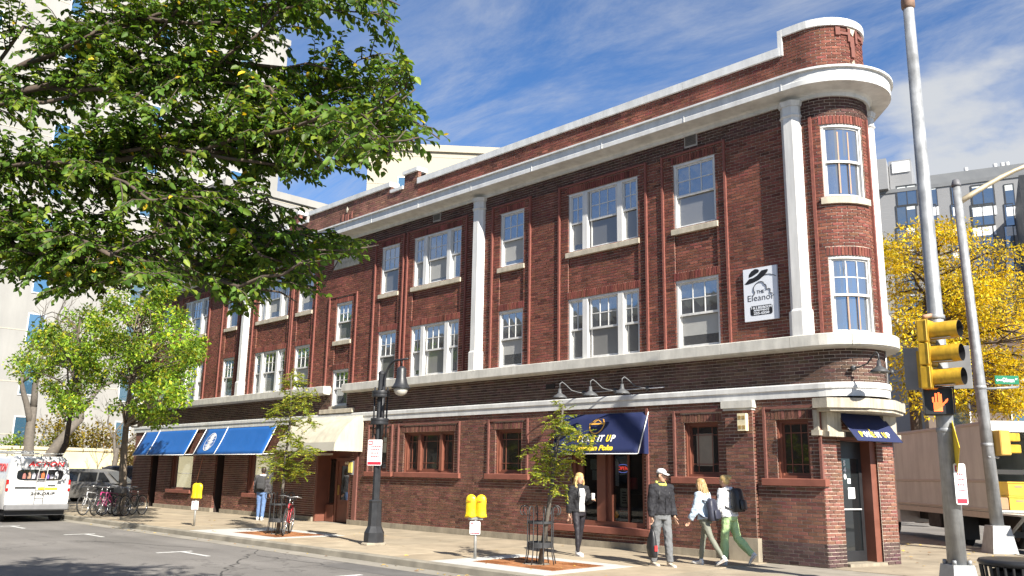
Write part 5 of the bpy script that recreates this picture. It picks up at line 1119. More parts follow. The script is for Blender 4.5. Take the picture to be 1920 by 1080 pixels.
b = MB(); b.box(L0 - .05, L0 + .12, -.97, .97, .38, .58, .04); b.build('rear_bumper', M('bumper_grey', (.16, .16, .165), .5, .1), VT); b = MB(); b.box(L1 + .1, L0 - .1, -.9, .9, .22, .43); b.build('underbody', BLKP, VT)
for x in (1.75, -2.15):
    for s in (-1, 1): wheel(VT, x, s * .86, .36, .24, HUB, s)
for x in (1.75, -2.15):
    for s in (-1, 1): b = MB(); b.lathe([(.0, -.02), (.43, -.02), (.43, .02), (0, .02)], 24, (x, s * .985, .40), 'y'); b.build('wheel_arch', BLKP, VT)
def rear(y0, y1, z0, z1, d=.012, name='p', mat=None, sub=None, off=0.0):
    def X(z): return L0 - .019 + d + off
    b = MB(); b.add([(X(z0), y0, z0), (X(z0), y1, z0), (X(z1), y1, z1), (X(z1), y0, z1)], [(0, 1, 2, 3)]); return b.build(name, mat, sub or VT)
b = MB(); n = 28; pts = [(.70 * math.copysign(abs(math.cos(a)) ** .35, math.cos(a)), 1.51 + .18 * math.copysign(abs(math.sin(a)) ** .45, math.sin(a))) for a in np.linspace(0, 2 * PI, n + 1)[:-1]]
b.add([(L0 - .014, y, z) for y, z in pts], [tuple(range(n))]); rw = b.build('rear_window', CARGL, VT)
rc = random.Random(3)
for k, c in enumerate([(.30, .12, .10), (.34, .2, .14), (.38, .38, .42), (.10, .08, .10), (.48, .12, .04), (.14, .08, .30), (.30, .30, .34), (.55, .55, .56)]):   # faded colour picture on the glass
    yy = -.48 + k * .14; b = MB(); hgt = rc.uniform(.16, .27); pp = [(yy - .05, 1.39), (yy + .05, 1.39), (yy + .06, 1.39 + hgt * .6), (yy + .02, 1.39 + hgt), (yy - .04, 1.39 + hgt * .8)]; b.add([(L0 - .008, y, z) for y, z in pp], [tuple(range(5))]); b.build('window_picture', M('decal_%d' % k, c, .5, .3, 20), rw)
for s in (-1, 1):
    b = MB(); b.box(L0 - .12, L0 + .015, s * .975 - .075 * (s > 0) - .0, s * .975 + .075 * (s < 0), .98, 1.36, .02); tl = b.build('tail_light', REDL, VT); b = MB(); b.box(L0 - .1, L0 + .02, s * .93 - .035, s * .93 + .035, 1.08, 1.2, .01); b.build('reverse_lamp', M('clear_lamp', (.6, .55, .5), .2), tl)
rear(-.62, -.28, .92, 1.06, .016, 'licence_plate', M('plate_grey', (.45, .5, .5), .5, .05)); b = MB(); b.box(L0 - .01, L0 + .03, -.72, -.1, 1.09, 1.13, .01); b.build('plate_lamp_bar', BLKP, VT)
VR = M('van_red_print', (.62, .03, .03), .5, 0); VG = M('van_grey_print', (.28, .28, .29), .6, 0); VB = M('van_black_print', (.03, .03, .03), .6, 0)
text('lettering', 'ACTION', .21, VR, VT, (L0 - .008, .16, 1.86), (0, 1, 0), (0, 0, 1), .008, .15, 'CENTER', .003, 1.12)
for zz, y0, y1, hh in ((1.755, -.45, .75, .022), (1.305, -.45, .62, .013)):
    yy = y0; rr = random.Random(int(zz * 10))
    while yy < y1: w_ = rr.uniform(.02, .05); rear(yy, yy + w_, zz - hh, zz + hh * rr.uniform(.4, 1), .014, 'fine_print', VG); yy += w_ + .022
rear(-.02, .58, 1.03, 1.11, .014, 'yellow_strip', M('van_yellow_print', (.70, .50, .03), .5, .1, 20)); text('lettering', '249-DRIP', .13, VB, VT, (L0 + .006, .13, .91), (0, 1, 0), (0, 0, 1), .003, .15, 'CENTER', .002, .75)
b = MB(); b.box(L0, L0 + .03, .26, .5, 1.175, 1.195, .005); b.build('door_handle', BLKP, VT)
for s_, z, sz, m_, w_ in (('ACTION', 1.72, .36, VR, 1.35), ('249-DRIP', 1.05, .16, VB, .9)): text('lettering', s_, sz, m_, VT, (1.55, -hw * .935 if z > 1.4 else -hw - .012, z), (1, 0, 0), (0, .13 if z > 1.4 else 0, 1), .008, .12, 'CENTER', .003, w_)
for y in (-.12, .14):                                                # ladder on the rear door
    b = MB(); b.tube([(L0 + .10, y, .66), (L0 + .11, y, 1.3), (L0 + .06, y + .1, 2.0), (L0 - .1, y + .1, 2.16)], .014, 6); b.build('ladder_rail', STEEL, VT, True)
for k in range(5): z = .85 + .27 * k; b = MB(); b.tube([(L0 + .105 - max(0, z - 1.3) * .06, -.12 + max(0, z - 1.3) * .13, z), (L0 + .105 - max(0, z - 1.3) * .06, .14 + max(0, z - 1.3) * .13, z)], .011, 6); b.build('ladder_rung', STEEL, VT, True)
for y in (-.75, .75): b = MB(); b.tube([(L0 - .35, y, 2.22), (-.9, y, 2.22)], .02, 6); b.build('roof_rail', STEEL, VT, True)
for x in (2.2, 1.4, .5, -.5): b = MB(); b.tube([(x, -.75, 2.10), (x, -.75, 2.22), (x, .75, 2.22), (x, .75, 2.10)], .018, 6); b.build('roof_bar', STEEL, VT, True)
b = MB()
for y in (-.55, -.2): b.tube([(2.3, y, 2.27), (-.9, y, 2.27)], .022, 6)
for k in range(10): b.tube([(2.2 - k * .32, -.55, 2.27), (2.2 - k * .32, -.2, 2.27)], .014, 6)
tag(b.build('ladder', M('aluminium_ladder', (.6, .6, .6), .4, .05, 6, 0, 1, .7), None, True), 'aluminium ladder strapped on the white van roof', 'ladder').location = VT.location
# ------------------------------------------------------------------ parked cars beside the building
def car(label, loc, rz, col, L=4.7, W=1.86, H=1.66, group='cars parked beside the building'):
    t = thing('parked_car', label, 'car', loc, rz, group); pm = M('car_paint_%d_%d' % (int(col[0] * 1000), int(col[2] * 1000)), col, .28, .03, 2, 0, 1, .4, .5, None, 1, .6); h = W / 2; x0, x1 = -L / 2, L / 2
    low = [(x0, .38), (x0 - .02, .62), (x0 + .05, .92), (x0 + .3, 1.02), (x1 - 1.25, .98), (x1 - .35, .88), (x1 - .05, .70), (x1, .42)]
    b = MB(); secs = []
    for x, zt, zb, k in ((x0 - .02, .80, .42, .86), (x0 + .10, .98, .30, .95), (x0 + .6, 1.03, .27, 1), (0, 1.01, .27, 1), (x1 - 1.3, .98, .27, 1), (x1 - .5, .88, .27, .97), (x1 - .1, .76, .30, .88), (x1, .62, .42, .74)):
        w = h * k; secs.append([(x, -w * .95, zb), (x, -w, zb + .22), (x, -w, zt - .18), (x, -w * .95, zt - .02), (x, w * .95, zt - .02), (x, w, zt - .18), (x, w, zb + .22), (x, w * .95, zb)])
    b.rings(secs); b.build('body', pm, t, True, autos=32)
    b = MB(); secs = []
    for x, zt, k in ((x0 + .12, 1.02, .86), (x0 + .42, H - .12, .80), (x0 + .75, H - .01, .78), (.1, H, .78), (.75, H - .10, .76), (1.45, 1.0, .84)):
        w = h * k; wb = h * .93; secs.append([(x, -wb, .97), (x, -w, zt - .07 if zt > 1.1 else zt), (x, -w * .88, zt), (x, w * .88, zt), (x, w, zt - .07 if zt > 1.1 else zt), (x, wb, .97)])
    b.rings(secs); b.build('cabin', pm, t, True, autos=30)
    for s in (-1, 1):
        for (xa, xb, ya, yb) in ((x0 + .62, -.52, .80, 1.0), (-.44, .42, .9, 1.0), (.50, 1.15, .95, 1.0)):
            wz = lambda z: s * (h * .93 + (h * .785 - h * .93) * (z - .97) / (H - .08 - .97) + .012); zt = H - .17; b = MB(); tb = min(xb, .72 if xb > 1 else xb); ta = xa + (.12 if xa < -1 else 0)
            b.add([(xa, wz(1.05), 1.05), (xb, wz(1.05), 1.05), (tb, wz(zt), zt), (ta, wz(zt), zt)], [(0, 1, 2, 3)]); b.build('side_window', CARGL, t)
        b = MB(); b.box(x0 - .03, x0 + .28, s * h * .93 - .14, s * h * .93 + .02, .84, .99, .02); b.build('tail_light', REDL, t); b = MB(); b.box(x1 - .3, x1 - .08, s * h * .8 - .12, s * h * .8 + .06, .66, .8, .03); b.build('headlight', M('clear_lamp', (.6, .55, .5), .2), t)
        for x in (x0 + .92, x1 - .92):
            b = MB(); b.lathe([(0, -.01), (.39, -.01), (.39, .012), (0, .012)], 24, (x, s * h * 1.0, .36), 'y'); b.build('wheel_arch', BLKP, t); wheel(t, x, s * (h - .10), .345, .22, HUB, s)
        b = MB(); b.box(.62, .80, s * (h + .02), s * (h + .2), 1.0, 1.14, .03); b.build('wing_mirror', pm, t)
    b = MB(); b.add([(x0 + .14, -h * .72, 1.08), (x0 + .14, h * .72, 1.08), (x0 + .38, h * .68, H - .18), (x0 + .38, -h * .68, H - .18)], [(0, 1, 2, 3)]); o = b.build('rear_window', CARGL, t); o.location = (-.03, 0, .02)
    b = MB(); b.add([(1.40, -h * .78, 1.06), (1.40, h * .78, 1.06), (.82, h * .68, H - .14), (.82, -h * .68, H - .14)], [(0, 1, 2, 3)]); o = b.build('windscreen', CARGL, t); o.location = (.05, 0, .02)
    b = MB(); b.box(x0 - .05, x0 + .1, -h * .85, h * .85, .34, .56, .05); b.build('bumper', BLKP, t); b = MB(); b.box(x0 - .055, x0 - .03, -.26, .26, .66, .78); b.build('licence_plate', M('plate_grey', (.45, .5, .5), .5), t)
    return t
car('silver crossover car parked beyond the bicycles', (-45.6, -.1, -.08), .72, (.17, .165, .155)); car('dark car half hidden behind the silver crossover', (-49.0, 3.6, -.08), .72, (.035, .037, .045), 4.9, 1.9, 1.85)
# ------------------------------------------------------------------ box truck on the cross street
TT = np.array([-7.45, 7.75]) + GN * .15; t = thing('box_truck', 'beige box truck with open rear parked on the cross street', 'truck', (TT[0], TT[1], -.14), math.atan2(GD[1], GD[0]))   # local +x = away, +y = away from the camera side? rear at x=0
TB = M('truck_beige_paint', (.54, .555, .53), .45, .10, 1.2, .05, 10); streaks(TB, .14, (3, 3, .5)); TF = M('truck_frame_black', (.015, .015, .015), .6, .1); TWHT = M('truck_white_rail', (.72, .70, .66), .45, .08)
sg_ = 1 if (Matrix.Rotation(math.atan2(GD[1], GD[0]), 3, 'Z') @ Vector((0, 1, 0))).dot(Vector((GN[0], GN[1], 0))) > 0 else -1
Wt = 2.42 * sg_; LB = 6.4; z0, z1 = 1.06, 3.32
b = MB(); b.box(.02, LB, 0, .03 * sg_, z0, z1); b.box(.02, LB, Wt - .03 * sg_, Wt, z0, z1); b.box(.02, LB, .03 * sg_, Wt - .03 * sg_, z1 - .03, z1); b.box(LB - .03, LB, .03 * sg_, Wt - .03 * sg_, z0, z1 - .03); b.box(.02, LB - .03, .03 * sg_, Wt - .03 * sg_, z0, z0 + .05); b.build('box_body', TB, t)
b = MB(); b.box(0, .10, -.03 * sg_, .09 * sg_, z0 - .12, z1 + .02, .01); b.build('rear_post', TWHT, t); b = MB(); b.box(0, .10, Wt - .09 * sg_, Wt + .03 * sg_, z0 - .12, z1 + .02, .01); b.build('rear_post', TWHT, t); b = MB(); b.box(0, .10, .095 * sg_, Wt - .095 * sg_, z1 - .26, z1 + .015); b.build('rear_header', TWHT, t)
for z in (z1 - .06, 1.82, z0 + .06): b = MB(); b.box(.1, LB, -.022 * sg_, -.001 * sg_, z - .035, z + .035, .008); b.build('side_rail', M('truck_rail', (.46, .42, .36), .4, .08), t)
b = MB(); b.box(.10, LB, -.012 * sg_, -.002 * sg_, z0 - .01, z0 - .16); b.build('skirt_rail', M('truck_rail', (.46, .42, .36), .4, .08), t)
b = MB(); b.box(.1, LB + 2, Wt * .3, Wt * .7, .62, z0 - .005); b.build('chassis', TF, t)
for x in (2.75, LB + 1.2):
    for y in (.20, .46) if x < 4 else (.22,):
        for yy in (y * sg_, Wt - y * sg_): wheel(t, x, yy, .44, .24, M('truck_wheel_cream', (.52, .49, .42), .5, .1), -1 * sg_ if abs(yy) < 1 else sg_)
b = MB(); b.box(3.3, 4.2, .06 * sg_, .5 * sg_, .5, 1.0, .03); b.build('fuel_tank', TF, t); b = MB(); b.box(2.15, 2.19, .05 * sg_, .6 * sg_, .25, .98); b.build('mud_flap', TF, t)
b = MB(); b.box(-1.6, -.02, .1 * sg_, Wt - .1 * sg_, z0 - .06, z0 - .02); b.build('lift_gate', M('lift_gate_steel', (.5, .48, .44), .5, .15), t); b = MB(); b.tube([(-.4, .2 * sg_, .55), (-1.2, .2 * sg_, z0 - .06)], .04, 6); b.tube([(-.1, .2 * sg_, .55), (-.5, .2 * sg_, .5)], .05, 6); b.tube([(-.1, Wt - .2 * sg_, .55), (-1.2, Wt - .2 * sg_, z0 - .06)], .04, 6); b.build('lift_arm', STEEL, t)
b = MB(); b.box(-.02, .06, .3 * sg_, Wt - .3 * sg_, .45, .6); b.build('rear_bumper', TF, t)
b = MB(); secs = [[(x, y, z) for y, z in ((.1 * sg_, .5), (.1 * sg_, zt * .62), (.2 * sg_, zt), (Wt - .2 * sg_, zt), (Wt - .1 * sg_, zt * .62), (Wt - .1 * sg_, .5))] for x, zt in ((LB + .15, 2.5), (LB + 1.0, 2.55), (LB + 1.5, 2.4), (LB + 2.0, 1.6), (LB + 2.4, 1.2))]; b.rings(secs); b.build('cab', TWHT, t, True, autos=30)
b = MB(); b.box(-.005, -.001, -.02 * sg_, .05 * sg_, 1.35, 1.5); b.build('side_marker', M('marker_red', (.5, .04, .03), .4, 0), t)
b = MB(); b.box(.5, .52, .12 * sg_, Wt - .12 * sg_, 2.0, 2.12); b.build('cargo_bar', TF, t)
CRT = M('yellow_crate', (.62, .36, .03), .5, .08, 5); BOXM = M('cardboard', (.32, .20, .11), .8, .1)
rT = Matrix.Rotation(math.atan2(GD[1], GD[0]), 3, 'Z')
for i, (x, y, z) in enumerate(((.35, .75, 1.115), (.35, .75, 1.47), (.35, 1.30, 1.115), (.35, 1.30, 1.47))):
    q = rT @ Vector((x, y * sg_, 0)); tc_ = thing('crate', ['lower yellow crate nearer the truck side wall', 'upper yellow crate nearer the truck side wall', 'lower yellow crate deeper across the truck bed', 'upper yellow crate deeper across the truck bed'][i], 'crate', (TT[0] + q.x, TT[1] + q.y, z - .14), math.atan2(GD[1], GD[0]), 'yellow crates in the truck')
    b = MB(); b.box(-.24, .24, -.25, .25, 0, .02); b.box(-.24, -.22, -.25, .25, .02, .34); b.box(.22, .24, -.25, .25, .02, .34); b.box(-.22, .22, -.25, -.23, .02, .34); b.box(-.22, .22, .23, .25, .02, .34); b.build('shell', CRT, tc_); b = MB(); b.box(-.26, .26, -.27, .27, .31, .345); b.build('lid', CRT, tc_)
    b = MB(); b.box(-.245, -.241, -.09, .09, .2, .25); b.build('hand_slot', BOXM, tc_)
q = rT @ Vector((.3, .3 * sg_, 0)); b = MB(); b.box(-.18, .18, -.18, .18, 0, .3, .01); o = tag(b.build('cardboard_box', BOXM), 'brown cardboard box by the open truck edge', 'box'); o.location = (TT[0] + q.x, TT[1] + q.y, .98); o.rotation_euler = (0, 0, math.atan2(GD[1], GD[0]))
# ------------------------------------------------------------------ buildings round about
def grid_windows(t, cells, mats, fm, inset=.12):
    """cells: (origin, xdir, w, h); frame + pane per window"""
    for (o, xd, w, h, kind) in cells:
        o = Vector(o); x = Vector(xd).normalized(); z = Vector((0, 0, 1)); n = x.cross(z)          # n points to the viewer
        def quadbox(a, c, z0, z1, d0, d1):
            vs = []
            for zz in (z0, z1):
                for u, d in ((a, d0), (c, d0), (c, d1), (a, d1)): vs.append(tuple(o + x * u + n * d + z * zz))
            return vs
        F6 = [(0, 3, 2, 1), (4, 5, 6, 7), (0, 1, 5, 4), (1, 2, 6, 5), (2, 3, 7, 6), (3, 0, 4, 7)]
        b = MB(); f = min(.09, w * .08)
        for (a, c, z0, z1) in ((0, w, 0, f), (0, w, h - f, h), (0, f, f, h - f), (w - f, w, f, h - f)): b.add(quadbox(a, c, z0, z1, -.02, .06), F6)
        k = max(1, round(w / .95))
        for i in range(1, k): u = w * i / k; b.add(quadbox(u - f * .4, u + f * .4, f, h - f, -.02, .05), F6)
        win = b.build('window', fm, t)
        for i in range(k):
            a, c = w * i / k, w * (i + 1) / k; b = MB(); e = random.gauss(0, .004); v = quadbox(a, c, 0, h, .0, .02); b.add(v[:2] + [v[5], v[4]] if False else [tuple(o + x * a + n * (.02 + e)), tuple(o + x * c + n * .02), tuple(o + x * c + n * (.02 - e) + z * h), tuple(o + x * a + n * .02 + z * h)], [(0, 1, 2, 3)]); b.build('pane', mats, win)
            if kind == 1 and random.random() < .75:
                hb = h * random.uniform(.12, .3); b = MB(); b.add(quadbox(a + f * .5, c - f * .5, h - hb, h - f * .5, .021, .03), F6); b.build('roller_blind', M('roller_blind', (.62, .64, .62), .8), win)
GREYS = bpy.data.materials.new('grey_siding'); GREYS.use_nodes = True
_nt = GREYS.node_tree; _w = _nt.nodes.new('ShaderNodeTexWave'); _w.wave_type = 'BANDS'; _w.bands_direction = 'Z'; _w.wave_profile = 'SAW'; _w.inputs['Scale'].default_value = 1.05; _tc2 = _nt.nodes.new('ShaderNodeTexCoord'); _nt.links.new(_tc2.outputs['Object'], _w.inputs[0])
_b = _nt.nodes.new('ShaderNodeBump'); _b.inputs['Strength'].default_value = .9; _b.inputs['Distance'].default_value = .05; _nt.links.new(_w.outputs[1], _b.inputs['Height']); _nt.links.new(_b.outputs[0], _nt.nodes['Principled BSDF'].inputs['Normal'])
_nz = _nt.nodes.new('ShaderNodeTexNoise'); _nz.inputs['Scale'].default_value = 1.2; _nt.links.new(_tc2.outputs['Object'], _nz.inputs[0]); _mr = _nt.nodes.new('ShaderNodeMixRGB'); _mr.inputs[1].default_value = (.27, .272, .278, 1); _mr.inputs[2].default_value = (.31, .312, .318, 1); _nt.links.new(_nz.outputs[0], _mr.inputs[0]); _nt.links.new(_mr.outputs[0], _nt.nodes['Principled BSDF'].inputs['Base Color']); _nt.nodes['Principled BSDF'].inputs['Roughness'].default_value = .6
GMETAL = M('grey_ribbed_metal', (.17, .175, .18), .5, .06, 1.5); BGG = glassmat('far_window_glass', (.03, .045, .06), .32); DFR = M('dark_window_frame', (.04, .042, .045), .5)
# grey apartment block behind the yellow tree; its front lies across the line of sight, D is distance from the camera
GX = Vector((.957, .29, 0)).normalized()                              # along the front, to the right
def GP(px, py, D=72): q = CAM + ray(px, py) / math.hypot(*ray(px, py)[:2]) * D; return Vector(q)
g_o = GP(1640, 430); g_o.z = 0
def gat(px, py):
    """point on the grey front plane under a pixel"""
    d = Vector(ray(px, py)); n = Vector((-GX.y, GX.x, 0)); k = (g_o - Vector(CAM)).dot(n) / d.dot(n); p = Vector(CAM) + d * k; return (p - g_o).dot(GX), p.z
t = thing('grey_apartment_building', 'modern grey-clad apartment block behind the yellow tree', 'building', tuple(g_o)); DN = Vector((-GX.y, GX.x, 0))
def gbox(u0, u1, z0, z1, d0, d1, name, mat, par=None):
    b = MB(); vs = []
    for zz in (z0, z1):
        for u, d in ((u0, d0), (u1, d0), (u1, d1), (u0, d1)): q = GX * u + DN * d; vs.append((q.x, q.y, zz))
    b.add(vs, [(0, 3, 2, 1), (4, 5, 6, 7), (0, 1, 5, 4), (1, 2, 6, 5), (2, 3, 7, 6), (3, 0, 4, 7)]); return b.build(name, mat, par or t)
u_r, _ = gat(1920, 400); _, zt = gat(1740, 348); _, zr = gat(1740, 307); u_l, _ = gat(1560, 400); uc, zc = gat(1662, 300); u2, z2 = gat(1705, 290)
gbox(u_l - 6, u_r + 12, 0, zt, 0, 14, 'front_wall', GREYS); gbox(gat(1732, 300)[0], u_r + 12, zt, zr, 3.0, 13, 'penthouse', GMETAL); gbox(u_l - 6, uc, zt, gat(1650, 303)[1], -.6, 8, 'stair_tower', GREYS)
gbox(uc + .05, u2, zt, z2, 1.0, 7, 'roof_box', GREYS); gbox(uc + .3, u2 - .1, gat(1690, 316)[1], z2 - .15, .9, 1.0, 'white_panel', M('white_cladding', (.75, .76, .76), .5, .04)); gbox(u_l - 6, u_r + 12, zt - .25, zt + .05, -.08, .0, 'roof_edge', GMETAL)
cells = []
PXW = [(1682, 1720), (1744, 1757), (1786, 1800), (1823, 1865), (1886, 1902)]
for i, (a, c) in enumerate(PXW):
    for j, (ya, yb) in enumerate(((361, 387), (404, 424), (446, 466), (488, 508), (530, 550), (572, 592), (614, 634))):
        ua, za = gat(a, yb); ub_, zb = gat(c, ya); za, zb = gat((a + c) / 2, yb)[1], gat((a + c) / 2, ya)[1]; zb = za + 1.75
        cells.append((tuple(GX * ua + Vector((0, 0, za))), tuple(GX), ub_ - ua, zb - za, 1))
        if i > 0: gbox(ua, ub_, za - .75, za - .06, -.05, .0, 'white_panel', M('white_cladding', (.75, .76, .76), .5, .04))
grid_windows(t, cells, BGG, DFR)
for px in (1893, 1905, 1917): u, z = gat(px, 328); q = GX * u + DN * 2.9; b = MB(); b.tube([(q.x, q.y, z - .2), (q.x - DN.x * .6, q.y - DN.y * .6, z + .2), (q.x - DN.x * .9, q.y - DN.y * .9, z - .1)], .35, 8); b.build('vent_cowl', M('dark_cap', (.12, .12, .13), .6), t, True)
for px in (1811, 1870, 1885, 1895): u, z = gat(px, 305); q = GX * u + DN * 5; b = MB(); b.tube([(q.x, q.y, zr - .1), (q.x, q.y, zr + .9)], .16, 8); b.build('flue', M('flue_metal', (.4, .4, .4), .5), t, True)
# dark wing at its right end, in front of the block
_, zk = gat(1920, 395); gbox(gat(1905, 420)[0], u_r + 12, 0, gat(1905, 398)[1], -9, -.3, 'dark_wing', M('dark_cladding', (.03, .032, .036), .5, .1))
# brown house with tall windows beyond the truck
h0 = CAM + ray(1742, 800) / math.hypot(*ray(1742, 800)[:2]) * 52; HX = Vector((.93, .36, 0)).normalized(); HN = Vector((-HX.y, HX.x, 0)); ho = Vector((h0[0], h0[1], 0)); t = thing('brown_house', 'brown-grey house with white window trim behind the truck', 'house', tuple(ho))
def hbox(u0, u1, z0, z1, d0, d1, name, mat, par=None):
    b = MB(); vs = []
    for zz in (z0, z1):
        for u, d in ((u0, d0), (u1, d0), (u1, d1), (u0, d1)): q = HX * u + HN * d; vs.append((q.x, q.y, zz))
    b.add(vs, [(0, 3, 2, 1), (4, 5, 6, 7), (0, 1, 5, 4), (1, 2, 6, 5), (2, 3, 7, 6), (3, 0, 4, 7)]); return b.build(name, mat, par or t)
HW = M('house_brown_stucco', (.17, .13, .105), .85, .12, 2, .2, 30); hbox(0, 12, 0, 7.3, 0, 8, 'wall', HW); hbox(1.2, 12.6, 6.1, 6.9, -.7, -.01, 'porch_fascia', M('cream_fascia', (.45, .42, .38), .7, .1)); hbox(-.5, 12.8, 7.3, 7.75, -1.0, 8.5, 'eaves', M('brown_eaves', (.12, .075, .05), .7, .1))
b = MB(); q = [HX * -.5 + HN * -1.0, HX * 12.8 + HN * -1.0, HX * 12.8 + HN * 8.5, HX * -.5 + HN * 8.5, HX * 3 + HN * 3.7, HX * 10 + HN * 3.7]; b.add([(v.x, v.y, 7.76) for v in q[:4]] + [(v.x, v.y, 10.5) for v in q[4:]], [(0, 1, 5, 4), (1, 2, 5), (2, 3, 4, 5), (3, 0, 4)]); b.build('roof', M('roof_shingle', (.09, .06, .045), .9, .25, 6), t)
grid_windows(t, [(tuple(HX * u + Vector((0, 0, z))), tuple(HX), .95, 2.3, 0) for u in (1.1, 3.9, 5.4, 7.4, 9.3) for z in (1.0, 4.0)], BGG, M('white_cladding', (.75, .76, .76), .5, .04))
# tall pale tower at the left and pale blocks behind the roof line
WT = streaks(M('pale_concrete_panel', (.27, .265, .25), .8, .10, .3, .1, 3), .12, (.5, .5, .06)); WT2 = M('cream_concrete_panel', (.38, .34, .265), .8, .05, .3); TG = glassmat('tower_blue_glass', (.03, .10, .16), .35)
def tower(name, label, x0, x1, y0, y1, H, mat, wins, seams=4.0):
    t = thing(name, label, 'building', (x0, y0, 0)); b = MB(); b.box(0, x1 - x0, 0, y1 - y0, 0, H); b.build('wall', mat, t)
    sm = M('panel_joint', (.36, .33, .27), .8); z = seams
    while z < H: b = MB(); b.box(x1 - x0, x1 - x0 + .02, 0, y1 - y0, z - .04, z + .04); b.build('panel_joint', sm, t); b = MB(); b.box(0, x1 - x0, -.02, 0, z - .04, z + .04); b.build('panel_joint', sm, t); z += seams
    b = MB(); b.box(-.2, x1 - x0 + .2, -.2, y1 - y0 + .2, H, H + .6); b.build('parapet', mat, t)
    grid_windows(t, wins, TG, M('tower_window_frame', (.55, .56, .56), .5)); return t
def towerwins(x0, x1, y0, y1, H, ycols, xcols, step=4.0, w=1.3, h=2.4):
    c = []; z = 3.0
    while z + h < H - 1:
        for y in ycols: c.append(((x1 - x0 + .01, y, z), (0, 1, 0), w, h, 0))
        for x in xcols: c.append(((x, -.01, z), (1, 0, 0), w, h, 0))
        z += step
    return c
x0, x1, y0, y1, H = -100, -74, -4, 24, 44
tower('pale_tower', 'tall pale concrete tower with blue window columns behind the left trees', x0, x1, y0, y1, H, WT, towerwins(x0, x1, y0, y1, H, (1.5, 7.5, 15, 23), (3, 9, 15, 21)))
cA = CAM + ray(690, 300) / math.hypot(*ray(690, 300)[:2]) * 72; cB = CAM + ray(1010, 300) / math.hypot(*ray(1010, 300)[:2]) * 72; zc_ = (CAM + ray(860, 270) / math.hypot(*ray(860, 270)[:2]) * 71)[2]
cw = math.dist(cA[:2], cB[:2]); cwins = [((2.6, -.01, zc_ - 5.6), (1, 0, 0), 1.5, 2.6, 0), ((cw - 4, -.01, zc_ - 9), (1, 0, 0), 1.5, 2.6, 0)]
ct = tower('cream_tower', 'cream concrete block rising behind the middle of the roof', 0, cw, 0, 14, zc_ - .6, WT2, cwins, 2.6); ct.location = (cA[0], cA[1], 0); ct.rotation_euler = (0, 0, math.atan2(cB[1] - cA[1], cB[0] - cA[0]))
x0, x1, y0, y1, H = -82, -64, 14, 25, 24.2
tower('white_block', 'low white rooftop block between the cream block and pale tower', x0, x1, y0, y1, H, WT, towerwins(x0, x1, y0, y1, H, (2, 6), (4, 10)))
# cream garden wall, hedge strip and lawn behind the parked van
t = thing('garden_wall', 'low cream wall with a capping behind the parked cars', 'wall', (-62, -6, 0)); b = MB(); b.box(0, .3, -14, 20, -.14, 2.7); b.build('wall_panel', M('cream_stucco', (.56, .49, .30), .85, .12, 1.2, .2, 20), t); b = MB(); b.box(-.08, .38, -14, 20, 2.7, 2.9); b.build('capping', M('cream_cap', (.5, .44, .3), .85, .1), t)
b = MB(); b.ell((.33, 8.5, 1.9), (.03, 1.1, .45), 16, 8); b.build('painted_mural', M('mural_green', (.10, .22, .04), .8, .3, 3), t)
# building row on the viewer's side of the street (mirrored in the windows)
t = thing('opposite_building', 'plain brick building row across the street behind the viewpoint', 'building', (-70, -22, 0)); b = MB(); b.box(0, 62, -12, 0, 0, 10.5); b.build('wall', M('opposite_brick', (.22, .17, .13), .85, .15, 1), t); b = MB(); b.box(-.2, 62.2, -12.2, .25, 10.5, 11); b.build('coping', M('cream_cap', (.5, .44, .3), .85, .1), t)
grid_windows(t, [((x + 1.2, .02, z), (-1, 0, 0), 1.2, 1.8, 0) for x in range(3, 60, 4) for z in (1.2, 4.6, 7.6)], BGG, DFR)
# ------------------------------------------------------------------ trees
def leaf_mat(name, trans=.45):
    m = bpy.data.materials.new(name); m.use_nodes = True; nt = m.node_tree; n = nt.nodes; l = nt.links
    a = n.new('ShaderNodeVertexColor'); a.layer_name = 'tone'; p = n['Principled BSDF']; p.inputs['Roughness'].default_value = .5; p.inputs['Specular IOR Level'].default_value = .35; l.new(a.outputs[0], p.inputs['Base Color'])
    t = n.new('ShaderNodeBsdfTranslucent'); g = n.new('ShaderNodeMixRGB'); g.blend_type = 'MULTIPLY'; g.inputs[0].default_value = 1; g.inputs[2].default_value = (1.25, 1.15, .45, 1); l.new(a.outputs[0], g.inputs[1]); l.new(g.outputs[0], t.inputs[0])
    mx = n.new('ShaderNodeMixShader'); mx.inputs[0].default_value = trans; l.new(p.outputs[0], mx.inputs[1]); l.new(t.outputs[0], mx.inputs[2]); l.new(mx.outputs[0], n['Material Output'].inputs[0]); return m
LEAF = leaf_mat('leaf'); LEAFD = leaf_mat('leaf_thick', .42)
BARK = M('bark_grey', (.16, .125, .09), .9, .3, 9, .7, 30); BARKD = M('bark_dark', (.075, .055, .042), .9, .3, 9, .6, 30); BARKP = M('bark_pale', (.11, .095, .078), .9, .25, 7, .6, 25)
def unit(a): return a / np.maximum(np.linalg.norm(a, axis=-1, keepdims=True), 1e-9)
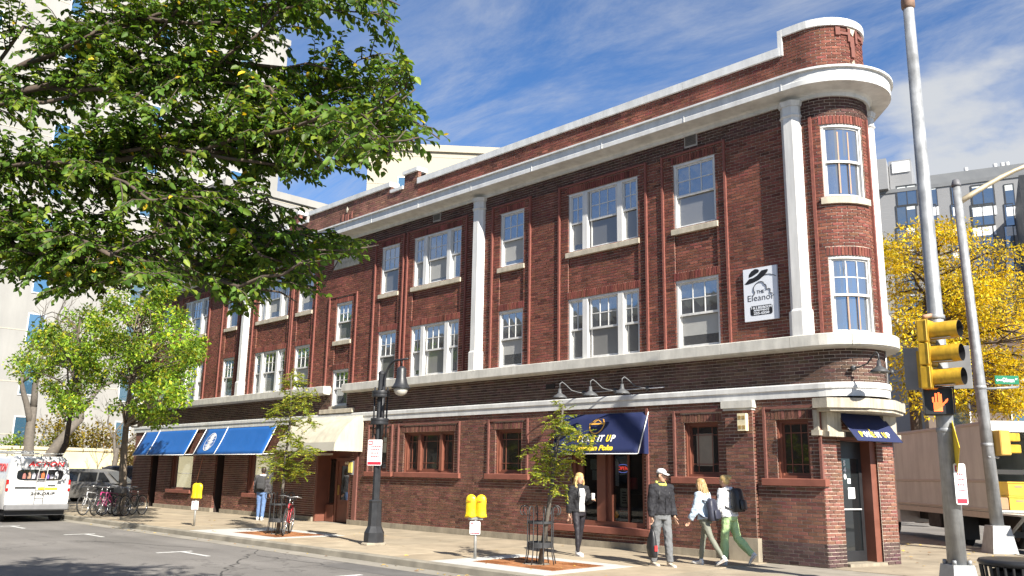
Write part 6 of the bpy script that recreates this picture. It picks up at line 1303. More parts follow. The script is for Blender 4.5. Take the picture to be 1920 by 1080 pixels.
def leaves(name, P, A, size, ratio, pal, pw, parent, mat=LEAF, off=(0, 0, 0), six=False, fold=.25, shade=.18, mult=None):
    """P leaf bases, A leaf axes; one mesh of folded leaves"""
    N = len(P); A = unit(A); up = np.array([0, 0, 1.0]) + RS.normal(0, .55, (N, 3)); S = unit(np.cross(A, up)); Nn = unit(np.cross(S, A))
    L = (size * RS.uniform(.7, 1.25, N))[:, None]; Wd = L * ratio * .5 * RS.uniform(.85, 1.15, (N, 1)); B = P - np.array(off)
    if six:
        V = np.stack([B, B + A * L * .28 + S * Wd + Nn * Wd * fold, B + A * L * .68 + S * Wd * .78 + Nn * Wd * fold, B + A * L - Nn * L * .10, B + A * L * .68 - S * Wd * .78 + Nn * Wd * fold, B + A * L * .28 - S * Wd + Nn * Wd * fold], 1); k = 6
        F = np.array([[0, 1, 2, 3], [0, 3, 4, 5]])
    else:
        V = np.stack([B, B + A * L * .45 + S * Wd + Nn * Wd * fold, B + A * L - Nn * L * .06, B + A * L * .45 - S * Wd + Nn * Wd * fold], 1); k = 4; F = np.array([[0, 1, 2], [0, 2, 3]])
    V = V.reshape(-1, 3); faces = (np.arange(N)[:, None, None] * k + F[None]).reshape(-1, F.shape[1])
    me = bpy.data.meshes.new(name); me.vertices.add(len(V)); me.vertices.foreach_set('co', V.ravel().astype(np.float32)); me.loops.add(faces.size); me.loops.foreach_set('vertex_index', faces.ravel().astype(np.int32)); me.polygons.add(len(faces)); me.polygons.foreach_set('loop_start', (np.arange(len(faces)) * F.shape[1]).astype(np.int32)); me.update(calc_edges=True); me.validate()
    fz = RS.uniform(.1, .55, (N, 1)); Wd = Wd * RS.uniform(.8, 1.1, (N, 1))
    c = np.array(pal)[RS.choice(len(pal), N, p=np.array(pw) / sum(pw))] * RS.normal(1, shade, (N, 1)).clip(.5, 1.6); c = c * (mult[:, None] if mult is not None else 1.0); c = np.concatenate([c.clip(0, 1), np.ones((N, 1))], 1)
    at = me.color_attributes.new('tone', 'FLOAT_COLOR', 'POINT'); at.data.foreach_set('color', np.repeat(c, k, 0).astype(np.float32).ravel()); me.materials.append(mat)
    return obj_of(name, me, parent)
def wob(a, c, n, amp, sag=0.0):
    a, c = np.array(a, float), np.array(c, float); L = np.linalg.norm(c - a); out = []
    o1, o2 = RS.normal(0, amp * L, 3), RS.normal(0, amp * L, 3)
    for i in range(n + 1): f = i / n; out.append(a + (c - a) * f + o1 * math.sin(PI * f) + o2 * math.sin(2 * PI * f) * .5 + np.array([0, 0, sag * L * math.sin(PI * f)]))
    return out
def blob_tree(name, label, base, trunk, r0, centres, rc, per, size, ratio, pal, pw, bark, group=None, limb_from=None, droop=-.15, mat=LEAF, twig=.02, cat='tree', bare=False):
    """trunk: list of points (absolute); centres: foliage clumps (absolute); limbs grow from trunk to each clump"""
    base = np.array(base, float); t = thing(name, label, cat, base, 0, group); tr = [np.array(p, float) - base for p in trunk]; n = len(tr)
    b = MB(); rr = [r0 * (1 - .72 * i / (n - 1)) for i in range(n)]; rr[0] = r0 * 1.35
    if len(tr) > 1: tr2 = [tr[0], tr[0] + (tr[1] - tr[0]) * .06] + tr[1:]; rr2 = [rr[0], r0] + rr[1:]; b.tube(tr2, rr2, 10)
    b.build('trunk', bark, t, True)
    C_ = np.array(centres, float) - base; limb = MB(); tp = []
    for i in range(n - 1):
        for f in np.linspace(0, 1, 8): tp.append((tr[i] + (tr[i + 1] - tr[i]) * f, i + f))
    TPp = np.array([q[0] for q in tp]); lo = int(len(tp) * (limb_from or .35))
    for c in C_:
        d = np.linalg.norm(TPp[lo:] + np.array([0, 0, .35 * 1.0]) - c, axis=1) + np.maximum(0, TPp[lo:, 2] - c[2] + .2) * 1.5; k = lo + int(d.argmin()); rb = max(twig, r0 * (.5 - .35 * k / len(tp)))
        w = wob(TPp[k], c, 6, .05, .06); limb.tube(w, [rb * (1 - .85 * i / 6) for i in range(7)], 6)
        for _ in range(3): e = c + RS.normal(0, rc * .5, 3); limb.tube(wob(w[4], e, 3, .06), [rb * .3, rb * .22, rb * .14, rb * .06], 4)
    limb.build('branches', bark, t, True)
    if not bare:
        M_ = len(C_); idx = np.repeat(np.arange(M_), per); P = RS.normal(0, 1, (len(idx), 3)); P = unit(P) * (RS.uniform(0, 1, (len(idx), 1)) ** .5); sc = rc * RS.uniform(.7, 1.2, (M_, 1)); P = P * sc[idx] * np.array([1, 1, .72]); A = unit(P) * .6 + RS.normal(0, .6, P.shape); A[:, 2] += droop
        leaves('crown', P + C_[idx], A, size, ratio, pal, pw, t, mat, mult=RS.normal(1, .2, M_).clip(.6, 1.45)[idx])
    return t
# young honey locusts in the sidewalk grates
def locust(label, base, px, tops, size, fl=(.20, .38), nf=20):
    cs = [atY(x, y, base[1] + RS.normal(0, .22)) for x, y in px]; base = np.array([base[0], base[1], 0.0]); tr = [base] + [np.array(q) for q in tops]
    t = thing('street_tree', label, 'tree', base, 0, 'young street trees'); b = MB(); k = len(tr); b.tube([p - base for p in tr], [.05 - .035 * i / (k - 1) for i in range(k)], 8); b.build('trunk', BARKP, t, True)
    TPp = np.array([tr[i] + (tr[i + 1] - tr[i]) * f for i in range(k - 1) for f in np.linspace(0, 1, 6)]); lb = MB(); PP = []; AA = []
    for c in cs:
        d = np.linalg.norm(TPp - c, axis=1) + np.maximum(0, TPp[:, 2] - c[2] + .05) * 2 + (TPp[:, 2] < 1.35) * 3; a = TPp[int(d.argmin())]; w = wob(a, c, 4, .07, .10); lb.tube([q - base for q in w], [.012, .009, .006, .005, .003], 5)
        for f in range(nf):                                           # drooping fronds of small leaflets
            o = w[2 + f % 3] * .5 + c * .5 + RS.normal(0, .09, 3); dr = unit(RS.normal(0, 1, 3) * np.array([1, 1, .35]) + np.array([0, 0, -.1])); Lf = RS.uniform(*fl)
            lb.tube([o - base, o + dr * Lf * .5 + np.array([0, 0, -.01]) - base, o + dr * Lf + np.array([0, 0, -.05]) - base], .002, 3)
            sd = unit(np.cross(dr, [0, 0, 1.0]))
            for j in range(9):
                q = o + dr * Lf * (j + .5) / 9 + np.array([0, 0, -.05 * (j / 9) ** 2])
                for s in (-1, 1): PP.append(q); AA.append(sd * s + dr * .5 + RS.normal(0, .2, 3) + np.array([0, 0, -.2]))
    lb.build('branches', BARKP, t, True); leaves('crown', np.array(PP) - base, np.array(AA), size, .45, [(.20, .27, .03), (.30, .35, .04), (.46, .41, .05), (.11, .17, .02)], [3, 4, 2, 2], t, LEAF)
    return t
px1 = [(1055, 765), (1047, 785), (1066, 797), (1085, 815), (1101, 826), (1075, 835), (1040, 805), (1045, 845), (1022, 838), (1008, 866), (997, 885), (1030, 868), (1052, 872), (1072, 858), (996, 846), (1018, 890), (1042, 888), (1060, 815), (1088, 838), (1052, 912)]
b1 = (-11.75, -4.0); locust('slim young locust tree in front of the navy restaurant awning', b1, px1, [atY(1032, 930, -4.0), atY(1040, 860, -4.0), atY(1052, 800, -4.0), atY(1056, 760, -4.0)], .058, (.12, .26), 15)
px2 = [(545, 706), (530, 722), (560, 716), (580, 735), (545, 740), (525, 765), (572, 765), (514, 775), (545, 790), (582, 790), (540, 815), (562, 830), (520, 848), (576, 845), (592, 856), (535, 860), (504, 866), (516, 880), (552, 872), (570, 884), (540, 892), (560, 752), (530, 800)]
b2 = (-21.4, -4.0); locust('slim young locust tree in front of the cream entrance awning', b2, px2, [atY(529, 930, -4.0), atY(535, 860, -4.0), atY(545, 780, -4.0), atY(546, 705, -4.0)], .072)
# yellow-green street trees at the left
YG = [(.16, .28, .022), (.25, .38, .03), (.085, .17, .018), (.42, .42, .035)]
def clumps(fn, n): return [fn() for _ in range(n)]
def inpoly(px, py, poly):
    r = False; j = len(poly) - 1
    for i in range(len(poly)):
        if (poly[i][1] > py) != (poly[j][1] > py) and px < (poly[j][0] - poly[i][0]) * (py - poly[i][1]) / (poly[j][1] - poly[i][1]) + poly[i][0]: r = not r
        j = i
    return r
def cl_from_poly(poly, Y, n, dep):
    out = []; xs_ = [p[0] for p in poly]; ys_ = [p[1] for p in poly]
    while len(out) < n:
        x, y = RS.uniform(min(xs_), max(xs_)), RS.uniform(min(ys_), max(ys_))
        if inpoly(x, y, poly): out.append(atY(x, y, Y + RS.normal(0, dep)))
    return out
pol3 = [(185, 610), (215, 540), (270, 520), (320, 545), (350, 590), (372, 640), (355, 690), (362, 745), (335, 780), (270, 790), (215, 775), (190, 720), (205, 660)]
b3 = np.array([-31.9, -4.06, 0]); blob_tree('street_tree', 'yellow-green street tree with grey trunk beside the parked bicycles', b3, [b3, atY(232, 850, -4.06), atY(238, 780, -4.06), atY(250, 680, -4.06), atY(268, 560, -4.06)], .15, cl_from_poly(pol3, -4.06, 95, 1.3), .48, 200, .12, .66, YG, [4, 4, 3, 2], BARK, 'sidewalk trees', .42)
pol4 = [(25, 685), (60, 640), (110, 600), (160, 560), (190, 600), (185, 680), (180, 740), (150, 765), (110, 760), (70, 745), (90, 710), (50, 700)]
b4 = np.array([-39.5, -4.6, 0]); blob_tree('street_tree', 'yellow-green street tree with thin dark trunk behind the van', b4, [b4, atY(124, 830, -4.6), atY(134, 760, -4.6), atY(142, 670, -4.6), atY(150, 600, -4.6)], .13, cl_from_poly(pol4, -4.6, 60, 1.3), .56, 170, .135, .66, YG, [3, 4, 3, 2], BARKD, 'sidewalk trees', .42)
# bare forked tree and shrubs behind the garden wall
def bare_tree(label, base, H, rsd, forks):
    t = thing('bare_tree', label, 'tree', base, 0); b = MB(); br = MB(); rnd_ = np.random.RandomState(rsd)
    def grow(p, d, L, r, dep):
        n = 5; pts = [p]; 
        for i in range(n): d = unit(d + rnd_.normal(0, .12, 3) + np.array([0, 0, .06])); pts.append(pts[-1] + d * L / n)
        (b if dep == 0 else br).tube(pts, [r * (1 - .45 * i / n) for i in range(n + 1)], 8 if dep < 2 else 5)
        if dep < 5:
            for k in range(2 if dep < 2 else 3): grow(pts[-1 - (k % 3)], unit(d + rnd_.normal(0, .55, 3) + np.array([0, 0, .1])), L * rnd_.uniform(.55, .78), r * .52, dep + 1)
    for f in forks: grow(np.zeros(3), unit(np.array(f, float)), H * .26, H * .021, 0)
    b.build('trunk', BARKP, t, True); br.build('branches', BARKP, t, True); return t
q = CAM + ray(60, 850) / math.hypot(*ray(60, 850)[:2]) * 64; bare_tree('bare forked tree with pale bark behind the van', (q[0], q[1], 0), 21, 4, [(-.12, -.1, 1), (.22, .25, 1)])
q = CAM + ray(212, 850) / math.hypot(*ray(212, 850)[:2]) * 60; bare_tree('bare leaning tree with pale bark behind the parked cars', (q[0], q[1], 0), 11, 9, [(.1, .15, 1)])
for i, (px, D, r_, z, lb, pal) in enumerate(((25, 66, 2.2, 3.2, 'green shrub at the far left behind the van', [(.10, .16, .02), (.16, .22, .03)]), (110, 68, 3.0, 4.2, 'olive-yellow autumn shrub behind the cream wall', [(.24, .19, .02), (.16, .15, .02)]), (165, 70, 3.2, 4.8, 'golden autumn shrub behind the thin dark trunk', [(.30, .20, .02), (.18, .15, .02)]), (235, 66, 2.4, 3.6, 'brownish autumn shrub beside the brick building', [(.22, .14, .03), (.14, .12, .02)]))):
    q = CAM + ray(px, 850) / math.hypot(*ray(px, 850)[:2]) * D; q[2] = 0; cs = [q + np.array([RS.normal(0, r_ * .55), RS.normal(0, r_ * .55), z * RS.uniform(.35, 1.05)]) for _ in range(16)]
    blob_tree('shrub', lb, q, [q, q + np.array([0, 0, z * .4]), q + np.array([.2, .1, z * .8])], .12, cs, 1.2, 130, .22, .6, pal, [1, 1], BARKD, 'autumn shrubs', .2, cat='shrub')
# yellow tree on the cross street
pol5 = [(1655, 560), (1652, 470), (1675, 425), (1720, 440), (1760, 400), (1800, 430), (1860, 440), (1900, 480), (1925, 540), (1960, 640), (1960, 730), (1900, 770), (1800, 780), (1720, 770), (1690, 700), (1670, 640)]
q5 = CAM + ray(1722, 850) / math.hypot(*ray(1722, 850)[:2]) * 40; q5[2] = 0
def cl_dist(poly, D, n, dep):
    out = []; xs_ = [p[0] for p in poly]; ys_ = [p[1] for p in poly]
    while len(out) < n:
        x, y = RS.uniform(min(xs_), max(xs_)), RS.uniform(min(ys_), max(ys_))
        if inpoly(x, y, poly): d = ray(x, y); out.append(CAM + d / math.hypot(d[0], d[1]) * (D + RS.normal(0, dep)))
    return out
def pdist(px, py, D): d = ray(px, py); return CAM + d / math.hypot(d[0], d[1]) * D
blob_tree('autumn_tree', 'golden yellow autumn tree standing behind the truck and signal poles', q5, [q5, pdist(1712, 720, 40), pdist(1726, 640, 40), pdist(1745, 520, 40), pdist(1765, 430, 40)], .26, cl_dist(pol5, 40, 125, 2.1), .85, 235, .17, .40, [(.62, .45, .014), (.70, .55, .03), (.46, .31, .014), (.26, .26, .03)], [4, 4, 3, 1.5], BARKD, None, .3)
# ------------------------------------------------------------------ big elm overhanging from the near sidewalk, trunk outside the frame
EB = np.array([-12.4, -15.0, 0.0]); et = thing('elm_tree', 'large green elm whose branches overhang the upper left', 'tree', EB)
trunk = [EB, EB + [.05, .0, 1.5], EB + [.15, .05, 3.0], EB + [.2, .1, 4.6], EB + [.5, .3, 7.0]]
b = MB(); b.tube([p - EB for p in trunk], [.30, .24, .21, .17, .10], 12); b.build('trunk', BARKD, et, True)
def pd(px, py, D): return atD(px, py, D)
mains = [[trunk[2], pd(-60, 330, 11.2), pd(130, 312, 10.6), pd(250, 350, 10.2), pd(360, 420, 9.8), pd(480, 440, 9.5), pd(600, 445, 9.2), pd(715, 466, 9.0)],
         [trunk[3], pd(-80, 200, 11.0), pd(100, 165, 10.4), pd(240, 140, 10.0), pd(360, 112, 9.6), pd(480, 120, 9.2), pd(620, 130, 8.9), pd(800, 128, 8.6)],
         [trunk[3], pd(-50, 170, 11.4), pd(60, 115, 11.0), pd(140, 75, 10.7), pd(250, 40, 10.3), pd(420, 10, 9.8), pd(620, 0, 9.2), pd(815, 12, 8.8)],
         [trunk[2], pd(-40, 320, 10.6), pd(150, 300, 10.0), pd(300, 262, 9.4), pd(450, 240, 9.0), pd(600, 235, 8.7), pd(720, 222, 8.5), pd(835, 212, 8.3)],
         [trunk[2], pd(-40, 322, 10.4), pd(140, 305, 9.8), pd(320, 290, 9.2), pd(480, 280, 8.9), pd(620, 272, 8.6), pd(740, 270, 8.4), pd(838, 268, 8.2)],
         [trunk[2], pd(-30, 400, 10.2), pd(80, 430, 9.7), pd(200, 470, 9.3), pd(330, 505, 9.0), pd(450, 530, 8.8), pd(560, 560, 8.7), pd(606, 578, 8.6)],
         [trunk[2], pd(-30, 420, 10.4), pd(40, 470, 10.0), pd(110, 510, 9.7), pd(190, 535, 9.5), pd(280, 545, 9.3)],
         [trunk[4], pd(-120, -150, 11.5), pd(60, -160, 10.8), pd(260, -130, 10.2), pd(500, -100, 9.6), pd(700, -60, 9.2)],
         [trunk[3], pd(-250, 100, 12.0), pd(-350, 0, 13.0)], [trunk[4], pd(-200, -300, 12.5), pd(100, -350, 12)], [trunk[2], pd(-300, 380, 12.5), pd(-420, 300, 14)]]
_base = [list(m_) for m_ in mains]
for i_ in range(8):                                                  # fill in between the main boughs with slimmer ones
    for k_ in range({5: 7, 6: 7, 7: 2}.get(i_, 4)):
        m_ = _base[i_]; j_ = RS.randint(1, max(2, len(m_) - 3)); st = np.array(m_[j_]); sg = [st]; cur = st
        for q_ in range(j_ + 1, len(m_)):
            if i_ in (0, 5, 6): dz_ = RS.uniform(-.10, .22)
            else: dz_ = RS.uniform(-.22, .20)
            cur = np.array(m_[q_]) + (np.array(m_[q_]) - CAM) / 9.0 * RS.normal(0, .75) + np.array([0, 0, dz_ * (q_ - j_)]) * (.9 if q_ < len(m_) - 1 else .6) + RS.normal(0, .10, 3); sg.append(cur)
        if len(sg) > 2: sg[-1] = sg[-2] + (sg[-1] - sg[-2]) * RS.uniform(.25, .85)
        mains.append(sg)
SIL = [(-900, -900), (1000, -900), (900, -60), (830, 0), (742, 52), (790, 85), (812, 132), (765, 178), (722, 196), (842, 204), (840, 226), (800, 250), (840, 268), (832, 292), (790, 306), (765, 345), (700, 330), (620, 345), (560, 348), (515, 345), (505, 378), (560, 394), (600, 424), (660, 432), (728, 462), (716, 476), (650, 488), (600, 500), (622, 576), (598, 588), (560, 545), (520, 530), (480, 596), (440, 590), (400, 558), (330, 535), (250, 548), (150, 560), (80, 576), (0, 520), (-900, 520)]
def topx(P): q = (np.asarray(P) - CAM) @ CR.T; return 960 + FPX * q[..., 0] / q[..., 2], 540 - FPX * q[..., 1] / q[..., 2]
def inside(p, tol=10):
    x, y = topx(p); return inpoly(x + RS.normal(0, tol), y + RS.normal(0, tol), SIL)
bm_ = MB(); twigs = MB(); LP = []; LA = []
for mi_, m_ in enumerate(mains):
    pts = []; 
    for a, c in zip(m_[:-1], m_[1:]):
        for f in np.linspace(0, 1, 4)[:-1]: pts.append(np.array(a) * (1 - f) + np.array(c) * f + RS.normal(0, .025, 3))
    pts.append(np.array(m_[-1]))
    if mi_ < 8: pts = pts[:-3]
    if mi_ >= 11:
        for e_ in range(3, len(pts)):
            if not inside(pts[e_], 2): pts = pts[:e_]; break
        if len(pts) < 4: continue
    n = len(pts); bm_.tube([p - EB for p in pts], [(.044 if mi_ < 11 else .018) * (1 - i / n) ** .9 + .004 for i in range(n)], 7)
    cum = 0
    for i in range(2, n):
        seg = pts[i] - pts[i - 1]; L = np.linalg.norm(seg); dirn = seg / max(L, 1e-6); k = max(2, int(L * (18 if mi_ < 11 else 16)))
        for _ in range(k + (2 if mi_ < 11 else 0)):
            o = pts[i - 1] + seg * RS.uniform(); side = RS.choice([-1, 1]); lat = unit(np.cross(dirn, [0, 0, 1.0])) * side
            d = unit(dirn * RS.uniform(.3, 1.0) + lat * RS.uniform(.4, 1.1) + np.array([0, 0, RS.normal(.03, .34)])); TL = RS.uniform(.30, .85) * (1.0 if i < n - 4 else .7)
            tip = o + d * TL + np.array([0, 0, -.12 * TL])
            if not (inside(o, 4) and inside(tip, 8)): continue
            mid = o + d * TL * .5 + np.array([0, 0, .02]); twigs.tube([o - EB, mid - EB, tip - EB], [.008, .005, .002], 4)
            nl = int(TL * 36)
            for j in range(nl):                                       # two-ranked leaves along the twig
                f = (j + .6) / nl; q = o + d * TL * f + np.array([0, 0, -.12 * TL * f * f + .02 * math.sin(PI * f)]); sd = unit(np.cross(d, [0, 0, 1.0])) * (1 if j % 2 else -1)
                LP.append(q); LA.append(sd * .75 + d * .65 + np.array([0, 0, -.62]) + RS.normal(0, .32, 3))
bm_.build('branches', BARKD, et, True); twigs.build('twigs', BARKD, et, True)
LP = np.array(LP); leaves('crown', LP - EB, np.array(LA), .076, .60, [(.075, .15, .018), (.115, .195, .022), (.05, .105, .014), (.18, .24, .028), (.52, .38, .02)], [5, 4, 3, 2.4, .12], et, LEAFD, (0, 0, 0), True, .28, .2)
print('elm leaves', len(LP))
# ------------------------------------------------------------------ people
SKIN = M('skin', (.52, .30, .20), .55, .06, 12); SKIND = M('skin_dark', (.22, .12, .075), .55, .06, 12)
HAIRB = M('hair_blonde', (.50, .35, .14), .5, .3, 30); HAIRD = M('hair_dark', (.035, .022, .016), .5, .2, 30); HAIRL = M('hair_light_brown', (.36, .23, .10), .5, .3, 30)
def cloth(name, c, r=.85, bump=.5, bs=22): return M(name, c, r, .10, 10, bump, bs)
def ellring(c, ax, ay, rx, ry, n=16): return [tuple(np.array(c) + np.array(ax) * rx * math.cos(2 * PI * k / n) + np.array(ay) * ry * math.sin(2 * PI * k / n)) for k in range(n)]
FOLD = bpy.data.textures.new('cloth_folds', 'CLOUDS'); FOLD.noise_scale = .085; FOLD.noise_depth = 2
def remesh(b, name, mat, parent, vox=.009, sm=3, fold=0.0):
    o = b.build(name, mat, None, False); m = o.modifiers.new('r', 'REMESH'); m.mode = 'VOXEL'; m.voxel_size = vox; s = o.modifiers.new('s', 'SMOOTH'); s.iterations = sm; s.factor = .5
    if fold: dm = o.modifiers.new('d', 'DISPLACE'); dm.texture = FOLD; dm.strength = fold; dm.mid_level = .5; dm.texture_coords = 'LOCAL'
    bpy.context.view_layer.update(); me = bpy.data.meshes.new_from_object(o.evaluated_get(bpy.context.evaluated_depsgraph_get())); old = o.data; bpy.data.objects.remove(o); bpy.data.meshes.remove(old)
    me.name = name; me.polygons.foreach_set('use_smooth', [True] * len(me.polygons)); me.materials.clear(); me.materials.append(mat); return obj_of(name, me, parent)
class Fig:
    """joint positions in the local frame: x forward, y left, z up"""
    def __init__(s, H, legs, arms, lean=0.0, foot=(0, 0), twist=0.0):
        s.H = H; L1, L2 = .245 * H, .245 * H; s.hip = {}; s.knee = {}; s.ank = {}; s.fp = {}
        for i, sd in enumerate((1, -1)):
            a, k = legs[i]; h = np.array([0, sd * .052 * H, 0.0]); kn = h + L1 * np.array([math.sin(a), 0.0, -math.cos(a)]); an = kn + L2 * np.array([math.sin(a - k), 0, -math.cos(a - k)]); s.hip[sd], s.knee[sd], s.ank[sd], s.fp[sd] = h, kn, an, foot[i]
        low = 1e9
        for sd in (1, -1):
            for fx, fz in ((-.055, -.075), (.17, -.075)):
                c, n = math.cos(s.fp[sd]), math.sin(s.fp[sd]); low = min(low, s.ank[sd][2] + fx * n + fz * c)
        up = np.array([0, 0, -low]); 
        for d in (s.hip, s.knee, s.ank):
            for sd in d: d[sd] = d[sd] + up
        s.root = up.copy(); s.lean = lean; ca, sa = math.cos(lean), math.sin(lean)
        s.S = lambda f, y, h: s.root + np.array([f * ca + h * sa, y, h * ca - f * sa])     # spine frame, h above hips
        s.sh = {}; s.el = {}; s.wr = {}; s.hd = {}
        for i, sd in enumerate((1, -1)):
            sw, ab, el = arms[i][:3]; inn = arms[i][3] if len(arms[i]) > 3 else 0
            p = s.S(.0, sd * .105 * H, .285 * H); u = np.array([math.sin(sw) * math.cos(ab), sd * math.sin(ab), -math.cos(sw) * math.cos(ab)]); e = p + u * .172 * H; f = np.array([math.sin(sw + el) * math.cos(ab * .4), sd * (math.sin(ab * .4) - inn), -math.cos(sw + el)]); f = f / np.linalg.norm(f)
            s.sh[sd], s.el[sd], s.wr[sd], s.hd[sd] = p, e, e + f * .150 * H, f
    def limb(s, b, pts, rs, n=12): b.tube([tuple(p) for p in pts], rs, n)
    def torso(s, b, g=0.0, lo=-.03, hi=.33, female=False, n=20, bot=0.0):
        k = s.H / 1.75; rows = [(-.05, .150, .110, 0), (.0, .168, .118, -.005), (.05, .158, .112, -.005), (.10, .135 if female else .145, .098, .0), (.16, .145 if female else .155, .108, .008), (.21, .158 if female else .172, .118, .010), (.25, .165 if female else .185, .112, .0), (.285, .150 if female else .168, .088, -.008), (.305, .09, .068, -.012), (.33, .056, .058, -.005), (.35, .052, .055, .0)]
        R = [(h, w, d, f) for h, w, d, f in rows if lo <= h <= hi]
        b.rings([ellring(s.S(f * k, 0, h * s.H), (0, 1, 0), tuple((s.S(1, 0, 0) - s.S(0, 0, 0))), w * k + g + (bot if i == 0 else 0), d * k + g + (bot if i == 0 else 0), n) for i, (h, w, d, f) in enumerate(R)])
    def head_c(s): return s.S(.012 * s.H, 0, .405 * s.H)
def hand(b, F, sd, curl=.7, k=1.0):
    w, f = F.wr[sd], F.hd[sd]; side = np.array([1.0, 0, 0]) - f * f[0]; side = side / max(np.linalg.norm(side), 1e-6); nrm = np.cross(f, side) * sd      # side: thumb direction, nrm: palm outward
    b.rings([ellring(w + f * d * k, side, nrm, a * k, c * k, 10) for d, a, c in ((-.02, .026, .021), (.02, .034, .017), (.06, .041, .016), (.085, .038, .014))])
    for i, L in enumerate((.070, .080, .074, .058)):
        o = w + f * .08 * k + side * (.030 - .020 * i) * k; pts = [o]; d = f.copy()
        for j in range(3):
            a = curl * .55; d = d * math.cos(a) - nrm * math.sin(a) * (1); d = d / np.linalg.norm(d); pts.append(pts[-1] + d * L * k * (.42, .32, .26)[j])
        b.tube([tuple(q) for q in pts], [.0092 * k, .009 * k, .0085 * k, .007 * k], 7)
    o = w + f * .025 * k + side * .030 * k; d = (side * .75 + f * .65); d = d / np.linalg.norm(d); p1 = o + d * .035 * k; d2 = d * .5 + f * .8 - nrm * curl * .6; d2 = d2 / np.linalg.norm(d2); b.tube([tuple(o), tuple(p1), tuple(p1 + d2 * .04 * k)], [.012 * k, .0105 * k, .008 * k], 7)
def head_geo(b, F, yaw=0.0, pitch=0.0):
    k = F.H / 1.75; c = F.head_c(); R_ = Matrix.Rotation(yaw, 3, 'Z') @ Matrix.Rotation(pitch, 3, 'Y'); T = lambda x, y, z: c + np.array(R_ @ Vector((x * k, y * k, z * k)))
    rows = [(-.118, .030, .030, .028), (-.105, .046, .050, .022), (-.075, .058, .070, .010), (-.035, .066, .083, .004), (.01, .071, .092, .0), (.05, .072, .094, -.004), (.085, .062, .082, -.008), (.108, .042, .055, -.010), (.118, .015, .02, -.010)]
    b.rings([[tuple(T(f + d * math.cos(2 * PI * j / 18), w * math.sin(2 * PI * j / 18), z)) for j in range(18)] for z, w, d, f in rows])
    b.tube([tuple(T(.085, 0, .02)), tuple(T(.098, 0, -.008)), tuple(T(.112, 0, -.028)), tuple(T(.092, 0, -.04))], [.009 * k, .011 * k, .014 * k, .010 * k], 8)
    b.tube([tuple(T(.084, -.02, -.062)), tuple(T(.091, 0, -.062)), tuple(T(.084, .02, -.062))], [.007 * k, .009 * k, .007 * k], 6)
    for s in (-1, 1): b.ell(tuple(T(-.005, s * .074, -.01)), (.020 * k, .010 * k, .032 * k), 8, 6)
    nb = F.S(-.005, 0, .30 * F.H); b.tube([tuple(nb), tuple(F.S(.0, 0, .335 * F.H)), tuple(T(-.015, 0, -.07))], [.062 * k, .055 * k, .056 * k], 12)
    return T
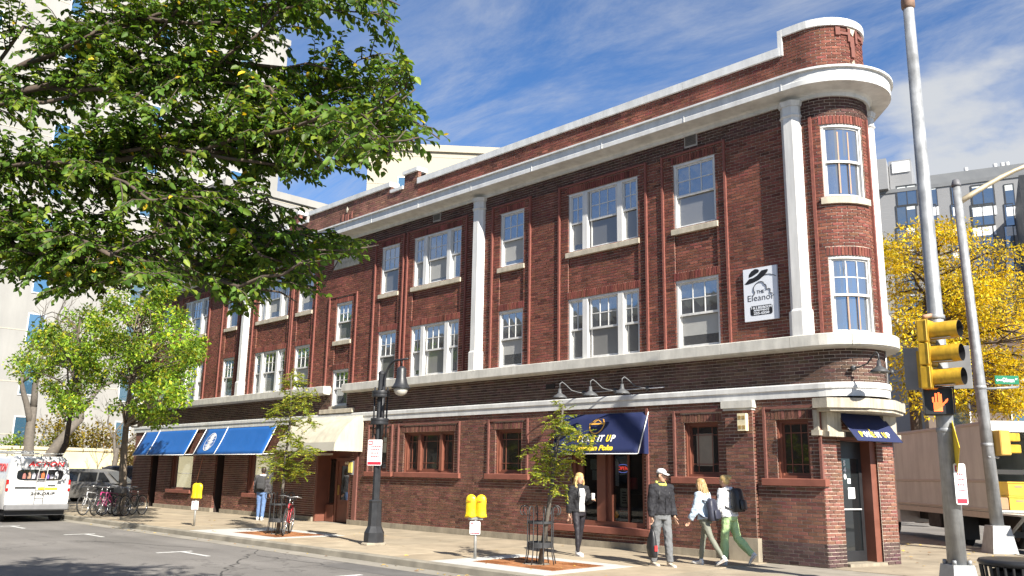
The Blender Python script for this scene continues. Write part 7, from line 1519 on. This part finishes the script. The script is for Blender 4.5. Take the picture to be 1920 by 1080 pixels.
def person(label, loc, rz, F, skin, look=(0, 0), outfit=None):
    """outfit: dict(top=(mat, g, lo), pants=(mat, g, wide), shoes=mat, female, sleeve)"""
    t = thing('person', label, 'person', loc, rz); k = F.H / 1.75; b = MB(); F.torso(b, 0, -.05, .31, outfit.get('female', False))
    for sd in (1, -1):
        F.limb(b, [F.hip[sd] + np.array([0, 0, .03]), F.hip[sd] * .5 + F.knee[sd] * .5, F.knee[sd], F.knee[sd] * .65 + F.ank[sd] * .35, F.ank[sd]], [.085 * k, .072 * k, .050 * k, .052 * k, .032 * k])
        F.limb(b, [F.S(0, sd * .07 * F.H, .28 * F.H), F.sh[sd], F.sh[sd] * .5 + F.el[sd] * .5, F.el[sd], F.el[sd] * .6 + F.wr[sd] * .4, F.wr[sd]], [.055 * k, .05 * k, .043 * k, .036 * k, .036 * k, .025 * k]); hand(b, F, sd, outfit.get('curl', (.5, .5))[0 if sd > 0 else 1], k)
        a = F.ank[sd]; c, n = math.cos(F.fp[sd]), math.sin(F.fp[sd]); T2 = lambda x, z: a + np.array([x * c - z * n, 0, x * n + z * c]); b.tube([tuple(T2(-.03, -.04)), tuple(T2(.06, -.05)), tuple(T2(.14, -.055))], [.035 * k, .035 * k, .025 * k], 8)
    T = head_geo(b, F, *look); remesh(b, 'body', skin, t, .0085, 3)
    for s in (-1, 1):
        e = MB(); e.ell(tuple(T(.081, s * .030, .018)), (.010 * k, .013 * k, .008 * k), 8, 6); e.build('eye', M('eye_white', (.6, .58, .55), .3, 0), t, True); e = MB(); e.ell(tuple(T(.089, s * .030, .018)), (.004 * k, .006 * k, .006 * k), 6, 5); e.build('iris', M('iris_dark', (.02, .015, .012), .3, 0), t, True); e = MB(); e.tube([tuple(T(.088, s * .014, .038)), tuple(T(.086, s * .048, .040))], .004 * k, 5); e.build('eyebrow', outfit['hair'], t, True)
    e = MB(); e.tube([tuple(T(.089, -.018, -.062)), tuple(T(.096, 0, -.061)), tuple(T(.089, .018, -.062))], .006 * k, 6); e.build('mouth', M('lips', (.40, .14, .11), .4, 0), t, True)
    pm, pg, wide = outfit['pants']; b = MB(); F.torso(b, pg + .006, -.05, .055, outfit.get('female', False))
    for sd in (1, -1):
        hp, kn, an = F.hip[sd], F.knee[sd], F.ank[sd]; F.limb(b, [hp + np.array([0, 0, .03]), hp * .5 + kn * .5, kn, kn * .6 + an * .4, kn * .12 + an * .88, an + np.array([0, 0, .0])], [.090 * k + pg, .076 * k + pg, .054 * k + pg + wide * .5, .054 * k + pg + wide, .038 * k + pg + wide, .037 * k + pg + wide * .8], 14)
    remesh(b, 'trousers', pm, t, .011, 2, .012 + pg * 1.2)
    tm, tg, tlo = outfit['top']; b = MB(); F.torso(b, tg, tlo, .305, outfit.get('female', False), 20, .012)
    for sd in (1, -1): F.limb(b, [F.S(0, sd * .06 * F.H, .275 * F.H), F.sh[sd], F.sh[sd] * .5 + F.el[sd] * .5, F.el[sd], F.el[sd] * .5 + F.wr[sd] * .5, F.el[sd] * .08 + F.wr[sd] * .92], [.06 * k + tg, .056 * k + tg, .050 * k + tg, .046 * k + tg, .043 * k + tg, .032 * k + tg], 14)
    b.rings([ellring(F.S(-.008, 0, h * F.H), (0, 1, 0), tuple(F.S(1, 0, 0) - F.S(0, 0, 0)), w * k + tg * .6, d * k + tg * .6, 16) for h, w, d in ((.285, .10, .075), (.315, .07, .068), (.335, .066, .068))])
    remesh(b, 'jacket', tm, t, .011, 2, .045)
    for sd in (1, -1):                                                # shoes with pale soles
        a = F.ank[sd]; c, n = math.cos(F.fp[sd]), math.sin(F.fp[sd]); T2 = lambda x, y, z: tuple(a + np.array([x * c - z * n, y, x * n + z * c]))
        b = MB(); rows = [(-.062, .024, -.06, .0), (-.050, .036, -.062, .012), (-.01, .040, -.062, .010), (.04, .041, -.064, -.008), (.09, .044, -.064, -.026), (.14, .042, -.064, -.036), (.175, .030, -.064, -.044), (.188, .012, -.062, -.052)]
        b.rings([[T2(x, w * math.cos(q) * k, (zb + zt) / 2 + (zt - zb) / 2 * math.sin(q)) for q in np.linspace(0, 2 * PI, 15)[:-1]] for x, w, zb, zt in rows]); b.tube([T2(-.015, 0, -.02), T2(-.012, 0, .035)], [.042 * k, .043 * k], 12); sh = b.build('shoe', outfit['shoes'], t, True)
        b = MB(); b.rings([[T2(x, w * 1.06 * k, z) for w_, z in ((w, -.075), (w, -.058))] + [T2(x, -w * 1.06 * k, z) for z in (-.058, -.075)] for x, w, _, _ in rows]); b.build('sole', M('sole_white', (.62, .60, .56), .6, .05), sh)
    return t, T
def world_of(loc, rz): c, s = math.cos(rz), math.sin(rz); return lambda p: (loc[0] + p[0] * c - p[1] * s, loc[1] + p[0] * s + p[1] * c, (loc[2] if len(loc) > 2 else 0) + p[2])
def hair_long(t, T, F, mat, length=.34, n=70, seed=1, spread=1.0):
    k = F.H / 1.75; r_ = np.random.RandomState(seed); b = MB(); rows = [(-.06, .062, .055, -.045), (-.03, .078, .078, -.030), (.02, .083, .094, -.020), (.06, .083, .103, -.012), (.095, .070, .092, -.012), (.118, .048, .062, -.012), (.13, .015, .02, -.012)]
    b.rings([[tuple(T(f + min(d * math.cos(q), .072 if z < .05 else .12), w * math.sin(q), z)) for q in np.linspace(0, 2 * PI, 21)[:-1]] for z, w, d, f in rows]); h = b.build('hair', mat, t, True)
    b = MB()
    for i in range(n):
        a = r_.uniform(.42 * PI, 1.58 * PI); o = np.array(T(-.01 + .085 * math.cos(a), .078 * math.sin(a), .05)); Ln = length * r_.uniform(.75, 1.1); fr = r_.normal(0, .02, 3); pts = []
        for f in np.linspace(0, 1, 7): pts.append(tuple(o + np.array([(-.035 + .02 * r_.normal()) * math.sin(f * PI * .7) * spread, math.sin(a) * .035 * math.sin(f * PI) * spread, -Ln * f]) + fr * f + .012 * np.array([math.sin(f * 9 + i), math.cos(f * 8 + i * 2), 0]) * f))
        b.tube(pts, [.014, .015, .015, .014, .012, .009, .004], 6)
    b.build('hair_strands', mat, h, True)
def backpack(label, loc, rz, mat, F, off=(-.17, 0, .19), tilt=0.0, sz=(.13, .30, .44)):
    W = world_of(loc, rz); c = F.S(off[0], off[1], off[2] * F.H); q = W(c); t = thing('backpack', label, 'backpack', q, rz); d, w, h = sz; b = MB()
    rows = [(-.5, .86, .80), (-.47, .97, .95), (-.25, 1.0, 1.0), (.1, .98, .98), (.33, .92, .90), (.45, .76, .72), (.5, .45, .40)]
    b.rings([[(d / 2 * kd * math.copysign(abs(math.cos(a)) ** .6, math.cos(a)), w / 2 * kw * math.copysign(abs(math.sin(a)) ** .6, math.sin(a)), z * h) for a in np.linspace(0, 2 * PI, 21)[:-1]] for z, kw, kd in rows]); b.build('main_bag', mat, t, True)
    b = MB(); b.rings([[(-d / 2 - .02 + .03 * kd * math.cos(a), w * .38 * kw * math.copysign(abs(math.sin(a)) ** .6, math.sin(a)), z * h) for a in np.linspace(0, 2 * PI, 17)[:-1]] for z, kw, kd in ((-.42, .9, .8), (-.38, 1, 1), (-.1, 1, 1), (-.02, .9, .7), (.0, .6, .3))]); b.build('front_pocket', mat, t, True)
    for s in (-1, 1): b = MB(); b.tube([(d * .45, s * w * .30, h * .40), (d * .5 + .10, s * w * .36, h * .46), (d * .5 + .235, s * w * .36, h * .30), (d * .5 + .245, s * w * .40, h * .0), (d * .5 + .08, s * w * .5, -h * .28), (d * .4, s * w * .42, -h * .36)], .016, 6); b.build('strap', mat, t, True)
    b = MB(); b.tube([(d * .3, -.03, h * .47), (d * .3, -.02, h * .54), (d * .3, .02, h * .54), (d * .3, .03, h * .47)], .008, 5); b.build('grab_handle', mat, t, True); t.rotation_euler = (0, tilt, rz); return t
BLACKC = cloth('black_cloth', (.010, .010, .012)); NAVYC = cloth('charcoal_jacket', (.013, .013, .017)); LEGG = cloth('black_leggings', (.016, .014, .019), .6, .2); GREYP = cloth('grey_sweatpants', (.135, .14, .145)); WHITEC = cloth('white_hoodie', (.60, .60, .60)); DENIM = cloth('pale_denim', (.38, .47, .56)); OLIVE = cloth('olive_leggings', (.16, .165, .13), .7, .2); GREENP = cloth('pale_green_trousers', (.36, .50, .24)); JEAN = cloth('blue_jeans', (.10, .17, .33)); SHW = cloth('white_sneaker', (.60, .60, .60), .6, .2); SHB = cloth('beige_sneaker', (.48, .43, .36), .7, .2); PACKB = cloth('black_nylon', (.014, .014, .016), .5, .6, 14); PACKN = cloth('navy_nylon', (.03, .032, .05), .5, .6, 14); DKJ = cloth('dark_grey_jacket', (.05, .048, .052))
# blonde woman with a cup
F1 = Fig(1.70, ((-.16, .10), (.20, .16)), ((.10, .14, 1.75, .25), (-.10, .16, .12)), .02, (0, 0)); L1_ = (-12.42, -2.10, 0); rz1 = -.28
t, T = person('blonde woman in black jacket and leggings holding a white cup', L1_, rz1, F1, SKIN, (.15, .05), dict(top=(BLACKC, .022, 0.0), pants=(LEGG, .004, 0), shoes=SHW, female=True, hair=HAIRB, curl=(1.2, .5)))
hair_long(t, T, F1, HAIRB, .40, 90, 3)
b = MB(); fx = F1.S(1, 0, 0) - F1.S(0, 0, 0)
b.rings([[tuple(F1.S(f * .97, 0, h * 1.70) + fx * (d * .97 + .03) * math.cos(a) + np.array([0, (w + .02) * math.sin(a), 0])) for a in np.linspace(-.42, .42, 9)] + [tuple(F1.S(f * .97, 0, h * 1.70) + fx * (d * .97) * math.cos(a) + np.array([0, w * math.sin(a), 0])) for a in np.linspace(.42, -.42, 9)] for h, w, d, f in ((.0, .165, .118, 0), (.06, .15, .110, 0), (.10, .135, .10, 0), (.16, .145, .11, .008), (.21, .158, .12, .01), (.25, .15, .112, 0), (.285, .12, .095, -.005))]); b.build('white_shirt', WHITEC, t, True)
W = world_of(L1_, rz1); c = F1.wr[1] + F1.hd[1] * .085 + np.array([.0, -.035, .02]); q = W(c); tc_ = thing('coffee_cup', 'white takeaway cup in the blonde woman hand', 'cup', (q[0], q[1], q[2] - .05)); b = MB(); b.lathe([(0, 0), (.030, 0), (.041, .115), (0, .115)], 16); b.build('paper_cup', M('white_paper', (.78, .78, .76)), tc_, True, autos=40); b = MB(); b.lathe([(.043, .113), (.044, .122), (.038, .130), (0, .132)], 16); b.build('lid', M('sole_white', (.62, .60, .56)), tc_, True, autos=40)
backpack('black backpack worn by the blonde woman with the cup', L1_, rz1, PACKB, F1, (-.17, 0, .17), 0, (.12, .27, .38))
# man with white cap
F2 = Fig(1.80, ((.20, .12), (-.14, .06)), ((.02, .10, .35), (-.02, .12, .12)), .03, (0, 0)); L2_ = (-10.10, -2.38, 0); rz2 = -.35
t, T = person('man in white cap, black jacket and grey sweatpants', L2_, rz2, F2, SKIN, (.32, .06), dict(top=(NAVYC, .028, 0.0), pants=(GREYP, .016, .012), shoes=SHB, hair=HAIRD, curl=(.4, 1.1)))
k = F2.H / 1.75; b = MB(); b.rings([[tuple(T(f + d * math.cos(a), w * math.sin(a), z)) for a in np.linspace(0, 2 * PI, 21)[:-1]] for z, w, d, f in ((.042, .080, .104, -.006), (.075, .080, .103, -.008), (.105, .066, .086, -.010), (.126, .040, .052, -.010), (.132, .01, .012, -.010))]); cp_ = b.build('cap', SHW, t, True); b = MB(); b.rings([[tuple(T(x, w * s_, z + zz)) for s_, zz in ((-1, -.008), (-.5, .004), (0, .008), (.5, .004), (1, -.008))] + [tuple(T(x, w * s_, z + zz - .006)) for s_, zz in ((1, -.008), (.5, .004), (0, .008), (-.5, .004), (-1, -.008))] for x, w, z in ((.07, .072, .048), (.12, .066, .040), (.155, .050, .030), (.172, .022, .024))]); b.build('cap_peak', SHW, cp_, True)
b = MB(); b.rings([[tuple(T(-.01 + .092 * math.cos(a), .077 * math.sin(a), z)) for a in np.linspace(.45 * PI, 1.55 * PI, 13)] + [tuple(T(-.01 + .07 * math.cos(a), .06 * math.sin(a), z)) for a in np.linspace(1.55 * PI, .45 * PI, 13)] for z in (-.04, 0, .045)]); b.build('hair', HAIRD, t, True)
for s in (-1, 1): b = MB(); b.ell(tuple(T(.093, s * .031, .016)), (.006, .020, .014), 10, 6); b.build('sunglasses', M('sunglass_black', (.01, .01, .01), .1, 0), t, True)
b = MB(); HOOD = cloth('lime_hood', (.42, .42, .10)); ring_ = [tuple(F2.S(-.005 + .085 * math.cos(a), .088 * math.sin(a), .315 * F2.H + (.035 if math.cos(a) < 0 else -.012))) for a in np.linspace(0, 2 * PI, 19)]; b.tube(ring_, .032, 8); b.build('hood', HOOD, t, True)
b = MB(); b.tube([tuple(F2.S(.155, 0, h * F2.H)) for h in (.02, .10)] + [tuple(F2.S(.158, 0, .18 * F2.H)), tuple(F2.S(.150, 0, .25 * F2.H)), tuple(F2.S(.10, 0, .30 * F2.H))], .005, 5); b.build('zip', M('zip_black', (.008, .008, .008), .4, 0), t, True)
backpack('black backpack on the man in the white cap', L2_, rz2, PACKB, F2, (-.20, 0, .16), 0, (.16, .30, .46))
W = world_of(L2_, rz2); q = W(F2.wr[-1] + F2.hd[-1] * .10); th_ = thing('carry_bag', 'black drooping carry bag in the capped man right hand', 'bag', (q[0], q[1], q[2] - .62), rz2); b = MB(); b.rings([[(.13 * kw * math.copysign(abs(math.cos(a)) ** .7, math.cos(a)) + sx, .05 * kw2 * math.sin(a), z) for a in np.linspace(0, 2 * PI, 17)[:-1]] for z, kw, kw2, sx in ((.0, .75, .9, .02), (.03, .95, 1.2, .01), (.18, 1.0, 1.5, -.02), (.32, .85, 1.2, -.01), (.45, .5, .8, 0), (.52, .28, .5, 0))]); b.build('sack', PACKB, th_, True)
for s in (-1, 1): b = MB(); b.tube([(.02 * s, .0, .50), (.03 * s, .0, .58), (0, .0, .635)], .008, 5); b.build('handle', PACKB, th_, True)
b = MB(); b.box(.115, .13, -.03, .03, .12, .22); b.build('red_trim', M('red_print', (.55, .03, .03)), th_)
# woman in pale denim jacket walking left
F3 = Fig(1.63, ((-.42, .18), (.26, .10)), ((.18, .12, .35), (-.12, .12, .2)), .10, (-.45, .12)); L3_ = (-9.62, -1.60, 0); rz3 = PI + .10
t, T = person('woman in pale denim jacket and olive leggings walking left', L3_, rz3, F3, SKIN, (-.1, .08), dict(top=(DENIM, .030, -.03), pants=(OLIVE, .004, 0), shoes=SHW, female=True, hair=HAIRL, curl=(.5, .5)))
hair_long(t, T, F3, HAIRL, .46, 90, 8); backpack('navy backpack slung on the woman in the denim jacket', L3_, rz3, PACKN, F3, (-.21, .06, .10), .10, (.15, .28, .42))
# person in white hoodie and pale green trousers
F4 = Fig(1.70, ((.18, .12), (-.26, .55)), ((.15, .12, .5), (-.1, .12, .2)), .10, (.06, -.85)); L4_ = (-9.42, -1.05, 0); rz4 = PI + .05
t, T = person('person in white hoodie and pale green trousers walking left', L4_, rz4, F4, SKIN, (.0, .12), dict(top=(WHITEC, .030, -.03), pants=(GREENP, .016, .018), shoes=SHW, female=True, hair=HAIRB, curl=(.5, .5)))
b = MB(); rows = [(-.07, .050, .04, -.05), (-.03, .078, .078, -.030), (.02, .083, .094, -.020), (.06, .083, .103, -.012), (.095, .070, .092, -.012), (.118, .048, .062, -.012), (.13, .015, .02, -.012)]; b.rings([[tuple(T(f + min(d * math.cos(a), .072 if z < .05 else .12), w * math.sin(a), z)) for a in np.linspace(0, 2 * PI, 21)[:-1]] for z, w, d, f in rows]); h_ = b.build('hair', HAIRB, t, True); b = MB(); b.ell(tuple(T(-.125, 0, .06)), (.05, .05, .045), 12, 8); b.build('hair_bun', HAIRB, h_, True)
b = MB(); b.ell(tuple(F4.S(-.085, 0, .305 * F4.H)), (.075, .115, .06), 14, 8); b.build('hood', WHITEC, t, True)
backpack('large black backpack on the person in the white hoodie', L4_, rz4, PACKB, F4, (-.22, 0, .18), .10, (.20, .31, .46))
# man seen from behind by the far shop window
F5 = Fig(1.74, ((.08, .08), (-.10, .06)), ((.02, .14, .3), (-.02, .14, .3)), .0, (0, 0)); L5_ = (-27.3, -1.25, 0); rz5 = 2.35
t, T = person('person in dark jacket and blue jeans by the far shop window', L5_, rz5, F5, SKIND, (.5, .0), dict(top=(DKJ, .035, -.03), pants=(JEAN, .010, .008), shoes=SHW, hair=HAIRD, curl=(.5, .5)))
b = MB(); b.rings([[tuple(T(f + min(d * math.cos(a), .072 if z < .05 else .12), w * math.sin(a), z)) for a in np.linspace(0, 2 * PI, 21)[:-1]] for z, w, d, f in rows]); b.build('hair', HAIRD, t, True)
b = MB(); b.tube([tuple(F5.S(-.005 + .085 * math.cos(a), .09 * math.sin(a), .315 * F5.H)) for a in np.linspace(0, 2 * PI, 17)], .036, 8); b.build('white_scarf', WHITEC, t, True)
backpack('dark backpack on the person by the far shop window', L5_, rz5, cloth('charcoal_nylon', (.035, .035, .037)), F5, (-.20, 0, .17), 0, (.16, .30, .44))
